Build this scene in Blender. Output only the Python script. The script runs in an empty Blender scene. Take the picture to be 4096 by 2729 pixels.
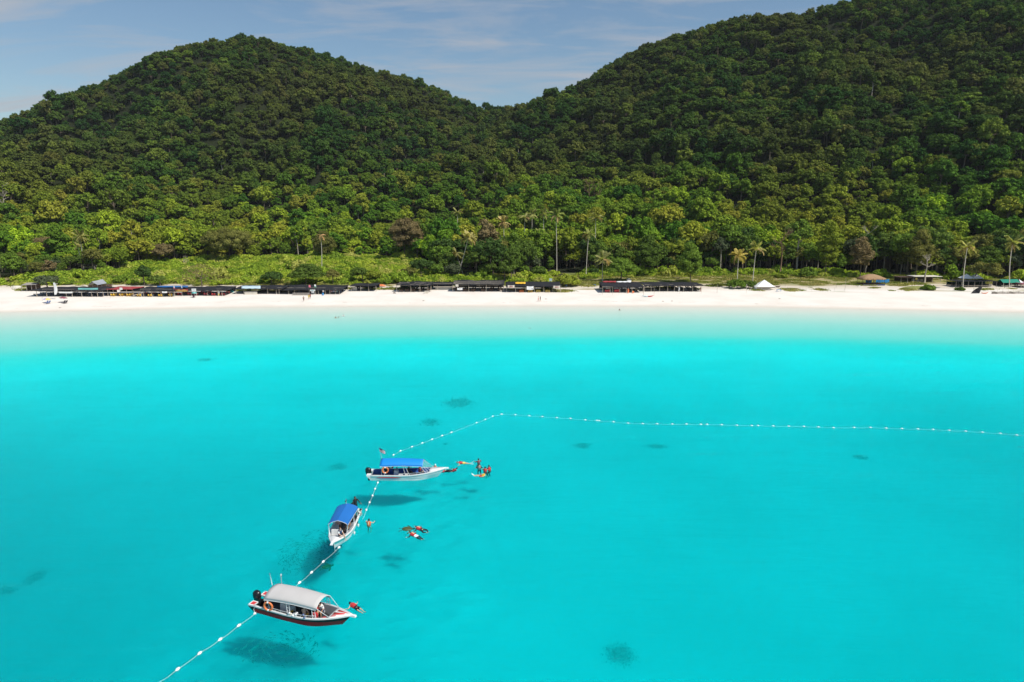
import bpy, bmesh, math, random
import numpy as np
from mathutils import Vector, Matrix, noise as mnoise

# ------------------------------------------------------------------ camera, sky, sun, exposure
scene = bpy.context.scene
COL = scene.collection
R = math.radians
CAM_H = 31.0
PITCH = R(11.0)
cam_data = bpy.data.cameras.new('camera')
cam_data.sensor_width = 36.0
cam_data.lens = 24.0
cam_data.clip_start = 0.5
cam_data.clip_end = 6000.0
cam = bpy.data.objects.new('camera', cam_data)
COL.objects.link(cam)
cam.location = (0, 0, CAM_H)
cam.rotation_euler = (R(90) - PITCH, 0, 0)
scene.camera = cam

SUN_VEC = Vector((0.50, -0.32, 0.80)).normalized()
sun_data = bpy.data.lights.new('sun', 'SUN')
sun_data.energy = 5.0
sun_data.angle = R(0.53)
sun_data.color = (1.0, 0.95, 0.87)
sun = bpy.data.objects.new('sun', sun_data)
COL.objects.link(sun)
sun.location = (60, 0, 120)
sun.rotation_euler = SUN_VEC.to_track_quat('Z', 'Y').to_euler()

world = bpy.data.worlds.new('World')
scene.world = world
world.use_nodes = True
wn, wl = world.node_tree.nodes, world.node_tree.links
wn.clear()
w_out = wn.new('ShaderNodeOutputWorld')
w_bg = wn.new('ShaderNodeBackground')
w_bg.inputs['Strength'].default_value = 0.100
w_sky = wn.new('ShaderNodeTexSky')
w_sky.sky_type = 'NISHITA'
w_sky.sun_disc = False
w_sky.sun_elevation = math.asin(SUN_VEC.z)
w_sky.sun_rotation = math.atan2(SUN_VEC.x, SUN_VEC.y)
w_sky.air_density = 1.2
w_sky.dust_density = 0.6
w_sky.ozone_density = 1.6
# thin high cloud: noise on the plane of the cloud layer
w_tc = wn.new('ShaderNodeTexCoord')
w_sep = wn.new('ShaderNodeSeparateXYZ')
wl.new(w_tc.outputs['Generated'], w_sep.inputs[0])
w_z = wn.new('ShaderNodeMath'); w_z.operation = 'MAXIMUM'; w_z.inputs[1].default_value = 0.0
wl.new(w_sep.outputs['Z'], w_z.inputs[0])
w_za = wn.new('ShaderNodeMath'); w_za.operation = 'ADD'; w_za.inputs[1].default_value = 0.16
wl.new(w_z.outputs[0], w_za.inputs[0])
w_div = wn.new('ShaderNodeVectorMath'); w_div.operation = 'DIVIDE'
w_comb = wn.new('ShaderNodeCombineXYZ')
for i in range(3): wl.new(w_za.outputs[0], w_comb.inputs[i])
wl.new(w_tc.outputs['Generated'], w_div.inputs[0]); wl.new(w_comb.outputs[0], w_div.inputs[1])
w_map = wn.new('ShaderNodeMapping')
w_map.inputs['Location'].default_value = (1.3, 0.4, 0.0)
w_map.inputs['Rotation'].default_value = (0, 0, R(-24))
w_map.inputs['Scale'].default_value = (0.8, 2.3, 0.0)
wl.new(w_div.outputs[0], w_map.inputs['Vector'])
w_n1 = wn.new('ShaderNodeTexNoise'); w_n1.inputs['Scale'].default_value = 1.5
w_n1.inputs['Detail'].default_value = 10; w_n1.inputs['Roughness'].default_value = 0.6
w_n1.inputs['Distortion'].default_value = 0.5
wl.new(w_map.outputs[0], w_n1.inputs['Vector'])
w_r = wn.new('ShaderNodeMapRange'); w_r.inputs['From Min'].default_value = 0.46
w_r.inputs['From Max'].default_value = 0.66; w_r.inputs['To Max'].default_value = 0.7
wl.new(w_n1.outputs['Fac'], w_r.inputs['Value'])
w_tint = wn.new('ShaderNodeMix'); w_tint.data_type = 'RGBA'; w_tint.blend_type = 'MULTIPLY'
w_tint.inputs['Factor'].default_value = 1.0
w_tint.inputs[7].default_value = (0.83, 0.93, 1.0, 1)
wl.new(w_sky.outputs[0], w_tint.inputs[6])
w_mix = wn.new('ShaderNodeMix'); w_mix.data_type = 'RGBA'
wl.new(w_r.outputs[0], w_mix.inputs['Factor'])
wl.new(w_tint.outputs[2], w_mix.inputs[6])
w_mix.inputs[7].default_value = (4.6, 4.75, 5.15, 1)
wl.new(w_mix.outputs[2], w_bg.inputs['Color'])
wl.new(w_bg.outputs[0], w_out.inputs['Surface'])

scene.view_settings.view_transform = 'Standard'
scene.view_settings.look = 'None'
scene.view_settings.exposure = 0.0
scene.view_settings.gamma = 1.0
scene.view_settings.use_curve_mapping = False
scene.cycles.transparent_max_bounces = 24
scene.cycles.max_bounces = 6
scene.cycles.diffuse_bounces = 3
scene.cycles.glossy_bounces = 2
scene.cycles.transmission_bounces = 4
scene.cycles.volume_bounces = 0

# ------------------------------------------------------------------ picture measurements -> places in the world
FPX = 24.0 / 36.0 * 4096
CP, SP = math.cos(PITCH), math.sin(PITCH)

def ray(px, py):
    X = (px - 2048.0) / FPX
    Y = (1364.5 - py) / FPX
    return Vector((X, CP + Y * SP, -SP + Y * CP))

def at_z(px, py, z=0.0):
    d = ray(px, py)
    t = (z - CAM_H) / d.z
    return Vector((d.x * t, d.y * t, z))

def at_y(px, py, y):
    d = ray(px, py)
    t = y / d.y
    return Vector((d.x * t, y, CAM_H + d.z * t))

# ------------------------------------------------------------------ mesh helpers
class MB:
    def __init__(self):
        self.v, self.f, self.s = [], [], []

    def add(self, vs, fs, smooth=False, M=None):
        n = len(self.v)
        if M is not None:
            vs = [M @ Vector(p) for p in vs]
        self.v.extend([tuple(p) for p in vs])
        self.f.extend([tuple(i + n for i in f) for f in fs])
        self.s.extend([smooth] * len(fs))
        return self

    def box(self, c, size, M=None, taper=1.0):
        sx, sy, sz = size[0] / 2, size[1] / 2, size[2] / 2
        vs = []
        for z in (-1, 1):
            k = taper if z > 0 else 1.0
            for x, y in ((-1, -1), (1, -1), (1, 1), (-1, 1)):
                vs.append(Vector((c[0] + x * sx * k, c[1] + y * sy * k, c[2] + z * sz)))
        fs = [(3, 2, 1, 0), (4, 5, 6, 7), (0, 1, 5, 4), (1, 2, 6, 5), (2, 3, 7, 6), (3, 0, 4, 7)]
        return self.add(vs, fs, False, M)

    def tube(self, pts, rad, n=6, caps=True, smooth=True, M=None):
        pts = [Vector(p) for p in pts]
        m = len(pts)
        rads = rad if isinstance(rad, (list, tuple)) else [rad] * m
        vs, fs = [], []
        up = None
        for i, p in enumerate(pts):
            a = pts[max(i - 1, 0)]; b = pts[min(i + 1, m - 1)]
            d = (b - a)
            d = d.normalized() if d.length > 1e-9 else Vector((0, 0, 1))
            if up is None:
                up = Vector((0, 0, 1)) if abs(d.z) < 0.9 else Vector((1, 0, 0))
            s = d.cross(up)
            s = s.normalized() if s.length > 1e-6 else d.orthogonal().normalized()
            up = s.cross(d).normalized()
            for k in range(n):
                t = 2 * math.pi * k / n
                vs.append(p + (s * math.cos(t) + up * math.sin(t)) * rads[i])
        for i in range(m - 1):
            for k in range(n):
                k2 = (k + 1) % n
                fs.append((i * n + k, i * n + k2, (i + 1) * n + k2, (i + 1) * n + k))
        if caps:
            fs.append(tuple(range(n))); fs.append(tuple((m - 1) * n + k for k in reversed(range(n))))
        return self.add(vs, fs, smooth, M)

    def sheet(self, rows, thick=0.0, smooth=True, M=None, closed=False):
        """rows: list of rows of points; thick gives it real thickness (downwards in z)."""
        nr, nc = len(rows), len(rows[0])
        vs = [Vector(p) for r in rows for p in r]
        fs = []
        for i in range(nr - 1):
            for j in range(nc - 1):
                fs.append((i * nc + j, i * nc + j + 1, (i + 1) * nc + j + 1, (i + 1) * nc + j))
        if thick:
            o = len(vs)
            vs += [p - Vector((0, 0, thick)) for p in vs]
            fs += [tuple(o + q for q in reversed(f)) for f in list(fs)]
            rim = [j for j in range(nc)] + [i * nc + nc - 1 for i in range(1, nr)] + \
                  [(nr - 1) * nc + j for j in range(nc - 2, -1, -1)] + [i * nc for i in range(nr - 2, 0, -1)]
            for a in range(len(rim)):
                p, q = rim[a], rim[(a + 1) % len(rim)]
                fs.append((q, p, o + p, o + q))
        return self.add(vs, fs, smooth, M)

    def ball(self, c, r, nu=10, nv=6, M=None):
        rx, ry, rz = (r, r, r) if not isinstance(r, (tuple, list)) else r
        vs = [Vector((c[0], c[1], c[2] - rz))]
        for i in range(1, nv):
            ph = -math.pi / 2 + math.pi * i / nv
            for k in range(nu):
                t = 2 * math.pi * k / nu
                vs.append(Vector((c[0] + rx * math.cos(ph) * math.cos(t), c[1] + ry * math.cos(ph) * math.sin(t), c[2] + rz * math.sin(ph))))
        vs.append(Vector((c[0], c[1], c[2] + rz)))
        fs = []
        for k in range(nu):
            fs.append((0, 1 + (k + 1) % nu, 1 + k))
        for i in range(nv - 2):
            for k in range(nu):
                a = 1 + i * nu + k; b = 1 + i * nu + (k + 1) % nu
                fs.append((a, b, b + nu, a + nu))
        top = len(vs) - 1; o = 1 + (nv - 2) * nu
        for k in range(nu):
            fs.append((o + k, o + (k + 1) % nu, top))
        return self.add(vs, fs, True, M)

    def mesh(self, name):
        me = bpy.data.meshes.new(name)
        me.from_pydata(self.v, [], self.f)
        me.polygons.foreach_set('use_smooth', self.s)
        me.update()
        return me

    def build(self, name, mat, parent=None, loc=None, rot=None):
        me = self.mesh(name)
        o = bpy.data.objects.new(name, me)
        COL.objects.link(o)
        if mat is not None:
            for m in (mat if isinstance(mat, (list, tuple)) else [mat]):
                me.materials.append(m)
        if parent is not None: o.parent = parent
        if loc is not None: o.location = loc
        if rot is not None: o.rotation_euler = rot
        return o

def tag(o, label=None, cat=None, group=None, kind=None):
    if label: o['label'] = label
    if cat: o['category'] = cat
    if group: o['group'] = group
    if kind: o['kind'] = kind
    return o

def empty(name, loc=(0, 0, 0), rz=0.0, label=None, cat=None, group=None):
    o = bpy.data.objects.new(name, None)
    o.empty_display_size = 0.3
    COL.objects.link(o)
    o.location = loc
    o.rotation_euler = (0, 0, rz)
    return tag(o, label, cat, group)

def copy_tree(src, loc, rz=0.0, label=None, group=None, scale=None):
    r = src.copy(); COL.objects.link(r)
    r.location = loc; r.rotation_euler = (src.rotation_euler[0], src.rotation_euler[1], rz)
    if scale is not None: r.scale = scale
    if label: r['label'] = label
    if group: r['group'] = group
    for ch in list(src.children):
        c = ch.copy(); COL.objects.link(c); c.parent = r
        for g in list(ch.children):
            d = g.copy(); COL.objects.link(d); d.parent = c
    return r

# ------------------------------------------------------------------ material helpers
def nt(name):
    m = bpy.data.materials.new(name)
    m.use_nodes = True
    m.node_tree.nodes.clear()
    return m, m.node_tree.nodes, m.node_tree.links

def lin(c):
    """0-255 paint colour as seen -> linear albedo"""
    out = []
    for v in c:
        v = v / 255.0
        out.append(v / 12.92 if v <= 0.04045 else ((v + 0.055) / 1.055) ** 2.4)
    return tuple(out)

def paint(name, col, rough=0.5, var=0.12, scale=3.0, metal=0.0, spec=0.5, bump=0.0, dirt=None):
    """painted / dyed surface with fine uneven wear"""
    m, n, l = nt(name)
    out = n.new('ShaderNodeOutputMaterial'); b = n.new('ShaderNodeBsdfPrincipled')
    tc = n.new('ShaderNodeTexCoord'); no = n.new('ShaderNodeTexNoise')
    no.inputs['Scale'].default_value = scale; no.inputs['Detail'].default_value = 5
    l.new(tc.outputs['Object'], no.inputs['Vector'])
    mix = n.new('ShaderNodeMix'); mix.data_type = 'RGBA'
    l.new(no.outputs['Fac'], mix.inputs['Factor'])
    d = dirt if dirt else tuple(c * (1 - 2 * var) for c in col)
    mix.inputs[6].default_value = (*[min(c * (1 + var), 0.95) for c in col], 1)
    mix.inputs[7].default_value = (*d, 1)
    l.new(mix.outputs[2], b.inputs['Base Color'])
    b.inputs['Roughness'].default_value = rough
    b.inputs['Metallic'].default_value = metal
    b.inputs['Specular IOR Level'].default_value = spec
    if bump:
        bp = n.new('ShaderNodeBump'); bp.inputs['Strength'].default_value = bump
        bp.inputs['Distance'].default_value = 0.05
        l.new(no.outputs['Fac'], bp.inputs['Height']); l.new(bp.outputs[0], b.inputs['Normal'])
    l.new(b.outputs[0], out.inputs['Surface'])
    return m

def interp(x, xs, ys):
    return float(np.interp(x, xs, ys))
# ------------------------------------------------------------------ the land: seabed, beach, ground and hills
_sp = [(-200, 1252), (0, 1250), (500, 1240), (1000, 1230), (1500, 1227), (2000, 1226), (2500, 1226), (3000, 1228), (3400, 1236), (4096, 1250), (4400, 1256)]
SX = [at_z(a, b).x for a, b in _sp]
SY = [at_z(a, b).y for a, b in _sp]
def shore(x):
    return np.interp(x, [-900] + SX + [900], [150] + SY + [150])

# ridge line of the hills as seen from the bay: (picture x, picture y of tree tops) and how far away it runs
_rp = [(-900, 720), (-400, 630), (0, 535), (130, 482), (250, 432), (370, 382), (520, 330), (600, 284), (700, 226), (850, 176), (1000, 147), (1080, 139), (1130, 142),
       (1180, 170), (1290, 185), (1370, 205), (1480, 262), (1600, 285), (1740, 330), (1860, 388), (1960, 418), (2040, 428),
       (2110, 412), (2210, 375), (2330, 322), (2400, 262), (2520, 195), (2650, 150), (2850, 92), (3000, 76), (3120, 72),
       (3270, 28), (3400, -15), (3700, -80), (4096, -120), (4600, -150), (5200, -100)]
RU = [(a - 2048) / FPX / CP for a, b in _rp]
RD = np.interp([a for a, b in _rp], [-900, 0, 1000, 2040, 2600, 3300, 4200, 5200], [620, 680, 730, 800, 740, 680, 620, 600])
RH = [at_y(a, b, d).z - 8.0 for (a, b), d in zip(_rp, RD)]
RH = [h + 5.0 * min(1.0, max(0.0, (a - 2350) / 500.0)) for h, (a, b) in zip(RH, _rp)]
# distance at which the slope starts
def foot(u):
    return np.interp(u, [-1.2, -0.75, -0.45, -0.1, 0.1, 0.35, 0.6, 1.2], [330, 350, 430, 425, 360, 350, 335, 310])

def vnoise(x, y, s, seed=0.0):
    f = np.frompyfunc(lambda a, b: mnoise.noise(Vector((a * s + seed, b * s - seed * 0.7, seed))), 2, 1)
    return f(x, y).astype(float)

def land_z(x, y, fine=True):
    x = np.asarray(x, float); y = np.asarray(y, float)
    t = y - shore(x)
    # sea floor, beach, back of the beach
    TT = [-400, -200, -160, -130, -95, -70, -62, -55, -50, -44, -34, -22, -10, 0, 4, 12, 26, 40, 60, 100, 200]
    ZZ = [-9.0, -5.0, -3.9, -3.1, -1.9, -0.95, -0.62, -0.36, -0.21, -0.16, -0.115, -0.062, -0.026, 0.0, 0.22, 0.55, 1.0, 1.5, 1.9, 2.6, 4.5]
    u = x / np.maximum(y, 1.0)
    lf = np.interp(u, [-0.75, -0.45, -0.15, 0.2, 0.75], [0.80, 0.90, 1.0, 1.0, 0.93])
    lf = np.where(t > -75, lf, 1 - (1 - lf) * np.clip((t + 140) / 65, 0, 1))
    z = np.interp(np.where(t < 0, t * lf, t), TT, ZZ)
    z = np.where(t < -110, z * (1 + 0.35 * np.clip((-x - 5) / 30, 0, 1) * np.clip((-t - 110) / 50, 0, 1)), z)
    if fine:
        nz = vnoise(x, y, 1 / 35.0, 3.1) * 0.5 + vnoise(x, y, 1 / 9.0, 7.7) * 0.10
        near = np.clip(1 - np.abs(y - 62) / 38, 0, 1) * np.clip(1 - np.abs(x + 17) / 22, 0, 1)
        m_ = (near > 0) & (t < -110)
        if m_.any():                                   # ridges and ripples added under the boats to fray their shadows
            rp = np.zeros_like(z)
            xs_, ys_ = x[m_], y[m_]
            rp[m_] = vnoise(xs_, ys_ * 2.6 + xs_ * .5, 0.55, 2.0) * 0.24 + vnoise(xs_, ys_, 0.35, 9.0) * 0.16
            z = z + rp * np.minimum(near * 3, 1)
        z = z + np.where(t < 0, nz * (0.006 * np.clip(-t / 10, 0, 1) + 0.07 * np.clip((-t - 44) / 20, 0, 1) + 0.16 * np.clip((-t - 70) / 60, 0, 1)), nz * 0.35 * np.clip((t - 6) / 30, 0, 1))
    d0 = foot(u); dr = np.interp(u, RU, RD); hr = np.interp(u, RU, RH)
    s = np.clip((y - d0) / (dr - d0), 0, 1.6)
    base = 3.5
    prof = np.where(s <= 1, 0.62 * s + 0.38 * (s * s * (3 - 2 * s)), 1 - 0.55 * (s - 1))
    hz = (hr - base) * prof
    if fine:
        env = np.clip(s * 3, 0, 1) * np.clip((1.08 - s) * 4, 0.12, 1)
        rel = vnoise(x, y, 1 / 130.0, 11.0) * 34 + vnoise(x * 1.0, y * 0.55, 1 / 55.0, 5.0) * 20
        hz = hz + np.where(s > 0, rel * env, 0)
        hz = np.maximum(hz, 0)
    # no knoll in front stands higher than the crest line seen from the bay
    lim = CAM_H + (hr - CAM_H) * np.minimum(y / dr, 1.0) - 1.5
    tot = z + hz
    return np.where((s > 0.25), np.minimum(tot, np.maximum(lim, 6.0)), tot)

def land_height(x, y):
    return float(land_z(np.array([x]), np.array([y]))[0])

def axis(stops):
    out = []
    for (a, b, st) in stops:
        out += list(np.arange(a, b - 1e-6, st))
    out.append(stops[-1][1])
    return np.array(out)

def grid_sheet(name, xs, ts, mat, kind='structure'):
    """a sheet whose rows run parallel to the waterline"""
    X, T = np.meshgrid(xs, ts)
    Y = T + shore(X)
    Z = land_z(X, Y)
    nr, nc = X.shape
    co = np.stack([X, Y, Z], -1).reshape(-1, 3)
    i = np.arange(nr - 1)[:, None] * nc + np.arange(nc - 1)[None, :]
    quads = np.stack([i, i + 1, i + nc + 1, i + nc], -1).reshape(-1, 4)
    me = bpy.data.meshes.new(name)
    me.vertices.add(len(co)); me.vertices.foreach_set('co', co.ravel())
    me.loops.add(quads.size); me.loops.foreach_set('vertex_index', quads.ravel().astype(np.int32))
    me.polygons.add(len(quads))
    me.polygons.foreach_set('loop_start', np.arange(0, quads.size, 4, dtype=np.int32))
    me.polygons.foreach_set('loop_total', np.full(len(quads), 4, np.int32))
    me.update(calc_edges=True)
    me.polygons.foreach_set('use_smooth', [True] * len(quads))
    me.materials.append(mat)
    o = bpy.data.objects.new(name, me); COL.objects.link(o)
    o['kind'] = kind
    return o

# ---- materials of the land
def mat_sand(name, wet=False):
    m, n, l = nt(name)
    out = n.new('ShaderNodeOutputMaterial'); b = n.new('ShaderNodeBsdfPrincipled')
    geo = n.new('ShaderNodeNewGeometry')
    n1 = n.new('ShaderNodeTexNoise'); n1.inputs['Scale'].default_value = 0.12; n1.inputs['Detail'].default_value = 8
    l.new(geo.outputs['Position'], n1.inputs['Vector'])
    cr = n.new('ShaderNodeValToRGB')
    cr.color_ramp.elements[0].position = 0.35; cr.color_ramp.elements[0].color = (0.68, 0.625, 0.555, 1)
    cr.color_ramp.elements[1].position = 0.6; cr.color_ramp.elements[1].color = (0.745, 0.69, 0.622, 1)
    l.new(n1.outputs['Fac'], cr.inputs[0])
    n2 = n.new('ShaderNodeTexNoise'); n2.inputs['Scale'].default_value = 1.6; n2.inputs['Detail'].default_value = 6
    l.new(geo.outputs['Position'], n2.inputs['Vector'])
    bp = n.new('ShaderNodeBump'); bp.inputs['Strength'].default_value = 0.5; bp.inputs['Distance'].default_value = 0.12
    l.new(n2.outputs['Fac'], bp.inputs['Height']); l.new(bp.outputs[0], b.inputs['Normal'])
    # damp strip just above the waterline
    sep = n.new('ShaderNodeSeparateXYZ'); l.new(geo.outputs['Position'], sep.inputs[0])
    mr = n.new('ShaderNodeMapRange'); mr.inputs['From Min'].default_value = 0.02; mr.inputs['From Max'].default_value = 0.26
    mr.inputs['To Min'].default_value = 1.0; mr.inputs['To Max'].default_value = 0.0
    l.new(sep.outputs['Z'], mr.inputs['Value'])
    mix = n.new('ShaderNodeMix'); mix.data_type = 'RGBA'
    l.new(mr.outputs[0], mix.inputs['Factor']); l.new(cr.outputs[0], mix.inputs[6])
    mix.inputs[7].default_value = (0.58, 0.53, 0.455, 1)
    l.new(mix.outputs[2], b.inputs['Base Color'])
    b.inputs['Roughness'].default_value = 0.9
    b.inputs['Specular IOR Level'].default_value = 0.1
    l.new(b.outputs[0], out.inputs['Surface'])
    return m

def mat_seabed():
    m, n, l = nt('seabed_sand')
    out = n.new('ShaderNodeOutputMaterial'); b = n.new('ShaderNodeSubsurfaceScattering'); b.falloff = 'BURLEY'
    b.inputs['Scale'].default_value = 1.8; b.inputs['Radius'].default_value = (1, 1, 1)
    geo = n.new('ShaderNodeNewGeometry')
    n1 = n.new('ShaderNodeTexNoise'); n1.inputs['Scale'].default_value = 0.035; n1.inputs['Detail'].default_value = 7
    n1.inputs['Roughness'].default_value = 0.6
    l.new(geo.outputs['Position'], n1.inputs['Vector'])
    cr = n.new('ShaderNodeValToRGB')
    cr.color_ramp.elements[0].position = 0.36; cr.color_ramp.elements[0].color = (0.79, 0.77, 0.735, 1)
    cr.color_ramp.elements[1].position = 0.56; cr.color_ramp.elements[1].color = (0.88, 0.86, 0.83, 1)
    l.new(n1.outputs['Fac'], cr.inputs[0])
    # shallows dimmed in the sand colour against over-bright light, paler sand further out
    sp_ = n.new('ShaderNodeSeparateXYZ'); l.new(geo.outputs['Position'], sp_.inputs[0])
    mr = n.new('ShaderNodeMapRange'); mr.inputs['From Min'].default_value = -0.22; mr.inputs['From Max'].default_value = -1.0
    l.new(sp_.outputs['Z'], mr.inputs['Value'])
    mx_ = n.new('ShaderNodeMix'); mx_.data_type = 'RGBA'
    l.new(mr.outputs[0], mx_.inputs['Factor']); mx_.inputs[6].default_value = (0.62, 0.595, 0.535, 1); l.new(cr.outputs[0], mx_.inputs[7])
    l.new(mx_.outputs[2], b.inputs['Color'])
    # sand ripples
    mp = n.new('ShaderNodeMapping'); mp.inputs['Scale'].default_value = (0.35, 1.6, 1)
    mp.inputs['Rotation'].default_value = (0, 0, R(-9))
    l.new(geo.outputs['Position'], mp.inputs['Vector'])
    n2 = n.new('ShaderNodeTexNoise'); n2.inputs['Scale'].default_value = 0.55; n2.inputs['Detail'].default_value = 4
    n2.inputs['Distortion'].default_value = 0.6
    l.new(mp.outputs[0], n2.inputs['Vector'])
    bp = n.new('ShaderNodeBump'); bp.inputs['Strength'].default_value = 0.55; bp.inputs['Distance'].default_value = 0.25
    l.new(n2.outputs['Fac'], bp.inputs['Height']); l.new(bp.outputs[0], b.inputs['Normal'])
    l.new(b.outputs[0], out.inputs['Surface'])
    return m

def mat_backland():
    """behind the beach: pale track and bare sand between patches of dry and fresh grass, forest floor beyond"""
    m, n, l = nt('backshore_ground')
    out = n.new('ShaderNodeOutputMaterial'); b = n.new('ShaderNodeBsdfPrincipled')
    geo = n.new('ShaderNodeNewGeometry')
    sep = n.new('ShaderNodeSeparateXYZ'); l.new(geo.outputs['Position'], sep.inputs[0])
    def noise(scale, det=5, dist=0.0, sc=(1, 1, 1)):
        mp = n.new('ShaderNodeMapping'); mp.inputs['Scale'].default_value = sc
        l.new(geo.outputs['Position'], mp.inputs['Vector'])
        t = n.new('ShaderNodeTexNoise'); t.inputs['Scale'].default_value = scale; t.inputs['Detail'].default_value = det
        t.inputs['Distortion'].default_value = dist
        l.new(mp.outputs[0], t.inputs['Vector']); return t.outputs['Fac']
    def rng(v, a, b_, c=0.0, d=1.0):
        t = n.new('ShaderNodeMapRange'); t.inputs['From Min'].default_value = a; t.inputs['From Max'].default_value = b_
        t.inputs['To Min'].default_value = c; t.inputs['To Max'].default_value = d
        l.new(v, t.inputs['Value']); return t.outputs[0]
    def math_(op, a, b_):
        t = n.new('ShaderNodeMath'); t.operation = op
        for i, q in enumerate((a, b_)):
            if isinstance(q, (int, float)): t.inputs[i].default_value = q
            else: l.new(q, t.inputs[i])
        t.use_clamp = False
        return t.outputs[0]
    def mixc(f, a, b_):
        t = n.new('ShaderNodeMix'); t.data_type = 'RGBA'
        if isinstance(f, float): t.inputs['Factor'].default_value = f
        else: l.new(f, t.inputs['Factor'])
        for i, q in ((6, a), (7, b_)):
            if isinstance(q, tuple): t.inputs[i].default_value = (*q, 1)
            else: l.new(q, t.inputs[i])
        return t.outputs[2]
    nb = noise(0.05, 6, 0.3, (0.6, 1.6, 1)); nf = noise(0.5, 6)
    yy = math_('ADD', sep.outputs['Y'], math_('MULTIPLY', math_('SUBTRACT', nb, 0.5), 26.0))
    sandc = mixc(rng(yy, 244.0, 262.0), mixc(nf, (0.68, 0.635, 0.57), (0.75, 0.71, 0.655)), mixc(nf, (0.47, 0.40, 0.31), (0.62, 0.55, 0.45)))
    dry = mixc(nf, (0.24, 0.19, 0.09), (0.46, 0.38, 0.22))
    fresh = mixc(nf, (0.12, 0.16, 0.03), (0.26, 0.26, 0.075))
    grass = mixc(rng(noise(0.16, 8, 0.5), 0.42, 0.58), dry, fresh)
    # grass takes over inland; streaks of it reach the sand
    gmask = rng(yy, 254.0, 270.0)
    patch = rng(noise(0.045, 7, 0.6, (0.45, 1.9, 1)), 0.55, 0.60)
    g0 = math_('MAXIMUM', gmask, math_('MULTIPLY', patch, rng(sep.outputs['Y'], 243.0, 250.0)))
    # the sand track running along the back of the beach
    tr = math_('ABSOLUTE', math_('SUBTRACT', yy, 259.0), 0.0)
    track = rng(tr, 3.5, 6.5, 1.0, 0.0)
    g1 = math_('MULTIPLY', g0, math_('SUBTRACT', 1.0, track))
    c = mixc(g1, sandc, grass)
    forest = rng(yy, 292.0, 305.0)
    c = mixc(math_('MULTIPLY', forest, 0.8), c, mixc(nf, (0.07, 0.10, 0.025), (0.13, 0.17, 0.04)))
    l.new(c, b.inputs['Base Color'])
    b.inputs['Roughness'].default_value = 0.95; b.inputs['Specular IOR Level'].default_value = 0.1
    bp = n.new('ShaderNodeBump'); bp.inputs['Strength'].default_value = 0.6; bp.inputs['Distance'].default_value = 0.3
    l.new(nf, bp.inputs['Height']); l.new(bp.outputs[0], b.inputs['Normal'])
    l.new(b.outputs[0], out.inputs['Surface'])
    return m

def mat_hill():
    return paint('forest_floor', (0.020, 0.026, 0.011), rough=0.95, var=0.3, scale=0.2, spec=0.1)

XS = axis([(-620, -240, 12), (-240, 240, 4), (240, 620, 12)])
XB = axis([(-620, -240, 12), (-240, -36, 4), (-36, 0, 0.4), (0, 240, 4), (240, 620, 12)])
grid_sheet('seabed', XB, axis([(-420, -230, 8), (-230, -190, 2.0), (-190, -118, 0.4), (-118, 0, 1.5)]), mat_seabed())
grid_sheet('beach', XS, axis([(0, 34, 1.0)]), mat_sand('beach_sand'))
grid_sheet('ground', XS, axis([(34, 90, 2.0)]), mat_backland())
XH = axis([(-1500, -700, 40), (-700, 700, 9), (700, 1500, 40)])
hx, ht = XH, axis([(90, 640, 9), (640, 1400, 40)])
grid_sheet('hills', hx, ht, mat_hill())

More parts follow.
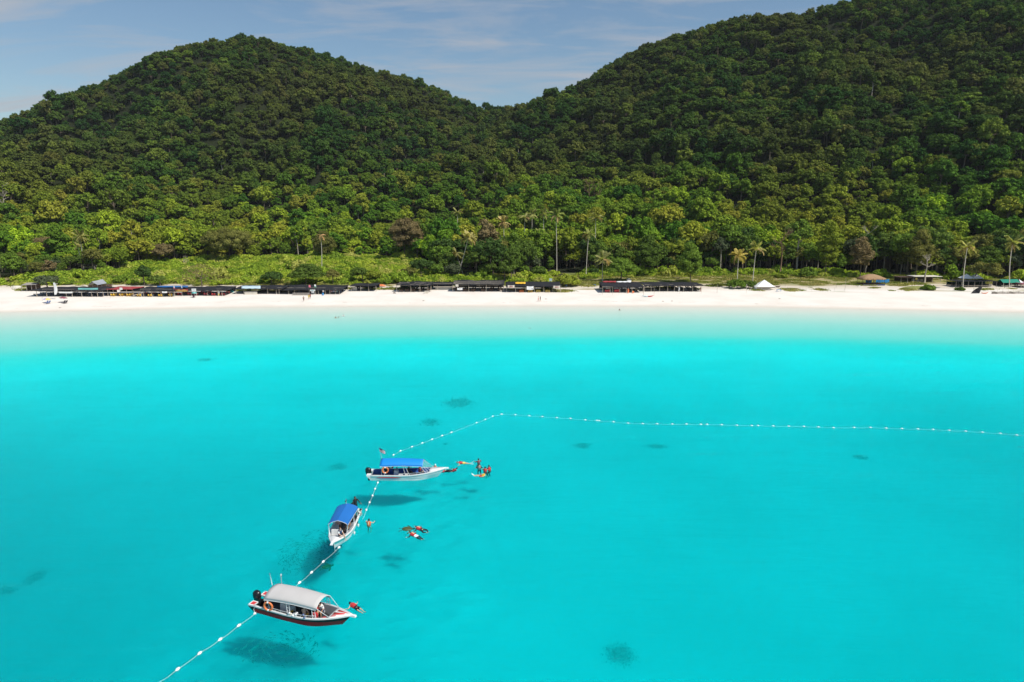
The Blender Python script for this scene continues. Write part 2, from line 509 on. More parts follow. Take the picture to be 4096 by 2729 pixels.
# ---- the sea: a closed body of clear water that absorbs red strongly
def mat_water():
    m, n, l = nt('sea_water')
    out = n.new('ShaderNodeOutputMaterial')
    geo = n.new('ShaderNodeNewGeometry')
    mp = n.new('ShaderNodeMapping'); mp.inputs['Scale'].default_value = (0.45, 1.3, 1); mp.inputs['Rotation'].default_value = (0, 0, R(6))
    l.new(geo.outputs['Position'], mp.inputs['Vector'])
    n1 = n.new('ShaderNodeTexNoise'); n1.inputs['Scale'].default_value = 0.9; n1.inputs['Detail'].default_value = 6
    n1.inputs['Roughness'].default_value = 0.6; n1.inputs['Distortion'].default_value = 0.4
    l.new(mp.outputs[0], n1.inputs['Vector'])
    bp = n.new('ShaderNodeBump'); bp.inputs['Strength'].default_value = 0.8; bp.inputs['Distance'].default_value = 0.14
    l.new(n1.outputs['Fac'], bp.inputs['Height'])
    mp2 = n.new('ShaderNodeMapping'); mp2.inputs['Scale'].default_value = (0.22, 1.5, 1); mp2.inputs['Rotation'].default_value = (0, 0, R(-4))
    l.new(geo.outputs['Position'], mp2.inputs['Vector'])
    n2 = n.new('ShaderNodeTexNoise'); n2.inputs['Scale'].default_value = 0.16; n2.inputs['Detail'].default_value = 5
    n2.inputs['Roughness'].default_value = 0.65; n2.inputs['Distortion'].default_value = 0.8
    l.new(mp2.outputs[0], n2.inputs['Vector'])
    bp2 = n.new('ShaderNodeBump'); bp2.inputs['Strength'].default_value = 0.9; bp2.inputs['Distance'].default_value = 0.24
    l.new(n2.outputs['Fac'], bp2.inputs['Height']); l.new(bp2.outputs[0], bp.inputs['Normal'])
    gl = n.new('ShaderNodeBsdfGlossy'); gl.inputs['Roughness'].default_value = 0.08
    l.new(bp.outputs[0], gl.inputs['Normal'])
    tr = n.new('ShaderNodeBsdfTransparent')
    fr = n.new('ShaderNodeFresnel'); fr.inputs['IOR'].default_value = 1.33
    l.new(bp.outputs[0], fr.inputs['Normal'])
    mu = n.new('ShaderNodeMath'); mu.operation = 'MULTIPLY'; mu.inputs[1].default_value = 0.28
    l.new(fr.outputs[0], mu.inputs[0])
    mx = n.new('ShaderNodeMixShader')
    l.new(mu.outputs[0], mx.inputs[0]); l.new(tr.outputs[0], mx.inputs[1]); l.new(gl.outputs[0], mx.inputs[2])
    l.new(mx.outputs[0], out.inputs['Surface'])
    va = n.new('ShaderNodeVolumeAbsorption')
    va.inputs['Density'].default_value = 1.25
    va.inputs['Color'].default_value = (0.0, 0.978, 0.985, 1)
    vs = n.new('ShaderNodeVolumeScatter')
    vs.inputs['Density'].default_value = 0.058
    vs.inputs['Color'].default_value = (0.0, 1.0, 1.0, 1)
    vs.inputs['Anisotropy'].default_value = 0.0
    ad = n.new('ShaderNodeAddShader')
    l.new(va.outputs[0], ad.inputs[0]); l.new(vs.outputs[0], ad.inputs[1])
    l.new(ad.outputs[0], out.inputs['Volume'])
    return m

sea = MB()
sea.add([(-620, -230, -12), (620, -230, -12), (620, 240, -12), (-620, 240, -12),
         (-620, -230, 0), (620, -230, 0), (620, 240, 0), (-620, 240, 0)],
        [(3, 2, 1, 0), (4, 5, 6, 7), (0, 1, 5, 4), (1, 2, 6, 5), (2, 3, 7, 6), (3, 0, 4, 7)])
sea_o = sea.build('sea', mat_water())
sea_o['kind'] = 'structure'
# ------------------------------------------------------------------ foliage
rng = np.random.default_rng(7)

def mat_leaf(name, stops, patch=0.0, transl=0.22, patch_col=(0.125, 0.108, 0.036)):
    """leaves: hue varies from tree to tree and from leaf to leaf"""
    m, n, l = nt(name)
    out = n.new('ShaderNodeOutputMaterial')
    oi = n.new('ShaderNodeObjectInfo'); geo = n.new('ShaderNodeNewGeometry')
    cr = n.new('ShaderNodeValToRGB')
    els = cr.color_ramp.elements
    while len(els) < len(stops): els.new(0.5)
    for i, (p, c) in enumerate(stops):
        els[i].position = p; els[i].color = (*c, 1)
    l.new(oi.outputs['Random'], cr.inputs[0])
    col = cr.outputs[0]
    def mixn(f, a, b, mode='MIX'):
        t = n.new('ShaderNodeMix'); t.data_type = 'RGBA'; t.blend_type = mode
        if isinstance(f, float): t.inputs['Factor'].default_value = f
        else: l.new(f, t.inputs['Factor'])
        for i, q in ((6, a), (7, b)):
            if isinstance(q, tuple): t.inputs[i].default_value = (*q, 1)
            else: l.new(q, t.inputs[i])
        return t.outputs[2]
    if patch:
        n1 = n.new('ShaderNodeTexNoise'); n1.inputs['Scale'].default_value = 0.009; n1.inputs['Detail'].default_value = 3
        l.new(oi.outputs['Location'], n1.inputs['Vector'])
        r = n.new('ShaderNodeMapRange'); r.inputs['From Min'].default_value = 0.45; r.inputs['From Max'].default_value = 0.62
        r.inputs['To Max'].default_value = patch
        l.new(n1.outputs['Fac'], r.inputs['Value'])
        col = mixn(r.outputs[0], col, patch_col)
        # the plain at the foot of the hills carries lusher, younger growth than the slopes
        sep = n.new('ShaderNodeSeparateXYZ'); l.new(oi.outputs['Location'], sep.inputs[0])
        r2 = n.new('ShaderNodeMapRange'); r2.inputs['From Min'].default_value = 6.0; r2.inputs['From Max'].default_value = 62.0
        r2.inputs['To Min'].default_value = 1.0; r2.inputs['To Max'].default_value = 0.0
        l.new(sep.outputs['Z'], r2.inputs['Value'])
        col = mixn(r2.outputs[0], mixn(1.0, col, (0.84, 0.92, 0.85), 'MULTIPLY'), mixn(1.0, col, (1.95, 2.0, 0.8), 'MULTIPLY'))
    ob = n.new('ShaderNodeMix'); ob.data_type = 'RGBA'; ob.blend_type = 'MULTIPLY'; ob.inputs['Factor'].default_value = 1.0
    l.new(col, ob.inputs[6]); l.new(oi.outputs['Color'], ob.inputs[7])
    hs = n.new('ShaderNodeHueSaturation')
    rr = n.new('ShaderNodeMapRange'); rr.inputs['To Min'].default_value = 0.72; rr.inputs['To Max'].default_value = 1.72
    l.new(geo.outputs['Random Per Island'], rr.inputs['Value'])
    l.new(rr.outputs[0], hs.inputs['Value']); l.new(ob.outputs[2], hs.inputs['Color'])
    d = n.new('ShaderNodeBsdfDiffuse'); t = n.new('ShaderNodeBsdfTranslucent')
    l.new(hs.outputs[0], d.inputs['Color'])
    hs2 = n.new('ShaderNodeMix'); hs2.data_type = 'RGBA'; hs2.blend_type = 'MULTIPLY'; hs2.inputs['Factor'].default_value = 1.0
    l.new(hs.outputs[0], hs2.inputs[6]); hs2.inputs[7].default_value = (1.3, 1.5, 0.6, 1)
    l.new(hs2.outputs[2], t.inputs['Color'])
    mx = n.new('ShaderNodeMixShader'); mx.inputs[0].default_value = transl
    l.new(d.outputs[0], mx.inputs[1]); l.new(t.outputs[0], mx.inputs[2])
    l.new(mx.outputs[0], out.inputs['Surface'])
    return m

M_FOREST = mat_leaf('forest_leaves', [(0.0, (0.026, 0.062, 0.020)), (0.25, (0.043, 0.086, 0.022)), (0.5, (0.064, 0.108, 0.024)),
                                      (0.72, (0.086, 0.124, 0.027)), (0.88, (0.125, 0.122, 0.038)), (1.0, (0.135, 0.190, 0.030))], patch=0.5)
M_SCRUB = mat_leaf('scrub_leaves', [(0.0, (0.13, 0.20, 0.025)), (0.4, (0.23, 0.31, 0.032)), (0.75, (0.31, 0.36, 0.042)), (1.0, (0.37, 0.36, 0.10))], transl=0.3)
M_BARK = paint('bark', (0.20, 0.16, 0.12), rough=0.9, var=0.3, scale=2.0, spec=0.1, bump=0.4)
M_PALEBARK = paint('pale_bark', (0.42, 0.37, 0.30), rough=0.9, var=0.25, scale=2.0, spec=0.1, bump=0.3)
M_TWIG = paint('bare_twigs', (0.24, 0.15, 0.10), rough=0.9, var=0.3, scale=1.0, spec=0.1)

def quads_mesh(name, co, quads, mats, mat_idx=None, smooth=False, tris=None):
    me = bpy.data.meshes.new(name)
    nq = len(quads); ntr = 0 if tris is None else len(tris)
    me.vertices.add(len(co)); me.vertices.foreach_set('co', np.asarray(co, float).ravel())
    me.loops.add(nq * 4 + ntr * 3)
    li = np.asarray(quads, np.int32).ravel()
    if ntr: li = np.concatenate([li, np.asarray(tris, np.int32).ravel()])
    me.loops.foreach_set('vertex_index', li)
    me.polygons.add(nq + ntr)
    ls = np.arange(0, nq * 4, 4, dtype=np.int32); lt = np.full(nq, 4, np.int32)
    if ntr:
        ls = np.concatenate([ls, nq * 4 + np.arange(0, ntr * 3, 3, dtype=np.int32)]); lt = np.concatenate([lt, np.full(ntr, 3, np.int32)])
    me.polygons.foreach_set('loop_start', ls); me.polygons.foreach_set('loop_total', lt)
    if mat_idx is not None: me.polygons.foreach_set('material_index', np.asarray(mat_idx, np.int32))
    me.update(calc_edges=True)
    for m in mats: me.materials.append(m)
    return me

def leaf_quads(P, N, size, aspect=1.35, rg=rng):
    """one small quad per point, facing N with a random spin"""
    n = len(P)
    a = rg.normal(size=(n, 3))
    T = np.cross(N, a); T /= np.linalg.norm(T, axis=1, keepdims=True) + 1e-9
    B = np.cross(N, T)
    s = size[:, None] * 0.5
    T = T * s * aspect; B = B * s
    co = np.stack([P - T - B * 0.5, P + B * 0.1 - T * 0.1 - B * 1.1, P + T + B * 0.5, P + T * 0.1 + B], 1)
    return co.reshape(-1, 3), np.arange(n * 4).reshape(n, 4)

ICO = bmesh.new(); bmesh.ops.create_icosphere(ICO, subdivisions=2, radius=1.0)
ICO_V = np.array([v.co[:] for v in ICO.verts]); ICO_F = np.array([[v.index for v in f.verts] for f in ICO.faces]); ICO.free()
ICO1 = bmesh.new(); bmesh.ops.create_icosphere(ICO1, subdivisions=1, radius=1.0)
ICO1_V = np.array([v.co[:] for v in ICO1.verts]); ICO1_F = np.array([[v.index for v in f.verts] for f in ICO1.faces]); ICO1.free()

def crown_mesh(name, mat, seed, R0=5.0, H=4.2, nclump=26, leaves=95, leaf=0.55, cr=(0.24, 0.42), flat=0.75, trunk=None,
               shape='dome', core=True, z0=0.0, gap=0.0, tilt=0.5, mats=None, bark=None):
    """a crown of leaf clumps spread through its volume; base of the crown at z0"""
    rg = np.random.default_rng(seed)
    C, RR = [], []
    tries = 0
    while len(C) < nclump and tries < 4000:
        tries += 1
        if shape == 'dome':
            v = rg.normal(size=3); v /= np.linalg.norm(v)
            if v[2] < -0.7: continue
            k = rg.uniform(0.55, 0.95)
            c = np.array([v[0] * R0 * k, v[1] * R0 * k, H * 0.48 + v[2] * H * 0.5 * k])
        elif shape == 'tall':
            zz = rg.uniform(0.03, 1.0)
            w = math.sin(min(1, zz * 1.15 + 0.08) * math.pi * 0.93) ** 0.6
            a = rg.uniform(0, 2 * math.pi); k = rg.uniform(0.25, 0.8) * w
            c = np.array([math.cos(a) * R0 * k, math.sin(a) * R0 * k, zz * H])
        elif shape == 'tier':
            lay = rg.integers(0, 4); zz = (lay + rg.uniform(-0.1, 0.1)) / 3.6
            w = (1.0 - 0.75 * zz)
            a = rg.uniform(0, 2 * math.pi); k = math.sqrt(rg.uniform(0.05, 1)) * w
            c = np.array([math.cos(a) * R0 * k, math.sin(a) * R0 * k, zz * H + 0.3])
        elif shape == 'bush':
            a = rg.uniform(0, 2 * math.pi); k = math.sqrt(rg.uniform(0, 1)) * 0.85
            c = np.array([math.cos(a) * R0 * k, math.sin(a) * R0 * k, H * (0.08 + 0.66 * math.sqrt(1 - k * k) * rg.uniform(0.35, 1.05))])
        r = R0 * rg.uniform(*cr)
        if any(np.linalg.norm(c - q) < 0.42 * (r + rq) for q, rq in zip(C, RR)) and rg.random() > 0.15:
            continue
        C.append(c); RR.append(r)
    co, qs = [], []; off = 0; tris = []; mi = []
    tco, ttr = [], []
    for c, r in zip(C, RR):
        nl = int(leaves * (r / (0.33 * R0)) ** 2)
        v = rg.normal(size=(nl, 3)); v /= np.linalg.norm(v, axis=1, keepdims=True)
        v[:, 2] = np.where(v[:, 2] < -0.35, -v[:, 2], v[:, 2])
        bump = 1 + 0.18 * np.sin(v[:, 0] * 5 + c[0]) * np.cos(v[:, 1] * 5 + c[1])
        P = c + v * np.array([1, 1, flat]) * r * (bump * rg.uniform(0.82, 1.12, nl))[:, None]
        Nn = v + rg.normal(size=(nl, 3)) * tilt + np.array([0, 0, 0.35])
        Nn /= np.linalg.norm(Nn, axis=1, keepdims=True)
        q, f = leaf_quads(P, Nn, leaf * rg.uniform(0.7, 1.35, nl), rg=rg)
        co.append(q); qs.append(f + off); off += len(q)
        if core:
            w = ICO1_V * np.array([1, 1, flat]) * r * 0.70 * (1 + 0.12 * rg.normal(size=(len(ICO1_V), 1)))
            tco.append(c + w)
    co = np.concatenate(co); qs = np.concatenate(qs)
    co[:, 2] += z0
    if core:
        o = len(co)
        for w in tco:
            w[:, 2] += z0
            ttr.append(ICO1_F + o); o += len(w)
        co = np.concatenate([co] + tco); ttr = np.concatenate(ttr)
    midx = None
    ms = [mat]
    nq = len(qs)
    if trunk:                                             # trunk and limbs joined in (only for the mass of the forest)
        mb = MB(); trunk_into(mb, rg, C, z0, trunk)
        tv = np.array(mb.v); o = len(co); co = np.concatenate([co, tv])
        tq = np.array([f for f in mb.f if len(f) == 4]) + o
        qs = np.concatenate([qs, tq]); ms = [mat, bark or M_BARK]
        midx = [0] * nq + [1] * len(tq) + [0] * (len(ttr) if core else 0)
    return quads_mesh(name, co, qs, ms, midx, tris=ttr if core else None), C

def trunk_into(mb, rg, C, z0, r, lean=(0, 0)):
    top = Vector((rg.uniform(-.3, .3) + lean[0], rg.uniform(-.3, .3) + lean[1], z0 + max(0.6, np.mean([c[2] for c in C]) * 0.6)))
    mb.tube([(0, 0, -0.6), (top.x * 0.3 + rg.uniform(-.1, .1), top.y * 0.3, z0 * 0.5), tuple(top)], [r * 1.25, r, r * 0.7], n=6, caps=False)
    for c in C[:9]:
        e = Vector((c[0] * 0.8, c[1] * 0.8, z0 + c[2] * 0.85))
        s = top.lerp(Vector((0, 0, z0 * 0.6)), rg.uniform(0, 0.4))
        mb.tube([s, s.lerp(e, 0.5) + Vector((0, 0, 0.25)), e], [r * 0.5, r * 0.32, r * 0.12], n=4, caps=False)

# ---- variants used by the mass of the forest and by the single trees
VARS = []                       # (crown mesh, trunk mesh, crown radius, overall height)
specs = [dict(R0=5.0, H=6.6, nclump=34, shape='dome', z0=6.2, cr=(0.17, 0.36), flat=0.85), dict(R0=4.2, H=7.4, nclump=32, shape='dome', z0=6.2, cr=(0.18, 0.38), flat=0.9),
         dict(R0=6.2, H=6.4, nclump=46, shape='dome', z0=7.0, cr=(0.14, 0.28), flat=0.75), dict(R0=3.4, H=7.2, nclump=24, shape='tall', z0=5.5, cr=(0.32, 0.5)),
         dict(R0=3.7, H=7.0, nclump=30, shape='dome', z0=5.0, cr=(0.18, 0.36), flat=0.9), dict(R0=5.2, H=4.8, nclump=21, shape='tier', z0=7.0, cr=(0.24, 0.36), flat=0.5),
         dict(R0=4.8, H=6.0, nclump=44, shape='dome', z0=6.0, cr=(0.12, 0.26), flat=0.85), dict(R0=2.8, H=6.5, nclump=20, shape='dome', z0=7.0, cr=(0.22, 0.42), flat=0.9)]
lib = bpy.data.collections.new('forest_tree_kinds')
M_KIND = []
for i, sp in enumerate(specs):
    me, C = crown_mesh('crown', M_FOREST, 100 + i, leaf=0.50, leaves=90, **sp)
    tb = MB(); trunk_into(tb, np.random.default_rng(50 + i), C, sp['z0'], 0.24)
    tm = tb.mesh('trunk'); tm.materials.append(M_PALEBARK if i in (3, 7) else M_BARK)
    VARS.append((me, tm, sp['R0'], sp['z0'] + sp['H']))
    mj, _ = crown_mesh('forest_tree', M_FOREST, 200 + i, leaf=0.60, leaves=66, trunk=0.22, bark=M_PALEBARK if i in (3, 7) else M_BARK, **sp)
    o = bpy.data.objects.new('forest_tree_kind_%d' % i, mj); lib.objects.link(o)

def scatter(name, pts, rots, scls, idx, coll, label, cat):
    """one mass object: every point carries one tree or bush"""
    me = bpy.data.meshes.new(name)
    me.vertices.add(len(pts)); me.vertices.foreach_set('co', np.asarray(pts, float).ravel())
    for nm, ty, data in (('rot', 'FLOAT_VECTOR', rots), ('scl', 'FLOAT_VECTOR', scls), ('idx', 'INT', idx)):
        a = me.attributes.new(nm, ty, 'POINT')
        a.data.foreach_set('vector' if ty == 'FLOAT_VECTOR' else 'value', np.asarray(data).ravel())
    me.update()
    o = bpy.data.objects.new(name, me); COL.objects.link(o)
    g = bpy.data.node_groups.new(name + '_nodes', 'GeometryNodeTree')
    g.interface.new_socket('Geometry', in_out='INPUT', socket_type='NodeSocketGeometry')
    g.interface.new_socket('Geometry', in_out='OUTPUT', socket_type='NodeSocketGeometry')
    N, L = g.nodes, g.links
    gi, go = N.new('NodeGroupInput'), N.new('NodeGroupOutput')
    ip = N.new('GeometryNodeInstanceOnPoints'); ci = N.new('GeometryNodeCollectionInfo')
    ci.inputs['Collection'].default_value = coll
    ci.inputs['Separate Children'].default_value = True; ci.inputs['Reset Children'].default_value = True
    L.new(gi.outputs[0], ip.inputs['Points']); L.new(ci.outputs[0], ip.inputs['Instance'])
    ip.inputs['Pick Instance'].default_value = True
    for nm, ty, sock in (('idx', 'INT', 'Instance Index'), ('rot', 'FLOAT_VECTOR', 'Rotation'), ('scl', 'FLOAT_VECTOR', 'Scale')):
        na = N.new('GeometryNodeInputNamedAttribute'); na.data_type = ty; na.inputs['Name'].default_value = nm
        L.new(na.outputs['Attribute'], ip.inputs[sock])
    L.new(ip.outputs[0], go.inputs[0])
    md = o.modifiers.new('scatter', 'NODES'); md.node_group = g
    tag(o, label, cat, kind='stuff')
    return o

# ---- where the trees of the forest stand
def forest_edge(x, y):
    """first distance (in y) at which closed forest stands, by direction"""
    u = x / y
    px = u * CP * FPX + 2048
    return np.interp(px, [-1500, 0, 250, 520, 700, 1000, 1200, 1500, 1660, 1780, 2050, 2180, 2330, 2500, 3000, 3500, 3700, 4096, 5600],
                     [256, 262, 276, 312, 348, 378, 385, 388, 375, 280, 274, 292, 305, 300, 303, 298, 285, 280, 270])

pts = []
gy = 250.0
while gy < 960:
    step = 5.8 + (gy - 250) * 0.0003
    hw = gy * 0.98 + 30
    xs_ = np.arange(-hw, hw, step)
    xs_ = xs_ + rng.uniform(-0.42, 0.42, len(xs_)) * step
    ys_ = gy + rng.uniform(-0.42, 0.42, len(xs_)) * step
    pts.append(np.stack([xs_, ys_], 1))
    gy += step * 0.9
pts = np.concatenate(pts)
keep = pts[:, 1] > forest_edge(pts[:, 0], pts[:, 1])
pts = pts[keep]
uu = pts[:, 0] / pts[:, 1]
dr = np.interp(uu, RU, RD)
pts = pts[pts[:, 1] < dr + 40]
# the track that runs into the trees
tx = (2270 - 2048) / FPX / CP
pts = pts[~((np.abs(pts[:, 0] / pts[:, 1] - tx) < 0.02) & (pts[:, 1] < 325))]
for ppx, ylim in ((328, 304), (1287, 400), (1850, 290), (2014, 312), (2164, 314), (2225, 318), (2350, 306), (2410, 296)):   # clearings kept round the single palms
    pxs = pts[:, 0] / pts[:, 1] * CP * FPX + 2048
    pts = pts[~((np.abs(pxs - ppx) < 26) & (pts[:, 1] < ylim))]
PZ = land_z(pts[:, 0], pts[:, 1])
n = len(pts)
order = np.argsort(pts[:, 1] + 0.0)
inview = np.abs(pts[:, 0] / pts[:, 1]) < 0.78
SCL = np.exp(rng.normal(0, 0.30, n)) * np.interp(pts[:, 1], [250, 330, 500, 800], [0.80, 0.95, 0.80, 0.66])
SCL = np.clip(SCL, 0.55, 1.6)
left = pts[:, 0] / pts[:, 1] < -0.45
SCL = np.where(left & (pts[:, 1] < 330), SCL * 0.62, SCL)
IDX = rng.choice(8, n, p=[.17, .14, .14, .09, .15, .10, .14, .07])
_cr = pts[:, 1] > np.interp(pts[:, 0] / pts[:, 1], RU, RD) - 70      # wind-clipped trees along the crest
SCL = np.where(_cr, np.clip(SCL, 0.48, 0.95), SCL)
IDX = np.where(_cr & ((IDX == 7) | (IDX == 3)), 4, IDX)
ROT = rng.uniform(0, 2 * math.pi, n)
single = set(order[inview[order]][:230].tolist())
N_SINGLE = sorted(single, key=lambda i: pts[i, 0])
mass = np.array([i for i in range(n) if i not in single])
rots = np.zeros((len(mass), 3)); rots[:, 2] = ROT[mass]
rots[:, 0] = rng.normal(0, 0.05, len(mass)); rots[:, 1] = rng.normal(0, 0.05, len(mass))
sc3 = np.repeat(SCL[mass][:, None], 3, 1); sc3[:, 2] *= rng.uniform(0.8, 1.2, len(mass))
P3 = np.stack([pts[mass, 0], pts[mass, 1], PZ[mass] - 3.5 * np.interp(pts[mass, 1], [300, 420], [0, 1])], 1)
scatter('forest', P3, rots, sc3, IDX[mass], lib, 'dense rainforest covering the hills behind the beach', 'forest')
print('forest trees', n, 'single', len(single))
# ------------------------------------------------------------------ single trees, palms and bushes
def on_land(px, py):
    z = 1.0
    for _ in range(14):
        p = at_z(px, py, z)
        z = 0.5 * z + 0.5 * land_height(p.x, p.y)
    p = at_z(px, py, z)
    return Vector((p.x, p.y, land_height(p.x, p.y)))

def px_of(p):
    d = Vector(p) - Vector((0, 0, CAM_H))
    f = d.y * CP - d.z * SP
    return 2048 + d.x / f * FPX, 1364.5 - (d.y * SP + d.z * CP) / f * FPX

M_TREE = mat_leaf('tree_leaves', [(0.0, (0.86, 0.90, 0.86)), (1.0, (1.12, 1.08, 1.1))])
TONES = {'dark green': (0.050, 0.090, 0.022), 'mid green': (0.085, 0.130, 0.024), 'fresh green': (0.115, 0.180, 0.026),
         'yellow-green': (0.190, 0.225, 0.028), 'olive': (0.140, 0.140, 0.036), 'brownish': (0.185, 0.140, 0.068), 'grey-green': (0.085, 0.105, 0.055)}
LANDMARKS = [(0, 'the empty left end'), (140, 'the sail flag'), (350, 'the grey metal roof'),
             (440, 'the red cloth roof'), (560, 'the yellow chairs'), (700, 'the red banner shelter'), (860, 'the turquoise tent'),
             (960, 'the pale blue roof'), (1130, 'the two flags'), (1390, 'the boarded shelter'),
             (1520, 'the upturned boat'), (1600, 'the brown tables'), (1730, 'the pale bar counter'),
             (1830, 'the sagging beams'), (2030, 'the yellow awning'), (2250, 'the sand track'),
             (2400, 'the red chairs'), (2580, 'the dark chairs'), (2830, 'the low twin palms'),
             (3020, 'the white tent'), (3150, 'the row of thin stakes'), (3430, 'the thatched hut'), (3600, 'the flat-roofed shack'),
             (3800, 'the beach cafe'), (3990, 'the green roof')]
def landmark(px):
    w = LANDMARKS[0][1]
    for a, b in LANDMARKS:
        if px >= a: w = b
    return w

# crown meshes for single trees share geometry with the forest kinds
TVAR = []
for me, tm, r0, ht in VARS:
    m2 = me.copy(); m2.name = 'crown'; m2.materials.clear(); m2.materials.append(M_TREE)
    TVAR.append((m2, tm, r0, ht))

rt = random.Random(5)
rows_seen = {}
size_words = {0: 'low', 1: 'mid-sized', 2: 'tall', 3: 'very tall'}
shape_words = ['round-topped', 'dense domed', 'broad flat-topped', 'slender upright', 'clumpy', 'layered', 'lumpy', 'small-crowned pole-like']
for i in N_SINGLE:
    x, y = pts[i]
    k = int(IDX[i]); s = float(SCL[i])
    px, _ = px_of((x, y, PZ[i]))
    if k in (3, 7) and rt.random() < .3: s *= 1.1
    tone = rt.choices(list(TONES), weights=[20, 29, 22, 10, 14, 2, 3])[0]
    if px < 450: tone = rt.choices(list(TONES), weights=[12, 26, 20, 18, 14, 4, 6])[0]
    dist = y - float(forest_edge(x, y))
    row = 'front row' if dist < 7 else ('second row' if dist < 14 else 'third row')
    hgt = VARS[k][3] * s
    sw = size_words[0 if hgt < 9.5 else 1 if hgt < 12.5 else 2 if hgt < 15 else 3]
    lab = '%s %s %s tree, %s behind %s' % (sw, shape_words[k], tone, row, landmark(px))
    t = empty('forest_tree', (x, y, PZ[i]), ROT[i], lab, 'tree', 'trees along the edge of the forest')
    t.scale = (s, s, s * rt.uniform(0.88, 1.12))
    c = bpy.data.objects.new('crown', TVAR[k][0]); COL.objects.link(c); c.parent = t; c.color = (*TONES[tone], 1)
    q = bpy.data.objects.new('trunk', TVAR[k][1]); COL.objects.link(q); q.parent = t

_same = {}
for o in COL.objects:
    if o.name.startswith('forest_tree') and 'label' in o: _same.setdefault(o['label'], []).append(o)
for lab, os_ in _same.items():
    if len(os_) > 1:
        os_.sort(key=lambda o: o.location.x / o.location.y)
        for w, o in zip({2: ['left', 'right'], 3: ['left', 'middle', 'right']}.get(len(os_), ['leftmost', 'second', 'third', 'fourth', 'rightmost']), os_): o['label'] = w + ' ' + lab

# ---- scrub: low bushes on the flat between beach and forest (left) and a fringe of undergrowth at the forest's foot
blib = bpy.data.collections.new('scrub_kinds')
BUSH = []
for i in range(4):
    me, _ = crown_mesh('scrub_bush', M_SCRUB, 300 + i, R0=2.0, H=1.9 + 0.5 * (i % 2), nclump=9 + i * 2, leaves=60, leaf=0.34, shape='bush', cr=(0.26, 0.45), z0=-0.1, tilt=0.8)
    o = bpy.data.objects.new('scrub_kind_%d' % i, me); blib.objects.link(o); BUSH.append(me)
for i in range(2):                                       # tall grass tufts
    rg = np.random.default_rng(900 + i); nb = 240
    P = np.stack([rg.normal(0, 0.9, nb), rg.normal(0, 0.9, nb), rg.uniform(0.1, 0.7, nb)], 1)
    Nn = rg.normal(size=(nb, 3)); Nn[:, 2] = np.abs(Nn[:, 2]) * 0.4; Nn /= np.linalg.norm(Nn, axis=1, keepdims=True)
    co, q = leaf_quads(P, Nn, rg.uniform(0.25, 0.5, nb), aspect=1.0, rg=rg)
    me = quads_mesh('grass_tuft', co, q, [M_SCRUB]); o = bpy.data.objects.new('scrub_kind_%d' % (4 + i), me); blib.objects.link(o)
rs = np.random.default_rng(21)
sp = []
for _ in range(15000):
    y = rs.uniform(262, 402); x = rs.uniform(-300, 300)
    u = x / y; px = u * CP * FPX + 2048
    if px < -300 or px > 4400: continue
    fe = float(forest_edge(np.array([x]), np.array([y]))[0])
    lo = float(np.interp(px, [-300, 0, 300, 520, 900, 1500, 1700, 2100, 2400, 2600, 3100, 3500, 3800, 4400], [254, 256, 258, 260, 263, 268, 263, 264, 288, 292, 290, 286, 280, 270]))
    if y < lo + rs.uniform(0, 6) or y > fe + 4: continue
    if abs(u - tx) < 0.02 and y < 330: continue
    dn = mnoise.noise(Vector((x / 16, y / 16, 4.0)))
    k = int(rs.integers(0, 6))
    s = float(np.exp(rs.normal(0, 0.28))) * (0.75 + 0.6 * max(0, dn + 0.25))
    if y > fe - 5: s *= 1.25
    if k > 3: s *= 1.1
    if dn < -0.28 and k < 4: continue
    sp.append((x, y, k, s, rs.uniform(0, 6.28)))
sp = np.array(sp)
sz = land_z(sp[:, 0], sp[:, 1])
scatter('scrub', np.stack([sp[:, 0], sp[:, 1], sz - 0.1], 1), np.stack([0 * sz, 0 * sz, sp[:, 4]], 1),
        np.stack([sp[:, 3], sp[:, 3], sp[:, 3] * rs.uniform(0.75, 1.3, len(sz))], 1), sp[:, 2].astype(int), blib,
        'bright green scrub and tall grass between the beach and the forest', 'scrub')
print('scrub', len(sp))

M_GRASS = mat_leaf('grass_blades', [(0.0, (0.14, 0.17, 0.035)), (0.5, (0.24, 0.24, 0.06)), (1.0, (0.36, 0.30, 0.13))], transl=0.3)
glib = bpy.data.collections.new('grass_kinds')
for i in range(3):
    rg = np.random.default_rng(950 + i); nb = 150
    P = np.stack([rg.normal(0, 0.7, nb), rg.normal(0, 0.7, nb), rg.uniform(0.02, 0.28, nb)], 1)
    Nn = rg.normal(size=(nb, 3)); Nn[:, 2] = np.abs(Nn[:, 2]) * 0.6; Nn /= np.linalg.norm(Nn, axis=1, keepdims=True)
    co, q = leaf_quads(P, Nn, rg.uniform(0.15, 0.34, nb), aspect=0.8, rg=rg)
    glib.objects.link(bpy.data.objects.new('grass_kind_%d' % i, quads_mesh('grass_clump', co, q, [M_GRASS])))
gp = []
for _ in range(14000):
    y = rs.uniform(247, 304); x = rs.uniform(-215, 215)
    if mnoise.noise(Vector((x / 7, y / 4, 8.0))) + 0.5 * mnoise.noise(Vector((x / 30, y / 9, 1.0))) < np.interp(y, [247, 256, 259, 266, 304], [0.42, 0.30, 0.45, 0.08, -0.1]): continue
    gp.append((x, y, int(rs.integers(0, 3)), float(np.exp(rs.normal(0, 0.3))), rs.uniform(0, 6.28)))
gp = np.array(gp)
scatter('grass', np.stack([gp[:, 0], gp[:, 1], land_z(gp[:, 0], gp[:, 1])], 1), np.stack([0 * gp[:, 0], 0 * gp[:, 0], gp[:, 4]], 1), np.repeat(gp[:, 3:4], 3, 1), gp[:, 2].astype(int), glib,
        'tufts of dry and green grass on the sand behind the shelters', 'grass')

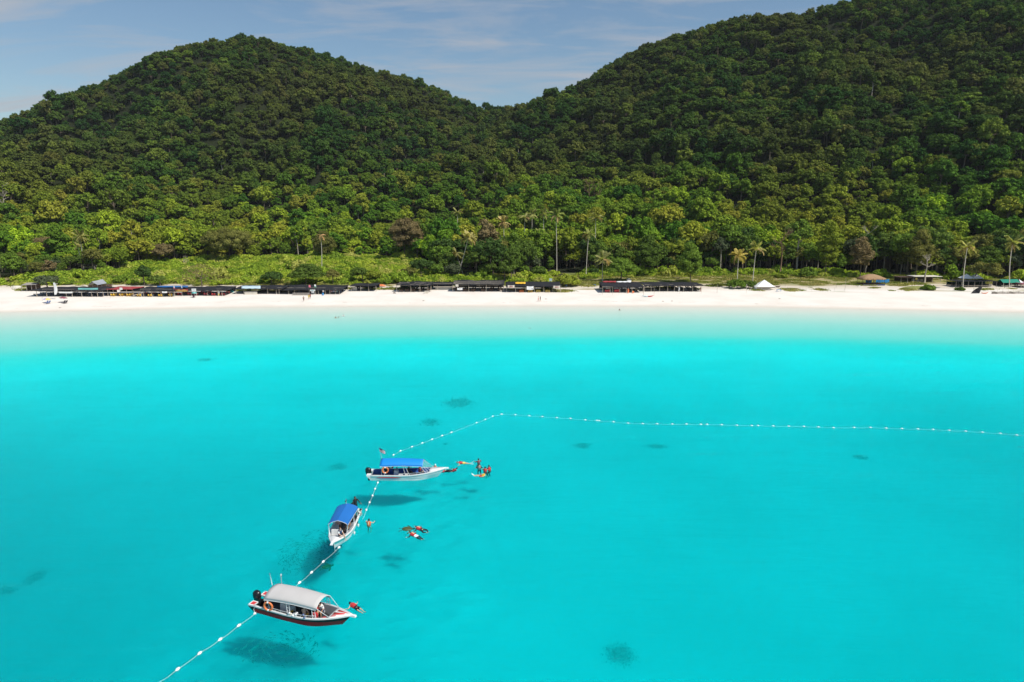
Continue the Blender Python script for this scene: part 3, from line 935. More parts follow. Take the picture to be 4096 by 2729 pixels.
# ---- single trees on the back of the beach, placed one by one: picture x, y of the foot, crown left/right, crown top
HM = {}
def hero_mesh(shape, seed, R0, H, n, cr, flat, leaf):
    key = (shape, seed)
    if key not in HM:
        HM[key] = crown_mesh('crown', M_TREE, seed, R0=R0, H=H, nclump=n, leaves=110, leaf=leaf, shape=shape, cr=cr, flat=flat)
    return HM[key]

def hero(px, py, x0, x1, ytop, ybot, shape, tone, label, name='broadleaf_tree', seed=None, cat='tree', depth=1.0, group=None):
    b = on_land(px, py)
    l, r = at_y(x0, py, b.y).x, at_y(x1, py, b.y).x
    top, bot = at_y(px, ytop, b.y).z, at_y(px, ybot, b.y).z
    R0 = (r - l) / 2; H = max(top - bot, 1.0)
    seed = seed or int(px)
    nn = {'dome': 34, 'tall': 34, 'tier': 40, 'bush': 26}[shape]
    if shape == 'bush': H = max(top - b.z, 1.0)
    me, C = crown_mesh('crown', M_TREE, seed, R0=R0, H=H, nclump=int(nn * min(2.2, max(1, R0 / 4))), leaves=int(min(300, max(80, 80 * (R0 / 3) ** 1.6))), leaf=0.42, shape=shape,
                       cr={'dome': (0.15, 0.30) if R0 > 4 else (0.2, 0.36), 'tall': (0.26, 0.42), 'tier': (0.2, 0.32), 'bush': (0.2, 0.36)}[shape], flat=0.5 if shape == 'tier' else 0.8)
    if tone == 'brownish' and shape == 'tier':
        me, C = crown_mesh('crown', M_TREE, seed, R0=R0, H=H, nclump=60, leaves=26, leaf=0.34, shape=shape, cr=(0.2, 0.34), flat=0.4, core=False)
    t = empty(name, b, 0, label, cat, group)
    c = bpy.data.objects.new('crown', me); COL.objects.link(c); c.parent = t; c.color = (*TONES[tone], 1)
    z0 = max(bot - b.z, 0.0) if shape != 'bush' else 0.0
    if shape == 'bush': H = max(top - b.z, 1.0)
    c.location = ((l + r) / 2 - b.x, 0, z0)
    tb = MB(); C2 = [q + np.array([(l + r) / 2 - b.x, 0, 0]) for q in C]
    trunk_into(tb, np.random.default_rng(seed), C2 if shape != 'tier' else C2[::2] * 3, z0, 0.22 if shape != 'bush' else 0.1)
    tb.build('trunk', M_BARK, t)
    return t

HEROES = [
 (190, 1160, 148, 226, 1110, 1132, 'dome', 'grey-green', 'small round grey-green tree just behind the black nets left of the sail flag'),
 (580, 1143, 546, 612, 1070, 1105, 'tall', 'dark green', 'dark upright tree rising behind the yellow chair shelter'),
 (640, 1143, 598, 655, 1108, 1125, 'dome', 'mid green', 'low bright tree leaning against the dark upright tree behind the yellow chair shelter'),
 (808, 1146, 720, 892, 1062, 1122, 'tier', 'brownish', 'half-bare brown layered tree with level branches behind the red banner'),
 (1085, 1139, 1045, 1134, 1094, 1118, 'dome', 'dark green', 'small dark twin-stemmed tree behind the pale blue roof'),
 (1225, 1139, 1170, 1300, 1062, 1105, 'tier', 'mid green', 'broad layered green tree right behind the two flags shelter'),
 (1333, 1138, 1308, 1356, 1080, 1112, 'dome', 'olive', 'small olive tree at the right end of the two flags shelter'),
 (1452, 1132, 1405, 1472, 1074, 1108, 'dome', 'mid green', 'round lollipop tree growing through the small boarded shelter'),
 (1482, 1132, 1462, 1528, 1086, 1112, 'dome', 'yellow-green', 'yellowish tree right beside the round tree of the small boarded shelter'),
 (1640, 1128, 1612, 1664, 1072, 1104, 'dome', 'olive', 'loose olive tree at the left of the clump behind the pole shelter'),
 (1685, 1122, 1645, 1735, 1040, 1085, 'dome', 'dark green', 'tallest dark tree of the clump behind the pole shelter'),
 (1750, 1124, 1718, 1778, 1058, 1095, 'dome', 'fresh green', 'fresh green round tree at the right of the clump behind the pole shelter'),
 (1805, 1122, 1778, 1850, 1060, 1090, 'dome', 'grey-green', 'grey fine-leaved tree beneath the crossing palms'),
 (1880, 1122, 1850, 1925, 1085, 1105, 'bush', 'grey-green', 'grey-green bush right of the crossing palms'),
 (1950, 1120, 1910, 1990, 1055, 1090, 'dome', 'fresh green', 'bright tree behind the sagging beams of the long pole shelter'),
 (2018, 1132, 1988, 2060, 1046, 1085, 'tall', 'mid green', 'upright leafy tree between the long pole shelter and the yellow awning'),
 (2095, 1115, 2072, 2118, 1062, 1088, 'dome', 'fresh green', 'small fresh tree in front of the dark woods behind the yellow awning'),
 (2165, 1122, 2126, 2188, 1070, 1095, 'tall', 'mid green', 'bushy tree wrapped round the foot of the palm behind the yellow awning'),
 (2270, 1146, 2222, 2318, 1092, 1128, 'bush', 'yellow-green', 'big rounded yellow-green bush on the sand right of the yellow awning'),
 (2378, 1102, 2350, 2402, 1068, 1090, 'bush', 'dark green', 'dark glossy bush left of the low wide palm'),
 (2484, 1125, 2418, 2546, 1040, 1082, 'tier', 'fresh green', 'wide layered bright green tree behind the red chair shelter'),
 (2762, 1132, 2706, 2812, 985, 1100, 'tall', 'fresh green', 'tall full tree standing alone at the net shelter of dark chairs'),
 (2936, 1154, 2905, 2978, 1112, 1138, 'bush', 'fresh green', 'left half of the low bushes round the two palms', 'bush'),
 (2992, 1153, 2962, 3022, 1112, 1138, 'bush', 'mid green', 'right half of the low bushes round the two palms', 'bush'),
 (3124, 1112, 3100, 3148, 1094, 1104, 'bush', 'yellow-green', 'small bright bush on the grass behind the white tent', 'bush'),
 (3845, 1162, 3822, 3858, 1152, 1158, 'bush', 'mid green', 'low green cushion at the foot of the palm by the cafe', 'bush'),
 (3708, 1160, 3684, 3738, 1140, 1152, 'bush', 'fresh green', 'bright bush on the right side of the grassy sand mound', 'bush'),
 (3895, 1140, 3872, 3990, 1055, 1100, 'dome', 'olive', 'spreading dark tree shading the cafe with the white tent roofs'),
 (3660, 1118, 3620, 3720, 925, 1060, 'tall', 'olive', 'tall dark tree behind the flat-roofed shack'),
 (2290, 1028, 2284, 2346, 990, 1010, 'dome', 'mid green', 'leafy tree with exposed forked stem beside the leaning palm'),
 (3440, 1112, 3390, 3480, 955, 1060, 'tall', 'brownish', 'tall brown-topped tree left of the thatched hut'),
 (3300, 1105, 3262, 3352, 895, 1050, 'tall', 'yellow-green', 'tall yellow-green tree hung with creepers behind the thin stakes'),
 (420, 1040, 330, 460, 955, 1010, 'dome', 'brownish', 'pale brown half-bare crown above the grey-roofed hut'),
 (640, 1060, 590, 690, 975, 1030, 'dome', 'brownish', 'rusty brown round tree behind the left scrub'),
 (920, 1045, 820, 1010, 915, 1010, 'dome', 'olive', 'large feathery olive casuarina behind the scrub'),
 (1620, 1040, 1560, 1700, 875, 1000, 'dome', 'brownish', 'large tan-topped dome tree at the edge of the scrub'),
 (1740, 1030, 1640, 1790, 900, 1000, 'dome', 'mid green', 'large deep green dome tree right of the tan-topped one'),
 (1310, 1035, 1255, 1345, 930, 1010, 'tall', 'olive', 'leafy olive tree behind the nearly bare palm'),
 (240, 1060, 130, 300, 950, 1030, 'dome', 'brownish', 'grey-brown leafless thicket left of the leaning palm'),
 (2560, 1105, 2530, 2640, 950, 1060, 'tall', 'mid green', 'tall creeper-clad tree behind the layered bright green tree'),
 (3230, 1112, 3200, 3262, 1060, 1095, 'bush', 'fresh green', 'leafy undergrowth at the forest foot behind the thin stakes', 'bush'),
]
for h in HEROES:
    kw = {}
    if len(h) > 9: kw = dict(name='bush', cat='bush')
    hero(*h[:9], **kw)

# ---- palms
M_FROND = mat_leaf('palm_fronds', [(0.0, (0.9, 0.9, 0.9)), (1.0, (1.1, 1.1, 1.1))], transl=0.3)
M_PTRUNK = paint('palm_trunk', (0.60, 0.55, 0.46), rough=0.9, var=0.25, scale=4.0, spec=0.1, bump=0.3)
def frond_mesh(seed, L=3.4, droop=0.6):
    rg = np.random.default_rng(seed)
    K = 9
    s = np.linspace(0, 1, K)
    X = L * s * (1 - 0.18 * s * s); Z = L * (0.28 * s - droop * s * s)
    vs, fs = [], []
    for i in range(K - 1):
        for side in (-1, 1):
            for sub in (0, 0.5):
                f = (i + sub) / (K - 1)
                p = np.array([np.interp(f, s, X), 0, np.interp(f, s, Z)])
                ln = 0.85 * math.sin(math.pi * min(1, 0.12 + 0.9 * f)) ** 0.7 + 0.08
                d = np.array([0.55, side * 0.8, -0.35 + rg.uniform(-.15, .15)]); d /= np.linalg.norm(d)
                w = np.array([0.19, 0, 0.03])
                k = len(vs); e = p + d * ln
                vs += [p - w, p + w, e + w * 0.3, e - w * 0.3]
                fs.append((k, k + 1, k + 2, k + 3))
    mb = MB(); mb.add(vs, fs)
    mb.tube([(X[j], 0, Z[j]) for j in range(0, K, 2)], [0.05, 0.04, 0.03, 0.02, 0.01], n=3, caps=False)
    me = mb.mesh('frond'); me.materials.append(M_FROND)
    return me
FR = [frond_mesh(i, L=l, droop=d) for i, (l, d) in enumerate([(3.3, 0.25), (3.6, 0.5), (3.2, 0.85), (3.4, 0.65)])]
pr = random.Random(3)
def palm(bx, by, cx, cy, label, nf=17, size=1.0, tone=(0.16, 0.15, 0.05), hidden=None, name='coconut_palm', group=None):
    b = on_land(bx, by)
    if hidden:                                        # foot hidden by other trees: stands at this distance
        p = at_y(bx, by, hidden); b = Vector((p.x, hidden, land_height(p.x, hidden)))
    top = at_y(cx, cy, b.y)
    d = top - b
    t = empty(name, b, 0, label, 'palm', group)
    mb = MB()
    n = 9; P = []
    bend = pr.uniform(-0.5, 0.5)
    for i in range(n):
        f = i / (n - 1)
        P.append((d.x * f + bend * math.sin(f * math.pi) * 0.6, 0.3 * math.sin(f * 3.1), d.z * f - (0.4 if i == 0 else 0)))
    mb.tube(P, [0.24 if i == 0 else 0.17 - 0.05 * i / n for i in range(n)], n=8)
    mb.build('trunk', M_PTRUNK, t)
    nf = int(nf * 1.35)
    for k in range(nf):
        el = pr.choice([0, 0, 1, 1, 3, 2]) if nf > 8 else pr.choice([2, 2, 3])
        o = bpy.data.objects.new('frond', FR[el]); COL.objects.link(o); o.parent = t
        o.location = (d.x, 0.0, d.z)
        o.rotation_euler = (pr.uniform(-.3, .3), -pr.uniform(0.3, 1.15) if el == 0 else pr.uniform(-0.45, 0.75), 2 * math.pi * k / nf + pr.uniform(-0.2, 0.2))
        s = size * pr.uniform(1.2, 1.5); o.scale = (s, s, s)
        v = pr.uniform(1.2, 2.0)
        c = tuple(q * v for q in tone)
        if el == 2: c = (0.22 * v, 0.16 * v, 0.08 * v)
        o.color = (*c, 1)
    return t
PG = (0.13, 0.15, 0.04)
palm(337, 1090, 320, 944, 'leaning palm above the hut with the grey metal roof', 16, 0.9)
palm(328, 1084, 312, 986, 'shorter thin palm just left of the leaning palm above the grey roof', 9, 0.6)
palm(1287, 1084, 1283, 941, 'nearly bare palm with a few brown fronds above the two flags shelter', 6, 0.65, (0.28, 0.17, 0.09))
palm(1826, 1124, 1874, 950, 'right-leaning palm of the crossing pair, crown higher', 16, 0.95, (0.22, 0.19, 0.07))
palm(1858, 1113, 1824, 1012, 'left-leaning palm of the crossing pair, crown lower', 11, 0.7, (0.17, 0.16, 0.06))
palm(2014, 1080, 2014, 888, 'tall straight palm with tan fronds behind the long pole shelter', 16, 0.95, (0.24, 0.19, 0.08))
palm(2164, 1076, 2165, 932, 'straight green-crowned palm above the yellow awning', 16, 0.85, PG)
palm(2227, 1098, 2224, 860, 'tallest straight palm beside the sand track', 15, 0.9, PG)
palm(2344, 1108, 2355, 938, 'slightly leaning palm right of the sand track', 15, 0.8, (0.19, 0.2, 0.06))
palm(2410, 1126, 2411, 1037, 'low wide-crowned palm behind the red chair shelter', 18, 1.0, (0.16, 0.16, 0.06))
palm(2948, 1150, 2955, 1022, 'left palm rising from the low bushes, golden drooping fronds', 13, 0.85, (0.30, 0.24, 0.07))
palm(3009, 1147, 3026, 993, 'right palm rising from the low bushes', 14, 0.85, (0.2, 0.19, 0.06))
palm(3851, 1156, 3870, 988, 'leaning palm in front of the cafe with the white tent roofs', 15, 0.95, (0.2, 0.19, 0.06))
palm(4038, 1150, 4051, 972, 'tall palm in front of the green roof', 15, 0.95, (0.19, 0.19, 0.06))
palm(2383, 1000, 2383, 872, 'palm standing among the trees above the leaning palm by the track', 15, 0.9, (0.21, 0.2, 0.07), hidden=322)
palm(2753, 1040, 2750, 932, 'palm half buried in forest above the tree that stands alone', 16, 1.0, PG, hidden=316)
palm(2098, 950, 2098, 868, 'leftmost of three palm crowns deep in the trees above the yellow awning', 13, 0.8, (0.17, 0.17, 0.06), hidden=338)
palm(2128, 950, 2128, 855, 'middle of three palm crowns deep in the trees above the yellow awning', 13, 0.8, (0.17, 0.17, 0.06), hidden=342)
palm(2174, 950, 2174, 856, 'rightmost of three palm crowns deep in the trees above the yellow awning', 12, 0.75, (0.17, 0.17, 0.06), hidden=338)
palm(1829, 950, 1829, 848, 'palm crown poking out of the trees above the crossing palms', 12, 0.75, (0.17, 0.17, 0.06), hidden=342)
# crownless palm stem
b = on_land(2009, 1090); tp = at_y(2001, 941, b.y)
t = empty('dead_palm', b, 0, 'crownless bare palm stem beside the tall straight palm with tan fronds', 'palm')
MB().tube([(0, 0, -0.3), ((tp.x - b.x) * .5 + .1, 0, (tp.z - b.z) * .5), (tp.x - b.x, 0, tp.z - b.z)], [0.2, 0.15, 0.1], n=7).build('trunk', M_PTRUNK, t)

# ---- leafless trees
def bare_tree(px, py, top_py, label, spread=3.5, hidden=None, mat=None, seed=1, name='bare_tree'):
    rg = random.Random(seed)
    if hidden:
        p = at_y(px, py, hidden); b = Vector((p.x, hidden, land_height(p.x, hidden)))
    else: b = on_land(px, py)
    H = at_y(px, top_py, b.y).z - b.z
    t = empty(name, b, 0, label, 'tree')
    mb = MB(); br = MB()
    fork = H * 0.45
    mb.tube([(0, 0, -1), (rg.uniform(-.3, .3), 0, fork * 0.6), (rg.uniform(-.3, .3), 0, fork), (rg.uniform(-.6, .6), 0, H * 0.8)], [0.36, 0.28, 0.22, 0.08], n=6)
    def limb(p, d, ln, r, lv):
        e = p + d * ln
        mid = p.lerp(e, 0.5) + Vector((rg.uniform(-.2, .2), rg.uniform(-.2, .2), rg.uniform(0, .3)))
        br.tube([p, mid, e], [r, r * 0.7, r * 0.4], n=4, caps=False)
        if lv > 0:
            for _ in range(3):
                dd = (d + Vector((rg.uniform(-.9, .9), rg.uniform(-.9, .9), rg.uniform(-.1, .8)))).normalized()
                limb(p.lerp(e, rg.uniform(.55, 1)), dd, ln * rg.uniform(.5, .75), r * 0.5, lv - 1)
    for k in range(8):
        a = 2 * math.pi * k / 8 + rg.uniform(-.3, .3)
        z = rg.uniform(fork * 0.8, H * 0.75)
        d = Vector((math.cos(a), math.sin(a), rg.uniform(0.3, 1.1))).normalized()
        limb(Vector((0, 0, z)), d, spread * rg.uniform(.5, .8), 0.15, 3)
    mb.build('trunk', mat or M_TWIG, t); br.build('branches', mat or M_TWIG, t)
    return t
bare_tree(3122, 1062, 900, 'bare reddish-brown tree at the forest edge behind the white tent', 5.0, hidden=300, seed=2)
bare_tree(2357, 830, 690, 'large bare reddish tree high above the sand track', 6.0, hidden=455, seed=4)
bare_tree(2398, 840, 705, 'thin bare reddish tree just right of the large bare one on the slope', 3.0, hidden=450, seed=9)
bare_tree(3622, 1020, 850, 'pale bare-stemmed tree above the flat-roofed shack', 3.0, hidden=312, mat=M_PALEBARK, seed=6)
bare_tree(3700, 1120, 985, 'slim white-stemmed tree growing through the flat roof of the shack', 2.2, hidden=271, mat=M_PALEBARK, seed=8)
bare_tree(3464, 1020, 870, 'forked grey tree standing clear above the thatched hut', 4.0, hidden=310, mat=M_PALEBARK, seed=12)
bare_tree(2350 + 600, 210, 60, 'lone wispy tree sticking up on the right hill skyline', 2.2, hidden=705, mat=M_BARK, seed=14)
bare_tree(15, 800, 690, 'bare grey tree on the slope at the left edge', 3.5, hidden=400, mat=M_PALEBARK, seed=15)
# ------------------------------------------------------------------ shelters, huts and things on the beach
br_ = random.Random(11)
M_NET = paint('black_shade_net', (0.028, 0.028, 0.032), rough=0.85, var=0.45, scale=1.5, spec=0.15)
M_NETG = paint('dark_green_net', (0.015, 0.05, 0.035), rough=0.85, var=0.3, scale=1.5, spec=0.15)
M_WOOD = paint('weathered_poles', (0.52, 0.45, 0.36), rough=0.85, var=0.25, scale=3, spec=0.15)
M_DWOOD = paint('dark_wood', (0.10, 0.065, 0.045), rough=0.8, var=0.3, scale=3, spec=0.2)
M_GWOOD = paint('grey_boards', (0.34, 0.31, 0.28), rough=0.85, var=0.25, scale=3, spec=0.15)
M_WHITE = paint('white_cloth', (0.80, 0.80, 0.79), rough=0.8, var=0.05, scale=1, spec=0.2)
M_PWHITE = paint('white_paint', (0.78, 0.78, 0.76), rough=0.4, var=0.05, scale=2)
M_CREAM = paint('cream_boards', (0.66, 0.61, 0.52), rough=0.7, var=0.1, scale=2)
M_RED = paint('red_cloth', (0.34, 0.04, 0.04), rough=0.7, var=0.15, scale=1)
M_REDP = paint('red_plastic', (0.60, 0.05, 0.06), rough=0.4, var=0.08, scale=2)
M_ORANGE = paint('orange_paint', (0.78, 0.20, 0.06), rough=0.5, var=0.1, scale=2)
M_YEL = paint('yellow_plastic', (0.80, 0.48, 0.03), rough=0.45, var=0.08, scale=2)
M_YELW = paint('yellow_wood', (0.72, 0.55, 0.12), rough=0.6, var=0.12, scale=2)
M_BLUE = paint('blue_tarp', (0.03, 0.12, 0.32), rough=0.6, var=0.12, scale=2)
M_BLUEP = paint('blue_plastic', (0.03, 0.25, 0.60), rough=0.4, var=0.08, scale=2)
M_LBLUE = paint('pale_blue_metal', (0.52, 0.66, 0.72), rough=0.5, var=0.08, scale=2)
M_TEAL = paint('teal_cloth', (0.20, 0.55, 0.52), rough=0.7, var=0.1, scale=2)
M_GREYM = paint('grey_metal_roof', (0.50, 0.52, 0.54), rough=0.4, var=0.1, scale=2, metal=0.3)
M_GREEN = paint('green_metal_roof', (0.02, 0.25, 0.16), rough=0.45, var=0.1, scale=2)
M_THATCH = paint('thatch', (0.40, 0.26, 0.15), rough=0.95, var=0.35, scale=8, spec=0.05, bump=0.6)
M_BLACK = paint('black_plastic', (0.02, 0.02, 0.022), rough=0.5, var=0.15, scale=3)
M_MAROON = paint('maroon_cloth', (0.22, 0.07, 0.09), rough=0.8, var=0.1, scale=2)
M_PURP = paint('purple_cloth', (0.34, 0.24, 0.55), rough=0.8, var=0.1, scale=2)
M_PINK = paint('pink_cloth', (0.70, 0.18, 0.25), rough=0.8, var=0.1, scale=2)
M_NAVYL = paint('blue_canvas', (0.10, 0.16, 0.32), rough=0.8, var=0.1, scale=2)

def zt(px, py, y): return at_y(px, py, y).z

def shelter(name, label, posts, base_py, front_py, back_py, depth, x0=None, x1=None, net=None, beams=True, backnet=True, roof=True,
            sag=0.35, wavy=0.15, cat='shelter', overhang=0.3, sidewall=None, poleover=0):
    """net roof on rough poles. posts: picture x of the front posts; front_py/back_py: picture y of the roof's front and back edge"""
    mid = sum(posts) / len(posts)
    b = on_land(mid, base_py)
    t = empty(name, b, 0, label, cat)
    yf = b.y; yb = yf + depth
    zf = [zt(p, front_py, yf) - b.z for p in (posts[0], posts[-1])]
    zb = [zt(p, back_py, yb) - b.z for p in (posts[0], posts[-1])]
    X0 = at_y(x0 if x0 is not None else posts[0], base_py, yf).x - b.x
    X1 = at_y(x1 if x1 is not None else posts[-1], base_py, yf).x - b.x
    def zlerp(f, g): return (zf[0] * (1 - f) + zf[1] * f) * (1 - g) + (zb[0] * (1 - f) + zb[1] * f) * g
    fr_x = []
    for p in posts:
        x = at_y(p, base_py, yf).x - b.x
        f = (x - X0) / max(X1 - X0, 0.1)
        gz = land_height(b.x + x, yf) - b.z
        h = zlerp(min(max(f, 0), 1), 0) + br_.uniform(0.02, 0.35)
        MB().tube([(x + br_.uniform(-.06, .06), 0, gz - 0.3), (x, 0, (gz + h) / 2), (x + br_.uniform(-.1, .1), 0, h)], 0.075, n=6).build('post', M_WOOD, t)
        fr_x.append(x)
    nb_ = max(2, len(posts) // 2 + 1)
    for k in range(nb_):
        x = X0 + (X1 - X0) * k / (nb_ - 1)
        gz = land_height(b.x + x, yb) - b.z
        MB().tube([(x, depth - 0.15, gz - 0.3), (x, depth - 0.15, zlerp(k / (nb_ - 1), 1))], 0.06, n=5).build('post', M_WOOD, t)
    if beams:
        for g in (0.0, 0.5, 1.0)[:2 + (poleover > 0)]:
            P = []
            for k in range(9):
                f = k / 8
                P.append((X0 + (X1 - X0) * f, depth * g - (0.02 if g == 0 else 0.2), zlerp(f, g) - (0.1 if g == 0 else 0.12) - sag * 0.35 * abs(math.sin(f * math.pi * max(1, len(posts) - 1))) * (0.4 if poleover == 0 else 1)))
            MB().tube(P, 0.045, n=5).build('beam', M_WOOD, t)
    if roof:
        nc = max(12, int((X1 - X0) / 0.7)); nr = 7
        rows = []
        for j in range(nr + 1):
            g = j / nr; row = []
            for i in range(nc + 1):
                f = i / nc
                w = mnoise.noise(Vector((f * (X1 - X0) * 0.35 + mid, g * 2.2, 1.7)))
                z = zlerp(f, g) + w * wavy * 1.5 - sag * 0.5 * math.sin(g * math.pi) * (0.5 + 0.5 * abs(math.sin(f * math.pi * (len(posts) - 1))))
                e = overhang * (1 + 0.6 * mnoise.noise(Vector((f * 9 + mid, g, 0))))
                row.append((X0 - overhang + (X1 - X0 + 2 * overhang) * f, -e * (1 - g) + (depth + e * g) * g, z + 0.06))
            rows.append(row)
        MB().sheet(rows, 0.03).build('roof_net', net or M_NET, t)
        # the front edge of the net hangs down in a ragged valance
        low, up = [], []
        for i in range(nc + 1):
            f = i / nc
            x = X0 - overhang + (X1 - X0 + 2 * overhang) * f
            up.append((x, rows[0][i][1] - 0.02, rows[0][i][2] - 0.035))
            low.append((x, rows[0][i][1] - 0.05, rows[0][i][2] - 0.18 - 0.25 * abs(mnoise.noise(Vector((f * 14, mid, 0))))))
        mbv = MB(); mbv.sheet([low, up], 0.0); mbv.sheet([[(p[0], p[1] + .03, p[2]) for p in low], [(p[0], p[1] + .03, p[2]) for p in up]])
        mbv.build('valance', net or M_NET, t)
    if poleover:
        for k in range(poleover):
            g = (k + 0.6) / (poleover + 0.6)
            P = [(X0 + (X1 - X0) * i / 12, depth * g, zlerp(i / 12, g) + 0.16 - 0.22 * abs(math.sin(i / 12 * math.pi * (len(posts) - 1))) + 0.04 * math.sin(i + k)) for i in range(13)]
            MB().tube(P, 0.05, n=5).build('roof_pole', M_WOOD, t)
    if backnet:
        nc = 14
        top = [(X0 + (X1 - X0) * i / nc, depth - 0.05, zlerp(i / nc, 1) - 0.02) for i in range(nc + 1)]
        bot = [(X0 + (X1 - X0) * i / nc, depth - 0.02 + 0.2 * mnoise.noise(Vector((i * .7, mid, 2))), max(0.0, land_height(b.x + X0 + (X1 - X0) * i / nc, yb) - b.z) + 0.35) for i in range(nc + 1)]
        m2 = MB(); m2.sheet([bot, top]); m2.sheet([[(p[0], p[1] + .03, p[2]) for p in bot], [(p[0], p[1] + .03, p[2]) for p in top]])
        m2.build('back_net', sidewall or net or M_NET, t)
    t['_'] = 0
    del t['_']
    return dict(t=t, b=b, yf=yf, yb=yb, X0=X0 + b.x, X1=X1 + b.x, depth=depth)

# ---- furniture
def make_chair(mat, name='chair', plastic=True):
    t = empty(name, (0, 0, -50))
    MB().box((0, 0, 0.44), (0.46, 0.46, 0.04)).build('seat', mat, t)
    MB().box((0, 0.22, 0.72), (0.46, 0.04, 0.42)).build('backrest', mat, t)
    for sx in (-1, 1):
        for sy in (-1, 1):
            MB().tube([(sx * .2, sy * .2, 0.43), (sx * .23, sy * .23, 0)], 0.022, n=4).build('leg', mat, t)
    return t
def make_table(mat, lmat=None, name='table', L=1.5, W=0.85):
    t = empty(name, (0, 0, -50))
    MB().box((0, 0, 0.74), (L, W, 0.05)).build('tabletop', mat, t)
    for sx in (-1, 1):
        for sy in (-1, 1):
            MB().box((sx * (L / 2 - .08), sy * (W / 2 - .08), 0.357), (0.06, 0.06, 0.714)).build('leg', lmat or mat, t)
    return t
def make_bench(mat):
    t = empty('bench', (0, 0, -50))
    MB().box((0, 0, 0.44), (1.6, 0.35, 0.05)).build('seat', mat, t)
    for sx in (-1, 1):
        MB().box((sx * 0.65, 0, 0.205), (0.06, 0.3, 0.41)).build('leg', mat, t)
    return t
PROTO = {}
def proto(kind, mat):
    k = (kind, mat.name)
    if k not in PROTO:
        PROTO[k] = {'chair': lambda: make_chair(mat), 'table': lambda: make_table(mat), 'bench': lambda: make_bench(mat)}[kind]()
        PROTO[k]['_first'] = 1
    return PROTO[k]
def put(kind, mat, x, y, rz, label, cat, group):
    p = proto(kind, mat)
    z = land_height(x, y) + 0.01
    if '_first' in p:
        del p['_first']
        p.location = (x, y, z); p.rotation_euler = (0, 0, rz); tag(p, label, cat, group); return p
    return copy_tree(p, (x, y, z), rz, label, group)

ORD = ['first', 'second', 'third', 'fourth', 'fifth', 'sixth', 'seventh', 'eighth']
def furnish(S, sets, where, rows=(0.25,), chair=None, table=None, nch=4, chair_word='dark', table_word='dark wooden', jitter=0.4, bench=False):
    """rows of tables with chairs under a shelter"""
    for g in rows:
        for k in range(sets):
            f = (k + 0.5 + br_.uniform(-0.12, 0.12)) / sets
            x = S['X0'] + (S['X1'] - S['X0']) * f; y = S['yf'] + S['depth'] * g + br_.uniform(-jitter, jitter)
            rz = br_.uniform(-0.15, 0.15)
            rw = {1: ['front' if g < .3 else 'back'], 2: ['front', 'back'], 3: ['front', 'middle', 'back']}[len(rows)][rows.index(g)]
            od = ORD[k]
            put('table', table, x, y, rz, '%s %s-row table, %s from left, %s' % (table_word, rw, od, where), 'table', 'tables under the beach shelters')
            for c in range(nch):
                if bench:
                    if c > 1: continue
                    put('bench', table, x, y + (-0.75 if c == 0 else 0.75), rz, '%s bench, %s side of %s %s table, %s' % (table_word, ('near', 'far')[c], od, rw, where), 'bench', 'benches under the beach shelters')
                    continue
                a = [(-0.42, -0.72, math.pi), (0.42, -0.72, math.pi), (-0.42, 0.72, 0), (0.42, 0.72, 0)][c]
                put('chair', chair, x + a[0], y + a[1], a[2] + br_.uniform(-.25, .25), '%s chair, %s of %s %s table, %s' % (chair_word, ('near left', 'near right', 'far left', 'far right')[c], od, rw, where), 'chair', 'chairs under the beach shelters')

def board(name, label, px0, px1, py0, py1, y, mat, cat, border=None, posts=False, base_py=None, marks=None, mmat=None, thick=0.04, sagging=False):
    """a sign, banner or cloth hanging upright at distance y"""
    a, c = at_y(px0, py0, y), at_y(px1, py1, y)
    w, h = c.x - a.x, a.z - c.z
    cx, cz = (a.x + c.x) / 2, c.z
    t = empty(name, (cx, y, cz), 0, label, cat)
    mb = MB()
    nx, ny = 8, 3
    def pt(i, j, o):
        f, g = i / nx, j / ny
        s = -0.10 * h * math.sin(f * math.pi) if sagging else 0
        return (-w / 2 + w * f, o + 0.05 * math.sin(f * 7) * (1 if sagging else 0), h * g + s)
    mb.sheet([[pt(i, j, -thick / 2) for i in range(nx + 1)] for j in range(ny + 1)])
    mb.sheet([[pt(i, j, thick / 2) for i in reversed(range(nx + 1))] for j in range(ny + 1)])
    mb.build('panel' if not sagging else 'cloth', mat, t)
    if marks:
        mk = MB()
        for (fx, fz, fw, fh) in marks:
            mk.box((-w / 2 + w * fx, -thick / 2 - 0.065 * (1 if sagging else .12), h * fz), (w * fw, 0.012, h * fh))
        mk.build('print', mmat or M_RED, t)
    if posts:
        gz = land_height(cx, y) - cz
        for sx in (-1, 1):
            MB().tube([(sx * w * 0.48, 0.06, gz - 0.2), (sx * w * 0.48, 0.06, h * 1.05)], 0.035, n=5).build('post', M_PWHITE, t)
    return t

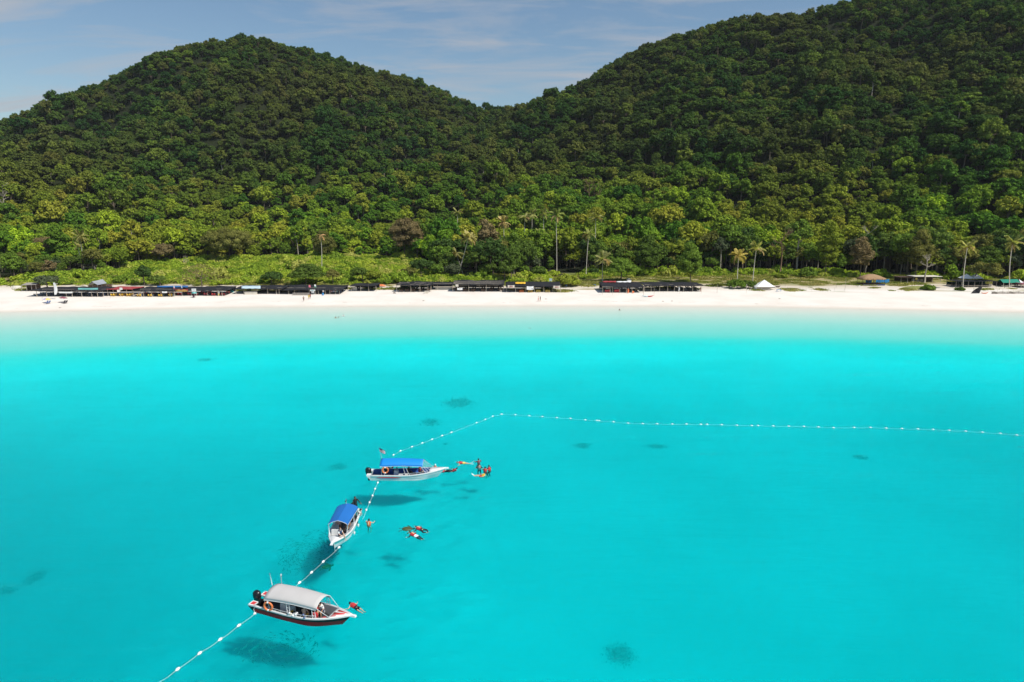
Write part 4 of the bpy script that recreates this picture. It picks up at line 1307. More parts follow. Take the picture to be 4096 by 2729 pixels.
def flag(name, label, px, py_base, py_top, w_px, h_px, mat, lean=0.0, feather=False, base_y=None, mat2=None):
    b = on_land(px, py_base) if base_y is None else Vector((at_y(px, py_base, base_y).x, base_y, land_height(at_y(px, py_base, base_y).x, base_y)))
    top = at_y(px, py_top, b.y)
    H = top.z - b.z
    t = empty(name, b, 0, label, 'flag')
    MB().tube([(0, 0, -0.2), (lean * 0.5, 0, H * 0.5), (lean, 0, H)], [0.03, 0.025, 0.018], n=5).build('pole', M_GWOOD, t)
    sc = b.y / FPX * 1.05
    w, h = w_px * sc, h_px * sc
    rows = []
    for j in range(9):
        g = j / 8
        row = []
        for i in range(5):
            f = i / 4
            ww = w * (1 if not feather else math.sin(min(1.0, 0.16 + g * 0.84) * math.pi * 0.92) ** 0.6 * 0.95 + 0.05)
            row.append((lean * (1 - 0) + f * ww, 0.10 * math.sin(g * 5 + f * 4), H - g * h - (0 if feather else 0.12 * f * h)))
        rows.append(row)
    mb = MB(); mb.sheet(rows, 0); mb.sheet([[(p[0], p[1] + 0.015, p[2]) for p in r] for r in rows])
    mb.build('cloth', mat, t)
    if mat2:
        mb = MB(); mb.sheet([[(p[0], p[1] - 0.012, p[2]) for p in r] for r in rows[5:]]); mb.sheet([[(p[0], p[1] + 0.03, p[2]) for p in r] for r in rows[5:]])
        mb.build('lower_band', mat2, t)
    return t

def umbrella(label, px, py_base, py_top, w_px, mat, mat2=None, tilt=0.12):
    b = on_land(px, py_base)
    H = zt(px, py_top, b.y) - b.z
    r = w_px / 2 * b.y / FPX * 1.05
    t = empty('beach_umbrella', b, 0, label, 'umbrella')
    t.rotation_euler = (0, tilt, 0)
    MB().tube([(0, 0, -0.3), (0, 0, H + 0.1)], 0.025, n=5).build('pole', M_PWHITE, t)
    for k in range(8):
        a0, a1 = math.pi / 4 * k, math.pi / 4 * (k + 1)
        P = [(0, 0, H), (r * math.cos(a0), r * math.sin(a0), H - r * 0.42), (r * 1.0 * math.cos((a0 + a1) / 2) * .93, r * math.sin((a0 + a1) / 2) * .93, H - r * 0.36), (r * math.cos(a1), r * math.sin(a1), H - r * 0.42)]
        mb = MB(); mb.add(P, [(0, 1, 2), (0, 2, 3)]); mb.add([(p[0], p[1], p[2] - 0.02) for p in P], [(2, 1, 0), (3, 2, 0)])
        mb.build('canopy_panel', mat2 if (mat2 and 2 <= k < 6) else mat, t)
    return t

def lounger(label, px, py, mat, rz=-0.3, group=None):
    b = on_land(px, py)
    t = empty('beach_chair', b, rz, label, 'beach chair', group)
    MB().box((0, -0.15, 0.34), (0.6, 0.9, 0.05)).build('seat', mat, t)
    MB().add([(-.3, .28, .36), (.3, .28, .36), (.3, .72, 1.0), (-.3, .72, 1.0), (-.3, .33, .34), (.3, .33, .34), (.3, .77, .98), (-.3, .77, .98)],
             [(0, 1, 2, 3), (7, 6, 5, 4), (0, 4, 5, 1), (1, 5, 6, 2), (2, 6, 7, 3), (3, 7, 4, 0)]).build('backrest', mat, t)
    for sx in (-1, 1):
        MB().tube([(sx * .28, -.55, .33), (sx * .28, -.58, 0)], 0.025, n=4).build('leg', M_GWOOD, t)
        MB().tube([(sx * .28, .25, .33), (sx * .28, .6, 0)], 0.025, n=4).build('leg', M_GWOOD, t)
        MB().box((sx * .31, -0.1, 0.56), (0.05, 0.7, 0.03)).build('armrest', mat, t)
    return t

def stake(px, py0, py1, label, w=0.035, mat=None, name='stake', cat='stake', group=None):
    b = on_land(px, py1)
    H = zt(px, py0, b.y) - b.z
    o = MB().tube([(0, 0, -0.2), (br_.uniform(-.05, .05), 0, H * .5), (br_.uniform(-.08, .08), 0, H)], w, n=5).build(name, mat or M_WOOD, None, b)
    tag(o, label, cat, group); return o

# ---- shelters from left to right
S1 = shelter('net_shelter', 'black net shelter on poles beside the white sail flag, open front', [148, 188, 266, 290, 328, 368, 391, 414], 1188, 1163, 1148, 8.5, x0=120, net=M_NET, sag=0.5, wavy=0.35)
furnish(S1, 7, 'the shelter beside the white sail flag', rows=(0.2, 0.6), chair=M_BLACK, table=M_NAVYL, table_word='blue', nch=2)
board('cloth_sheet', 'pale sheet hanging below the net right of the sail flag', 236, 290, 1167, 1173, S1['yf'] - 0.4, M_WHITE, 'cloth', sagging=True)
board('cloth_sheet', 'pale teal sheet along the roof edge left of the grey roof hut', 312, 392, 1152, 1159, S1['yf'] + 0.3, M_TEAL, 'cloth', sagging=True)

def hut(label):
    b = on_land(392, 1170); y = b.y + 3
    t = empty('raised_hut', (b.x, y, b.z), 0, label, 'hut')
    def L(px, py, dy=0): p = at_y(px, py, y + dy); return Vector((p.x - b.x, dy, p.z - b.z))
    # two pitched roof planes, ridge running towards the back right
    f0, f1 = L(391, 1140), L(427, 1133); r0, r1 = L(367, 1127, 1.5), L(411, 1117, 3.0)
    w0, w1 = L(350, 1140, 3.0), L(395, 1132, 6.0)
    for nm, q in (('roof', [f0, f1, r1, r0]), ('roof', [r0, r1, w1, w0])):
        mb = MB(); mb.add(q, [(0, 1, 2, 3)]); mb.add([p - Vector((0, 0, .06)) for p in q], [(3, 2, 1, 0)])
        for a in range(4): mb.add([q[a], q[(a + 1) % 4], q[(a + 1) % 4] - Vector((0, 0, .06)), q[a] - Vector((0, 0, .06))], [(3, 2, 1, 0)])
        mb.build(nm, M_GREYM, t)
    zf = L(391, 1150).z
    MB().box((L(388, 1150).x, 2.0, (zf + L(388, 1141).z) / 2 - .2), (L(424, 1150).x - L(352, 1150).x, 3.6, 1.1)).build('wall', M_DWOOD, t)
    MB().box((L(388, 1150).x, 1.9, zf - .5), (L(426, 1150).x - L(350, 1150).x, 4.2, 0.12)).build('floor', M_GWOOD, t)
    for px in (352, 372, 391, 408, 426):
        for dy in (0.0, 4.0):
            x = L(px, 1150).x
            MB().tube([(x, dy, -0.3), (x, dy, zf + (0.9 if dy == 0 else 1.2))], 0.07, n=5).build('post', M_GWOOD, t)
    return t
hut('raised wooden hut with a shiny grey metal roof behind the nets')

S2 = shelter('net_shelter', 'low shelter with a red cloth roof right of the grey-roofed hut', [433, 455, 482, 508, 531], 1186, 1156, 1147, 8, net=M_RED, sag=0.3, sidewall=M_NET)
furnish(S2, 3, 'the red cloth roof shelter', rows=(0.1,), chair=M_YEL, table=M_YELW, chair_word='yellow plastic', table_word='yellow')
S2b = shelter('net_shelter', 'wide black net shelter with yellow chairs and blue tarp on its roof', [536, 566, 576, 608, 645, 681, 698], 1188, 1163, 1147, 9, sag=0.45, wavy=0.2)
furnish(S2b, 4, 'the yellow chair shelter', rows=(0.12,), chair=M_YEL, table=M_LBLUE, chair_word='yellow plastic', table_word='pale blue', nch=3)
furnish(S2b, 5, 'the yellow chair shelter', rows=(0.6,), chair=M_REDP, table=M_DWOOD, chair_word='red plastic', table_word='dark wooden', nch=2)
S2c = shelter('net_shelter', 'black net shelter hung with a red banner and a white sign', [701, 730, 766, 786, 831, 873, 889], 1184, 1162, 1147, 9, x1=905, sag=0.5, wavy=0.3)
furnish(S2c, 6, 'the red banner shelter', rows=(0.15, 0.6), chair=M_REDP, table=M_GWOOD, chair_word='red', table_word='grey wooden', nch=2)
def roof_sheet(name, label, px0, px1, py0, py1, y0, dep, mat, cat='tarp'):
    a, c = at_y(px0, py1, y0), at_y(px1, py1, y0); d, e = at_y(px0, py0, y0 + dep), at_y(px1, py0, y0 + dep)
    ctr = (a + c) / 2
    rows = []
    for j in range(4):
        g = j / 3
        rows.append([((a.lerp(c, i / 10)).lerp(d.lerp(e, i / 10), g) - ctr) + Vector((0, 0, 0.05 * math.sin(i * 1.9 + j))) for i in range(11)])
    o = MB().sheet(rows, 0.04).build(name, mat, None, ctr)
    tag(o, label, cat); return o
roof_sheet('tarp', 'long blue tarp lying along the back of the net roofs', 628, 752, 1143, 1149, S2b['yf'] + 6.5, 2.5, M_BLUE)
board('banner', 'red and yellow banner hanging under the net roof', 699, 752, 1156, 1166, S2c['yf'] - 0.5, M_RED, 'banner', marks=[(0.5, 0.18, 0.9, 0.28), (0.3, 0.62, 0.3, 0.12), (0.7, 0.62, 0.25, 0.12)], mmat=M_YELW, sagging=True)
board('sign_board', 'white sign board with faint lines beside the red banner', 766, 785, 1155, 1167, S2c['yf'] - 0.5, M_PWHITE, 'sign', marks=[(0.5, 0.72, 0.7, 0.08), (0.5, 0.5, 0.6, 0.06)], mmat=M_GREYM)
board('sign_board', 'small white cloth sign over the yellow chair shelter front', 648, 668, 1166, 1172, S2b['yf'] - 0.5, M_WHITE, 'sign', sagging=True)
board('stall_screen', 'small white square on the red cloth roof front', 478, 490, 1151, 1160, S2['yf'] - 0.6, M_PWHITE, 'sign', marks=[(0.5, 0.5, 0.5, 0.12)], mmat=M_GREYM)
umbrella('pale blue beach umbrella in front of the white sign board', 777, 1190, 1168, 21, M_TEAL)
lounger('dark folding chair under the pale blue umbrella', 775, 1191, M_MAROON, 0.4)
flag('pole_flag', 'small white and red flag on the left end of the red banner', 697, 1185, 1143, 5, 11, M_WHITE, mat2=M_PINK)
flag('pole_flag', 'small white and blue flag above the middle of the red banner', 728, 1185, 1143, 4, 11, M_WHITE, mat2=M_BLUE)
flag('feather_flag', 'yellow and white feather flag near the right end of the red banner shelter', 872, 1184, 1160, 7, 22, M_WHITE, feather=True, mat2=M_YELW)

S3 = shelter('net_shelter', 'shelter with a pale blue corrugated roof on its left half', [944, 976, 1029, 1071, 1106, 1117], 1177, 1156, 1142, 8, x0=940, x1=1132, sag=0.3)
roof_sheet('roof_panel', 'pale blue corrugated roof sheets above the shelter counter', 966, 1042, 1143, 1154, S3['yf'] - 0.6, 4.5, M_LBLUE, 'roof')
def counter(label, px0, px1, py0, py1, mat, dep=0.8, y=None, name='counter'):
    b = on_land((px0 + px1) / 2, py1) if y is None else None
    if b is None:
        p = at_y((px0 + px1) / 2, py1, y); b = Vector((p.x, y, land_height(p.x, y)))
    w = at_y(px1, py1, b.y).x - at_y(px0, py1, b.y).x; h = zt((px0 + px1) / 2, py0, b.y) - b.z
    t = empty(name, b, 0, label, 'counter')
    n = max(2, int(w / 1.2))
    for k in range(n):
        MB().box((-w / 2 + w * (k + .5) / n, 0, h / 2), (w / n - 0.04, dep, h)).build('panel', mat, t)
    MB().box((0, 0, h + 0.03), (w + 0.15, dep + 0.15, 0.05)).build('top', M_GWOOD, t)
    return t
counter('cream boarded counter under the pale blue roof', 980, 1026, 1168, 1178, M_CREAM)
furnish(S3, 3, 'the pale blue roof shelter', rows=(0.55,), chair=M_BLACK, table=M_DWOOD, nch=4)
M_TURQ = paint('turquoise_cloth', (0.03, 0.35, 0.36), rough=0.7, var=0.1)
def dome_tent(label, px, py, w_px, h_px, mat):
    b = on_land(px, py); k = b.y / FPX * 1.03
    t = empty('small_tent', b, 0, label, 'tent')
    MB().ball((0, 0, 0), (w_px / 2 * k, w_px / 2 * k, h_px * k), 12, 8).build('fabric', mat, t)
    MB().tube([(math.cos(a) * w_px / 2 * k * 1.01, 0, max(-.1, math.sin(a) * h_px * k * 1.02)) for a in [i * math.pi / 10 for i in range(11)]], 0.02, n=4).build('pole', M_PWHITE, t)
dome_tent('turquoise round beach tent left of the pale blue roof', 928, 1170, 14, 10, M_TURQ)

S4 = shelter('net_shelter', 'large black net shelter with a pink flag and a white-green flag', [1155, 1178, 1240, 1262, 1274, 1302, 1320, 1342, 1358], 1178, 1160, 1141, 10, x0=1130, x1=1366, sag=0.4, wavy=0.2)
furnish(S4, 6, 'the two flags shelter', rows=(0.3, 0.65), chair=M_BLACK, table=M_NAVYL, table_word='blue', nch=2)
counter('low grey plank counter in front of the two flags shelter', 1172, 1238, 1173, 1181, M_GWOOD)
board('sign_board', 'tall white notice board on legs between the two flags', 1245, 1256, 1163, 1173, S4['yf'] - 0.8, M_PWHITE, 'sign', posts=True, marks=[(0.5, 0.75, 0.7, 0.06), (0.5, 0.55, 0.7, 0.05), (0.5, 0.38, 0.6, 0.05)], mmat=M_GREYM)
board('sign_board', 'wide white shop board joining the two flag poles', 1240, 1261, 1159, 1165, S4['yf'] - 0.5, M_PWHITE, 'sign', marks=[(0.5, 0.5, 0.7, 0.2)], mmat=M_TEAL)
flag('pole_flag', 'pink flag on the pole at the middle of the two flags shelter', 1237, 1181, 1140, 7, 9, M_PINK)
flag('pole_flag', 'white and green flag on the taller pole of the two flags shelter', 1259, 1181, 1138, 7, 11, M_WHITE, mat2=M_GREEN)
board('sign_board', 'small red and white notice hanging in the two flags shelter', 1290, 1296, 1162, 1168, S4['yf'] - 0.4, M_PWHITE, 'sign', marks=[(0.5, 0.5, 0.5, 0.5)], mmat=M_RED)
def barrel(label, px, py, r, h, mat):
    b = on_land(px, py); t = empty('barrel', b, 0, label, 'barrel')
    MB().tube([(0, 0, 0), (0, 0, h * .1), (0, 0, h * .5), (0, 0, h * .9), (0, 0, h)], [r * .9, r, r * 1.06, r, r * .9], n=14).build('drum', mat, t)
    for z in (.33, .66):
        MB().tube([(0, 0, h * z - .03), (0, 0, h * z + .03)], r * 1.1, n=14).build('hoop', mat, t)
barrel('blue barrel standing in front of the two flags shelter', 1292, 1182, 0.28, 0.9, M_BLUEP)
for k, (px, m, w) in enumerate([(1326, M_REDP, 'red'), (1333, M_BLUEP, 'blue'), (1340, M_ORANGE, 'orange'), (1347, M_TEAL, 'teal')]):
    b = on_land(px, 1175)
    t = empty('clothing_rack', b, 0, '%s towels and clothes hung on the right wing of the two flags shelter' % w, 'clothes')
    for j in range(3):
        MB().box((-.25 + j * .25, 0, 1.1 - j * .05), (0.2, 0.08, 0.9)).build('garment', [m, M_WHITE, m][j], t)
    MB().tube([(-.45, 0, 1.6), (.45, 0, 1.6)], 0.02, n=4).build('rail', M_GWOOD, t)
    for sx in (-.42, .42):
        MB().tube([(sx, 0, 0), (sx, 0, 1.6)], 0.02, n=4).build('post', M_GWOOD, t)

S5 = shelter('net_shelter', 'small boarded shelter shaded by two round trees', [1405, 1443, 1475, 1505], 1166, 1143, 1134, 7, sag=0.15)
counter('cream boarded stall front in the small shelter', 1410, 1428, 1148, 1163, M_CREAM, 0.3)
furnish(S5, 2, 'the small boarded shelter', rows=(0.4,), chair=M_BLACK, table=M_DWOOD)
def boat_hull_small(name, label, px, py, L, W, mat, mat2=None, rz=0.0, flip=False, lift=0.0, H=0.45):
    b = on_land(px, py)
    t = empty(name, (b.x, b.y, b.z + lift), rz, label, 'boat' if 'kayak' not in name else 'kayak')
    halves = [(0, 0.5, mat), (0.5, 1.0, mat2 or mat)]
    for h0, h1, m in halves:
        rows = []
        for i in range(9):
            f = h0 + (h1 - h0) * i / 8
            w = W / 2 * max(0.03, math.sin(math.pi * min(max(f, 0.0), 1.0)) ** 0.55)
            zz = 0.12 * (2 * f - 1) ** 2 * 2
            prof = []
            for k in range(9):
                a = math.pi * k / 8
                zc = -math.sin(a) * H if not flip else math.sin(a) * H
                prof.append((-L / 2 + L * f, math.cos(a) * w, zc * max(0.25, math.sin(math.pi * f) ** .4) + (H if not flip else 0) + zz * (1 if not flip else -.5)))
            rows.append(prof)
        MB().sheet(rows, 0.04).build('hull', m, t)
    if not flip:
        for f in (0.3, 0.6): MB().box((-L / 2 + L * f, 0, H * 0.8), (0.35, W * 0.8, 0.05)).build('seat', M_BLACK if 'kayak' in name else M_WOOD, t)
    return t
boat_hull_small('small_boat', 'upturned orange boat on the sand right of the small boarded shelter', 1525, 1147, 3.4, 1.4, M_ORANGE, flip=True, lift=0.3, H=0.6)

S6 = shelter('pole_shelter', 'pole shelter with patched black nets over brown tables', [1587, 1644, 1680, 1712, 1723], 1169, 1141, 1127, 8.5, sag=0.5, wavy=0.25, sidewall=M_NETG, poleover=2)
furnish(S6, 5, 'the brown table shelter', rows=(0.12, 0.55), chair=M_DWOOD, table=M_DWOOD, chair_word='brown wooden', table_word='brown wooden', nch=4)
S7 = shelter('pole_shelter', 'pole shelter over a pale bar counter and bottles', [1726, 1750, 1808], 1160, 1138, 1129, 6, sag=0.4, poleover=1)
counter('long pale bar counter under sagging nets', 1742, 1807, 1150, 1158, M_CREAM)
S8 = shelter('pole_shelter', 'long pole shelter with four sagging roof beams', [1811, 1875, 1945, 2014], 1168, 1138, 1122, 9, sag=0.7, wavy=0.2, poleover=4)
furnish(S8, 6, 'the long pole shelter', rows=(0.15, 0.55), chair=M_DWOOD, table=M_DWOOD, chair_word='brown wooden', table_word='brown wooden', nch=4)
board('sign_board', 'white cloth sign at the left end of the long pole shelter', 1829, 1850, 1152, 1160, S8['yf'] - 0.3, M_WHITE, 'sign', sagging=True)
board('sign_board', 'white square sign hanging above the left white cloth of the long pole shelter', 1822, 1834, 1138, 1147, S8['yf'] - 0.5, M_CREAM, 'sign')
counter('small wooden stand in front of the brown table shelter', 1698, 1714, 1164, 1174, M_CREAM, 0.6, name='stall')
stake(1573, 1148, 1175, 'thin pole with a net heap left of the brown table shelter')
o = MB().add([(0, 0, 0), (1.1, 0, 0), (0.2, .1, 1.1), (0.1, 0.5, 0), (0.9, .6, 0)], [(0, 1, 2), (0, 2, 3), (3, 2, 4), (1, 4, 2)]).build('net_heap', M_GWOOD, None, on_land(1573, 1175))
tag(o, 'grey pointed heap of netting at the thin pole left of the brown tables', 'net')

S9 = shelter('net_shelter', 'black net shelter with a yellow awning and hanging banners', [2026, 2062, 2103, 2138, 2175, 2211, 2241], 1170, 1145, 1128, 9, sag=0.25, wavy=0.08)
roof_sheet('awning', 'bright yellow awning strip on the black net roof', 2061, 2102, 1128, 1135, S9['yf'] + 3.2, 3.0, M_YEL, 'awning')
board('banner', 'cream banner with red writing at the left end of the awning shelter', 2031, 2058, 1141, 1152, S9['yf'] - 0.6, M_CREAM, 'banner', marks=[(0.5, 0.62, 0.5, 0.16), (0.5, 0.3, 0.7, 0.12)], mmat=M_RED, sagging=True)
board('banner', 'large white sheet hanging in the middle of the awning shelter', 2107, 2134, 1145, 1159, S9['yf'] - 0.6, M_WHITE, 'banner', marks=[(0.8, 0.25, 0.15, 0.2)], mmat=M_BLACK, sagging=True)
board('banner', 'cream banner with red writing at the right end of the awning shelter', 2214, 2240, 1143, 1154, S9['yf'] - 0.6, M_CREAM, 'banner', marks=[(0.5, 0.5, 0.6, 0.25)], mmat=M_RED, sagging=True)
for px, m, w in ((2086, M_ORANGE, 'orange'), (2121, M_YEL, 'amber'), (2153, M_YELW, 'bright yellow'), (2191, M_YELW, 'pale yellow')):
    b = on_land(px, 1170)
    put('table', m, b.x, b.y + 0.4, 0, '%s picnic table at the front of the awning shelter' % w, 'table', None)
    for dy in (-.4, 1.2): put('bench', m, b.x, b.y + dy, 0, '%s bench on the %s side of the %s picnic table' % (w, 'near' if dy < 0 else 'far', w), 'bench', 'benches beside the picnic tables')
furnish(S9, 5, 'the yellow awning shelter', rows=(0.6,), chair=M_BLACK, table=M_YELW, table_word='yellow wooden', bench=True, nch=2)
stake(2243, 1140, 1172, 'thin bare pole at the right end of the awning shelter')
dome_tent('small blue bundle at the foot of the big yellow-green bush', 2264, 1145, 11, 5, M_BLUE)
barrel('dark blue tub on the sand left of the red chair shelter', 2378, 1143, 0.5, 0.5, M_NAVYL)
board('sign_board', 'blue and white sign board on the sand above the awning roof', 2197, 2208, 1114, 1125, 268, M_LBLUE, 'sign', posts=True)
fence_b = on_land(2087, 1117)
tf = empty('low_fence', fence_b, 0, 'low dark rail fence behind the awning shelter', 'fence')
for k in range(9):
    MB().tube([(-4 + k * 1.0, 0, -.1), (-4 + k * 1.0, 0, .7)], 0.04, n=4).build('post', M_DWOOD, tf)
MB().tube([(-4.2, 0, .6), (4.2, 0, .6)], 0.05, n=4).build('rail', M_DWOOD, tf)

S10 = shelter('net_shelter', 'black net shelter with stacked red chairs and a red roof edge', [2410, 2440, 2479, 2505, 2528, 2572], 1172, 1148, 1129, 9.5, sag=0.3, wavy=0.12)
roof_sheet('roof_panel', 'red roof edge sheet above the red chair shelter', 2411, 2464, 1124, 1129, S10['yf'] + 8.2, 2, M_RED, 'roof')
roof_sheet('roof_panel', 'white roof edge sheet right of the red one', 2466, 2524, 1125, 1129, S10['yf'] + 8.4, 2, M_WHITE, 'roof')
for px0, side in ((2422, 'left'), (2460, 'right')):
    for k in range(6):
        b = on_land(px0 + (k % 3) * 6.5, 1171 - (k // 3) * 4)
        put('chair', M_REDP, b.x, b.y, math.pi + br_.uniform(-.2, .2), 'red plastic chair, %s of the %s row, %s cluster under the red chair shelter' % (('left', 'middle', 'right')[k % 3], ('near', 'far')[k // 3], side), 'chair', 'red chairs of the %s cluster' % side)
furnish(S10, 5, 'the red chair shelter', rows=(0.35, 0.7), chair=M_BLACK, table=M_GWOOD, table_word='grey', nch=2)
flag('feather_flag', 'taller red feather flag at the red chair shelter', 2510, 1174, 1155, 6, 18, M_ORANGE, feather=True)
flag('feather_flag', 'short squat red feather flag right of the taller one', 2529, 1174, 1164, 8, 9, M_ORANGE, feather=True)
def gate(label, px0, px1, py0, py1):
    b = on_land((px0 + px1) / 2, py1); H = zt(px0, py0, b.y) - b.z
    t = empty('goal_poles', b, 0, label, 'frame')
    for px in (px0, px1):
        x = at_y(px, py1, b.y).x - b.x
        MB().tube([(x, 0, -.2), (x, 0, H + .15)], 0.06, n=5).build('post', M_WOOD, t)
    x0, x1 = at_y(px0, py1, b.y).x - b.x, at_y(px1, py1, b.y).x - b.x
    MB().tube([(x0, 0.07, H), (x1, 0.07, H)], 0.05, n=5).build('crossbar', M_WOOD, t)
gate('upright pole frame in front of the red chairs', 2410, 2450, 1148, 1179)
gate('upright pole frame in front of the kayak and dark chairs', 2574, 2616, 1150, 1184)
S11 = shelter('net_shelter', 'very long black net shelter packed with dark chairs', [2578, 2604, 2638, 2670, 2697, 2734, 2770, 2804], 1167, 1143, 1130, 8.5, x1=2810, sag=0.3, wavy=0.15, backnet=False)
furnish(S11, 8, 'the dark chair shelter', rows=(0.1, 0.45, 0.8), chair=M_BLACK, table=M_BLACK, chair_word='black', table_word='black', nch=4)
boat_hull_small('kayak', 'kayak, pale blue at one end and red at the other, on the sand', 2591, 1188, 4.0, 0.75, M_LBLUE, M_REDP, 0.0, H=0.3)
flag('feather_flag', 'pale furled feather flag at the front of the dark chair shelter', 2714, 1168, 1148, 4, 17, M_WHITE, feather=True)
flag('feather_flag', 'narrow red feather flag at the right end of the dark chair shelter', 2801, 1166, 1149, 4, 17, M_RED, feather=True)
stake(2718, 1160, 1176, 'short stake on the sand before the dark chair shelter')
stake(2805, 1155, 1175, 'short stake at the right end of the dark chair shelter')
stake(2868, 1138, 1173, 'tall volleyball post left of the two palms', 0.06)
stake(2985, 1137, 1174, 'tall pale volleyball post right in front of the two palms', 0.07, M_CREAM)
b0, b1 = on_land(2908, 1153), on_land(2982, 1151)
o = MB().tube([Vector((0, 0, .15)), (b1 - b0) * .5 + Vector((0, 0, 0.05)), (b1 - b0) + Vector((0, 0, .2))], 0.12, n=7).build('driftwood_log', M_CREAM, None, b0)
tag(o, 'long pale log lying in front of the two palms', 'log')
# black boat near the track, car between the roofs
boat_hull_small('small_boat', 'dark inflatable boat lying on the grass behind the dark chair shelter', 2705, 1116, 3.4, 1.5, M_BLACK, flip=False, H=0.45)

# pickup seen behind the roof
def car():
    b = on_land(2514, 1128)
    b = Vector((b.x, b.y, b.z))
    t = empty('parked_car', b, 0, 'small white car parked on the track behind the red chair shelter', 'car')
    MB().box((0, 0, 0.62), (1.75, 3.6, 0.5), taper=0.94).build('body', M_PWHITE, t)
    MB().box((0, 0.2, 1.12), (1.55, 2.0, 0.5), taper=0.82).build('cabin', M_BLACK, t)
    MB().box((0, 0.2, 1.395), (1.3, 1.66, 0.05)).build('roof', M_PWHITE, t)
    for sx in (-1, 1):
        for sy in (-1.15, 1.2):
            MB().tube([(sx * .82, sy, .32), (sx * .62, sy, .32)], 0.32, n=12).build('wheel', M_BLACK, t)
        MB().box((sx * .6, -1.82, .68), (0.3, 0.06, 0.14)).build('headlight', M_GREYM, t)
car()

# white tent
def tent():
    b = on_land(3063, 1160)
    k = b.y
    t = empty('gazebo_tent', b, 0, 'white peaked tent with loungers in its shade', 'tent')
    z = lambda py: zt(3063, py, k + 1.5) - b.z
    hw = (at_y(3102, 1145, k).x - at_y(3028, 1145, k).x) / 2
    ze, za = z(1146), z(1120)
    q = [(-hw, 0, ze), (hw, 0, ze), (hw, 2 * hw * .6, ze), (-hw, 2 * hw * .6, ze)]
    ap = (0, hw * .6, za)
    for a in range(4):
        p, r_ = Vector(q[a]), Vector(q[(a + 1) % 4])
        m_ = (p + r_) / 2; m_ = m_.lerp(Vector(ap), 0.5) - Vector((0, 0, 0.18))
        mb = MB(); mb.add([p, r_, m_ * 1.0, ap], [(0, 1, 2), (1, 3, 2), (3, 0, 2)])
        mb.build('roof_panel', M_WHITE, t)
        mb = MB(); d = Vector((0, 0, -.28)); mb.add([p, r_, r_ + d, p + d], [(3, 2, 1, 0)]); mb.add([p * 1.003, r_ * 1.003, r_ * 1.003 + d, p * 1.003 + d], [(0, 1, 2, 3)]); mb.build('valance', M_WHITE, t)
        MB().tube([(p.x, p.y, -.1), (p.x, p.y, ze)], 0.04, n=5).build('post', M_PWHITE, t)
    mb = MB(); mb.sheet([[(-hw - .5, .2, 0.02), (-hw - .45, 1.5, 0.02), (-hw - .4, 2 * hw * .6, .02)], [(-hw - .1, 0, ze * .55), (-hw - .1, 1.5, ze * .55), (-hw - .1, 2 * hw * .6, ze * .55)], [(-hw, 0, ze), (-hw, 1.5, ze), (-hw, 2 * hw * .6, ze)]], 0.02)
    mb.build('side_curtain', M_WHITE, t)
tent()
lounger('grey lounger in the shade of the white tent', 3050, 1162, M_GWOOD, 1.1)
lounger('second lounger, further right in the shade of the white tent', 3075, 1162, M_GWOOD, 1.1)
boat_hull_small('small_boat', 'dark small canoe right behind the white tent', 3111, 1150, 1.9, 0.7, M_DWOOD)
bt = on_land(3115, 1166); put('table', M_BLUEP, bt.x, bt.y, 0, 'small blue table right of the white tent', 'table', None)
for px, a in ((3150, 'first'), (3200, 'second'), (3245, 'third'), (3291, 'fourth'), (3337, 'fifth'), (3378, 'sixth')):
    stake(px, 1151, 1168, '%s thin stake, counted from the white tent, of the row on the sand' % a, 0.03, group='thin stakes on the sand')
stake(3231, 1142, 1157, 'stake with a white box on top behind the thin stakes', 0.04, M_PWHITE)
stake(3344, 1132, 1153, 'taller post on the grass behind the thin stakes', 0.05)
stake(3380, 1110, 1160, 'tall thin pole left of the thatched hut', 0.05)
stake(3141, 1132, 1150, 'thin post right of the white tent beside the grass', 0.03)

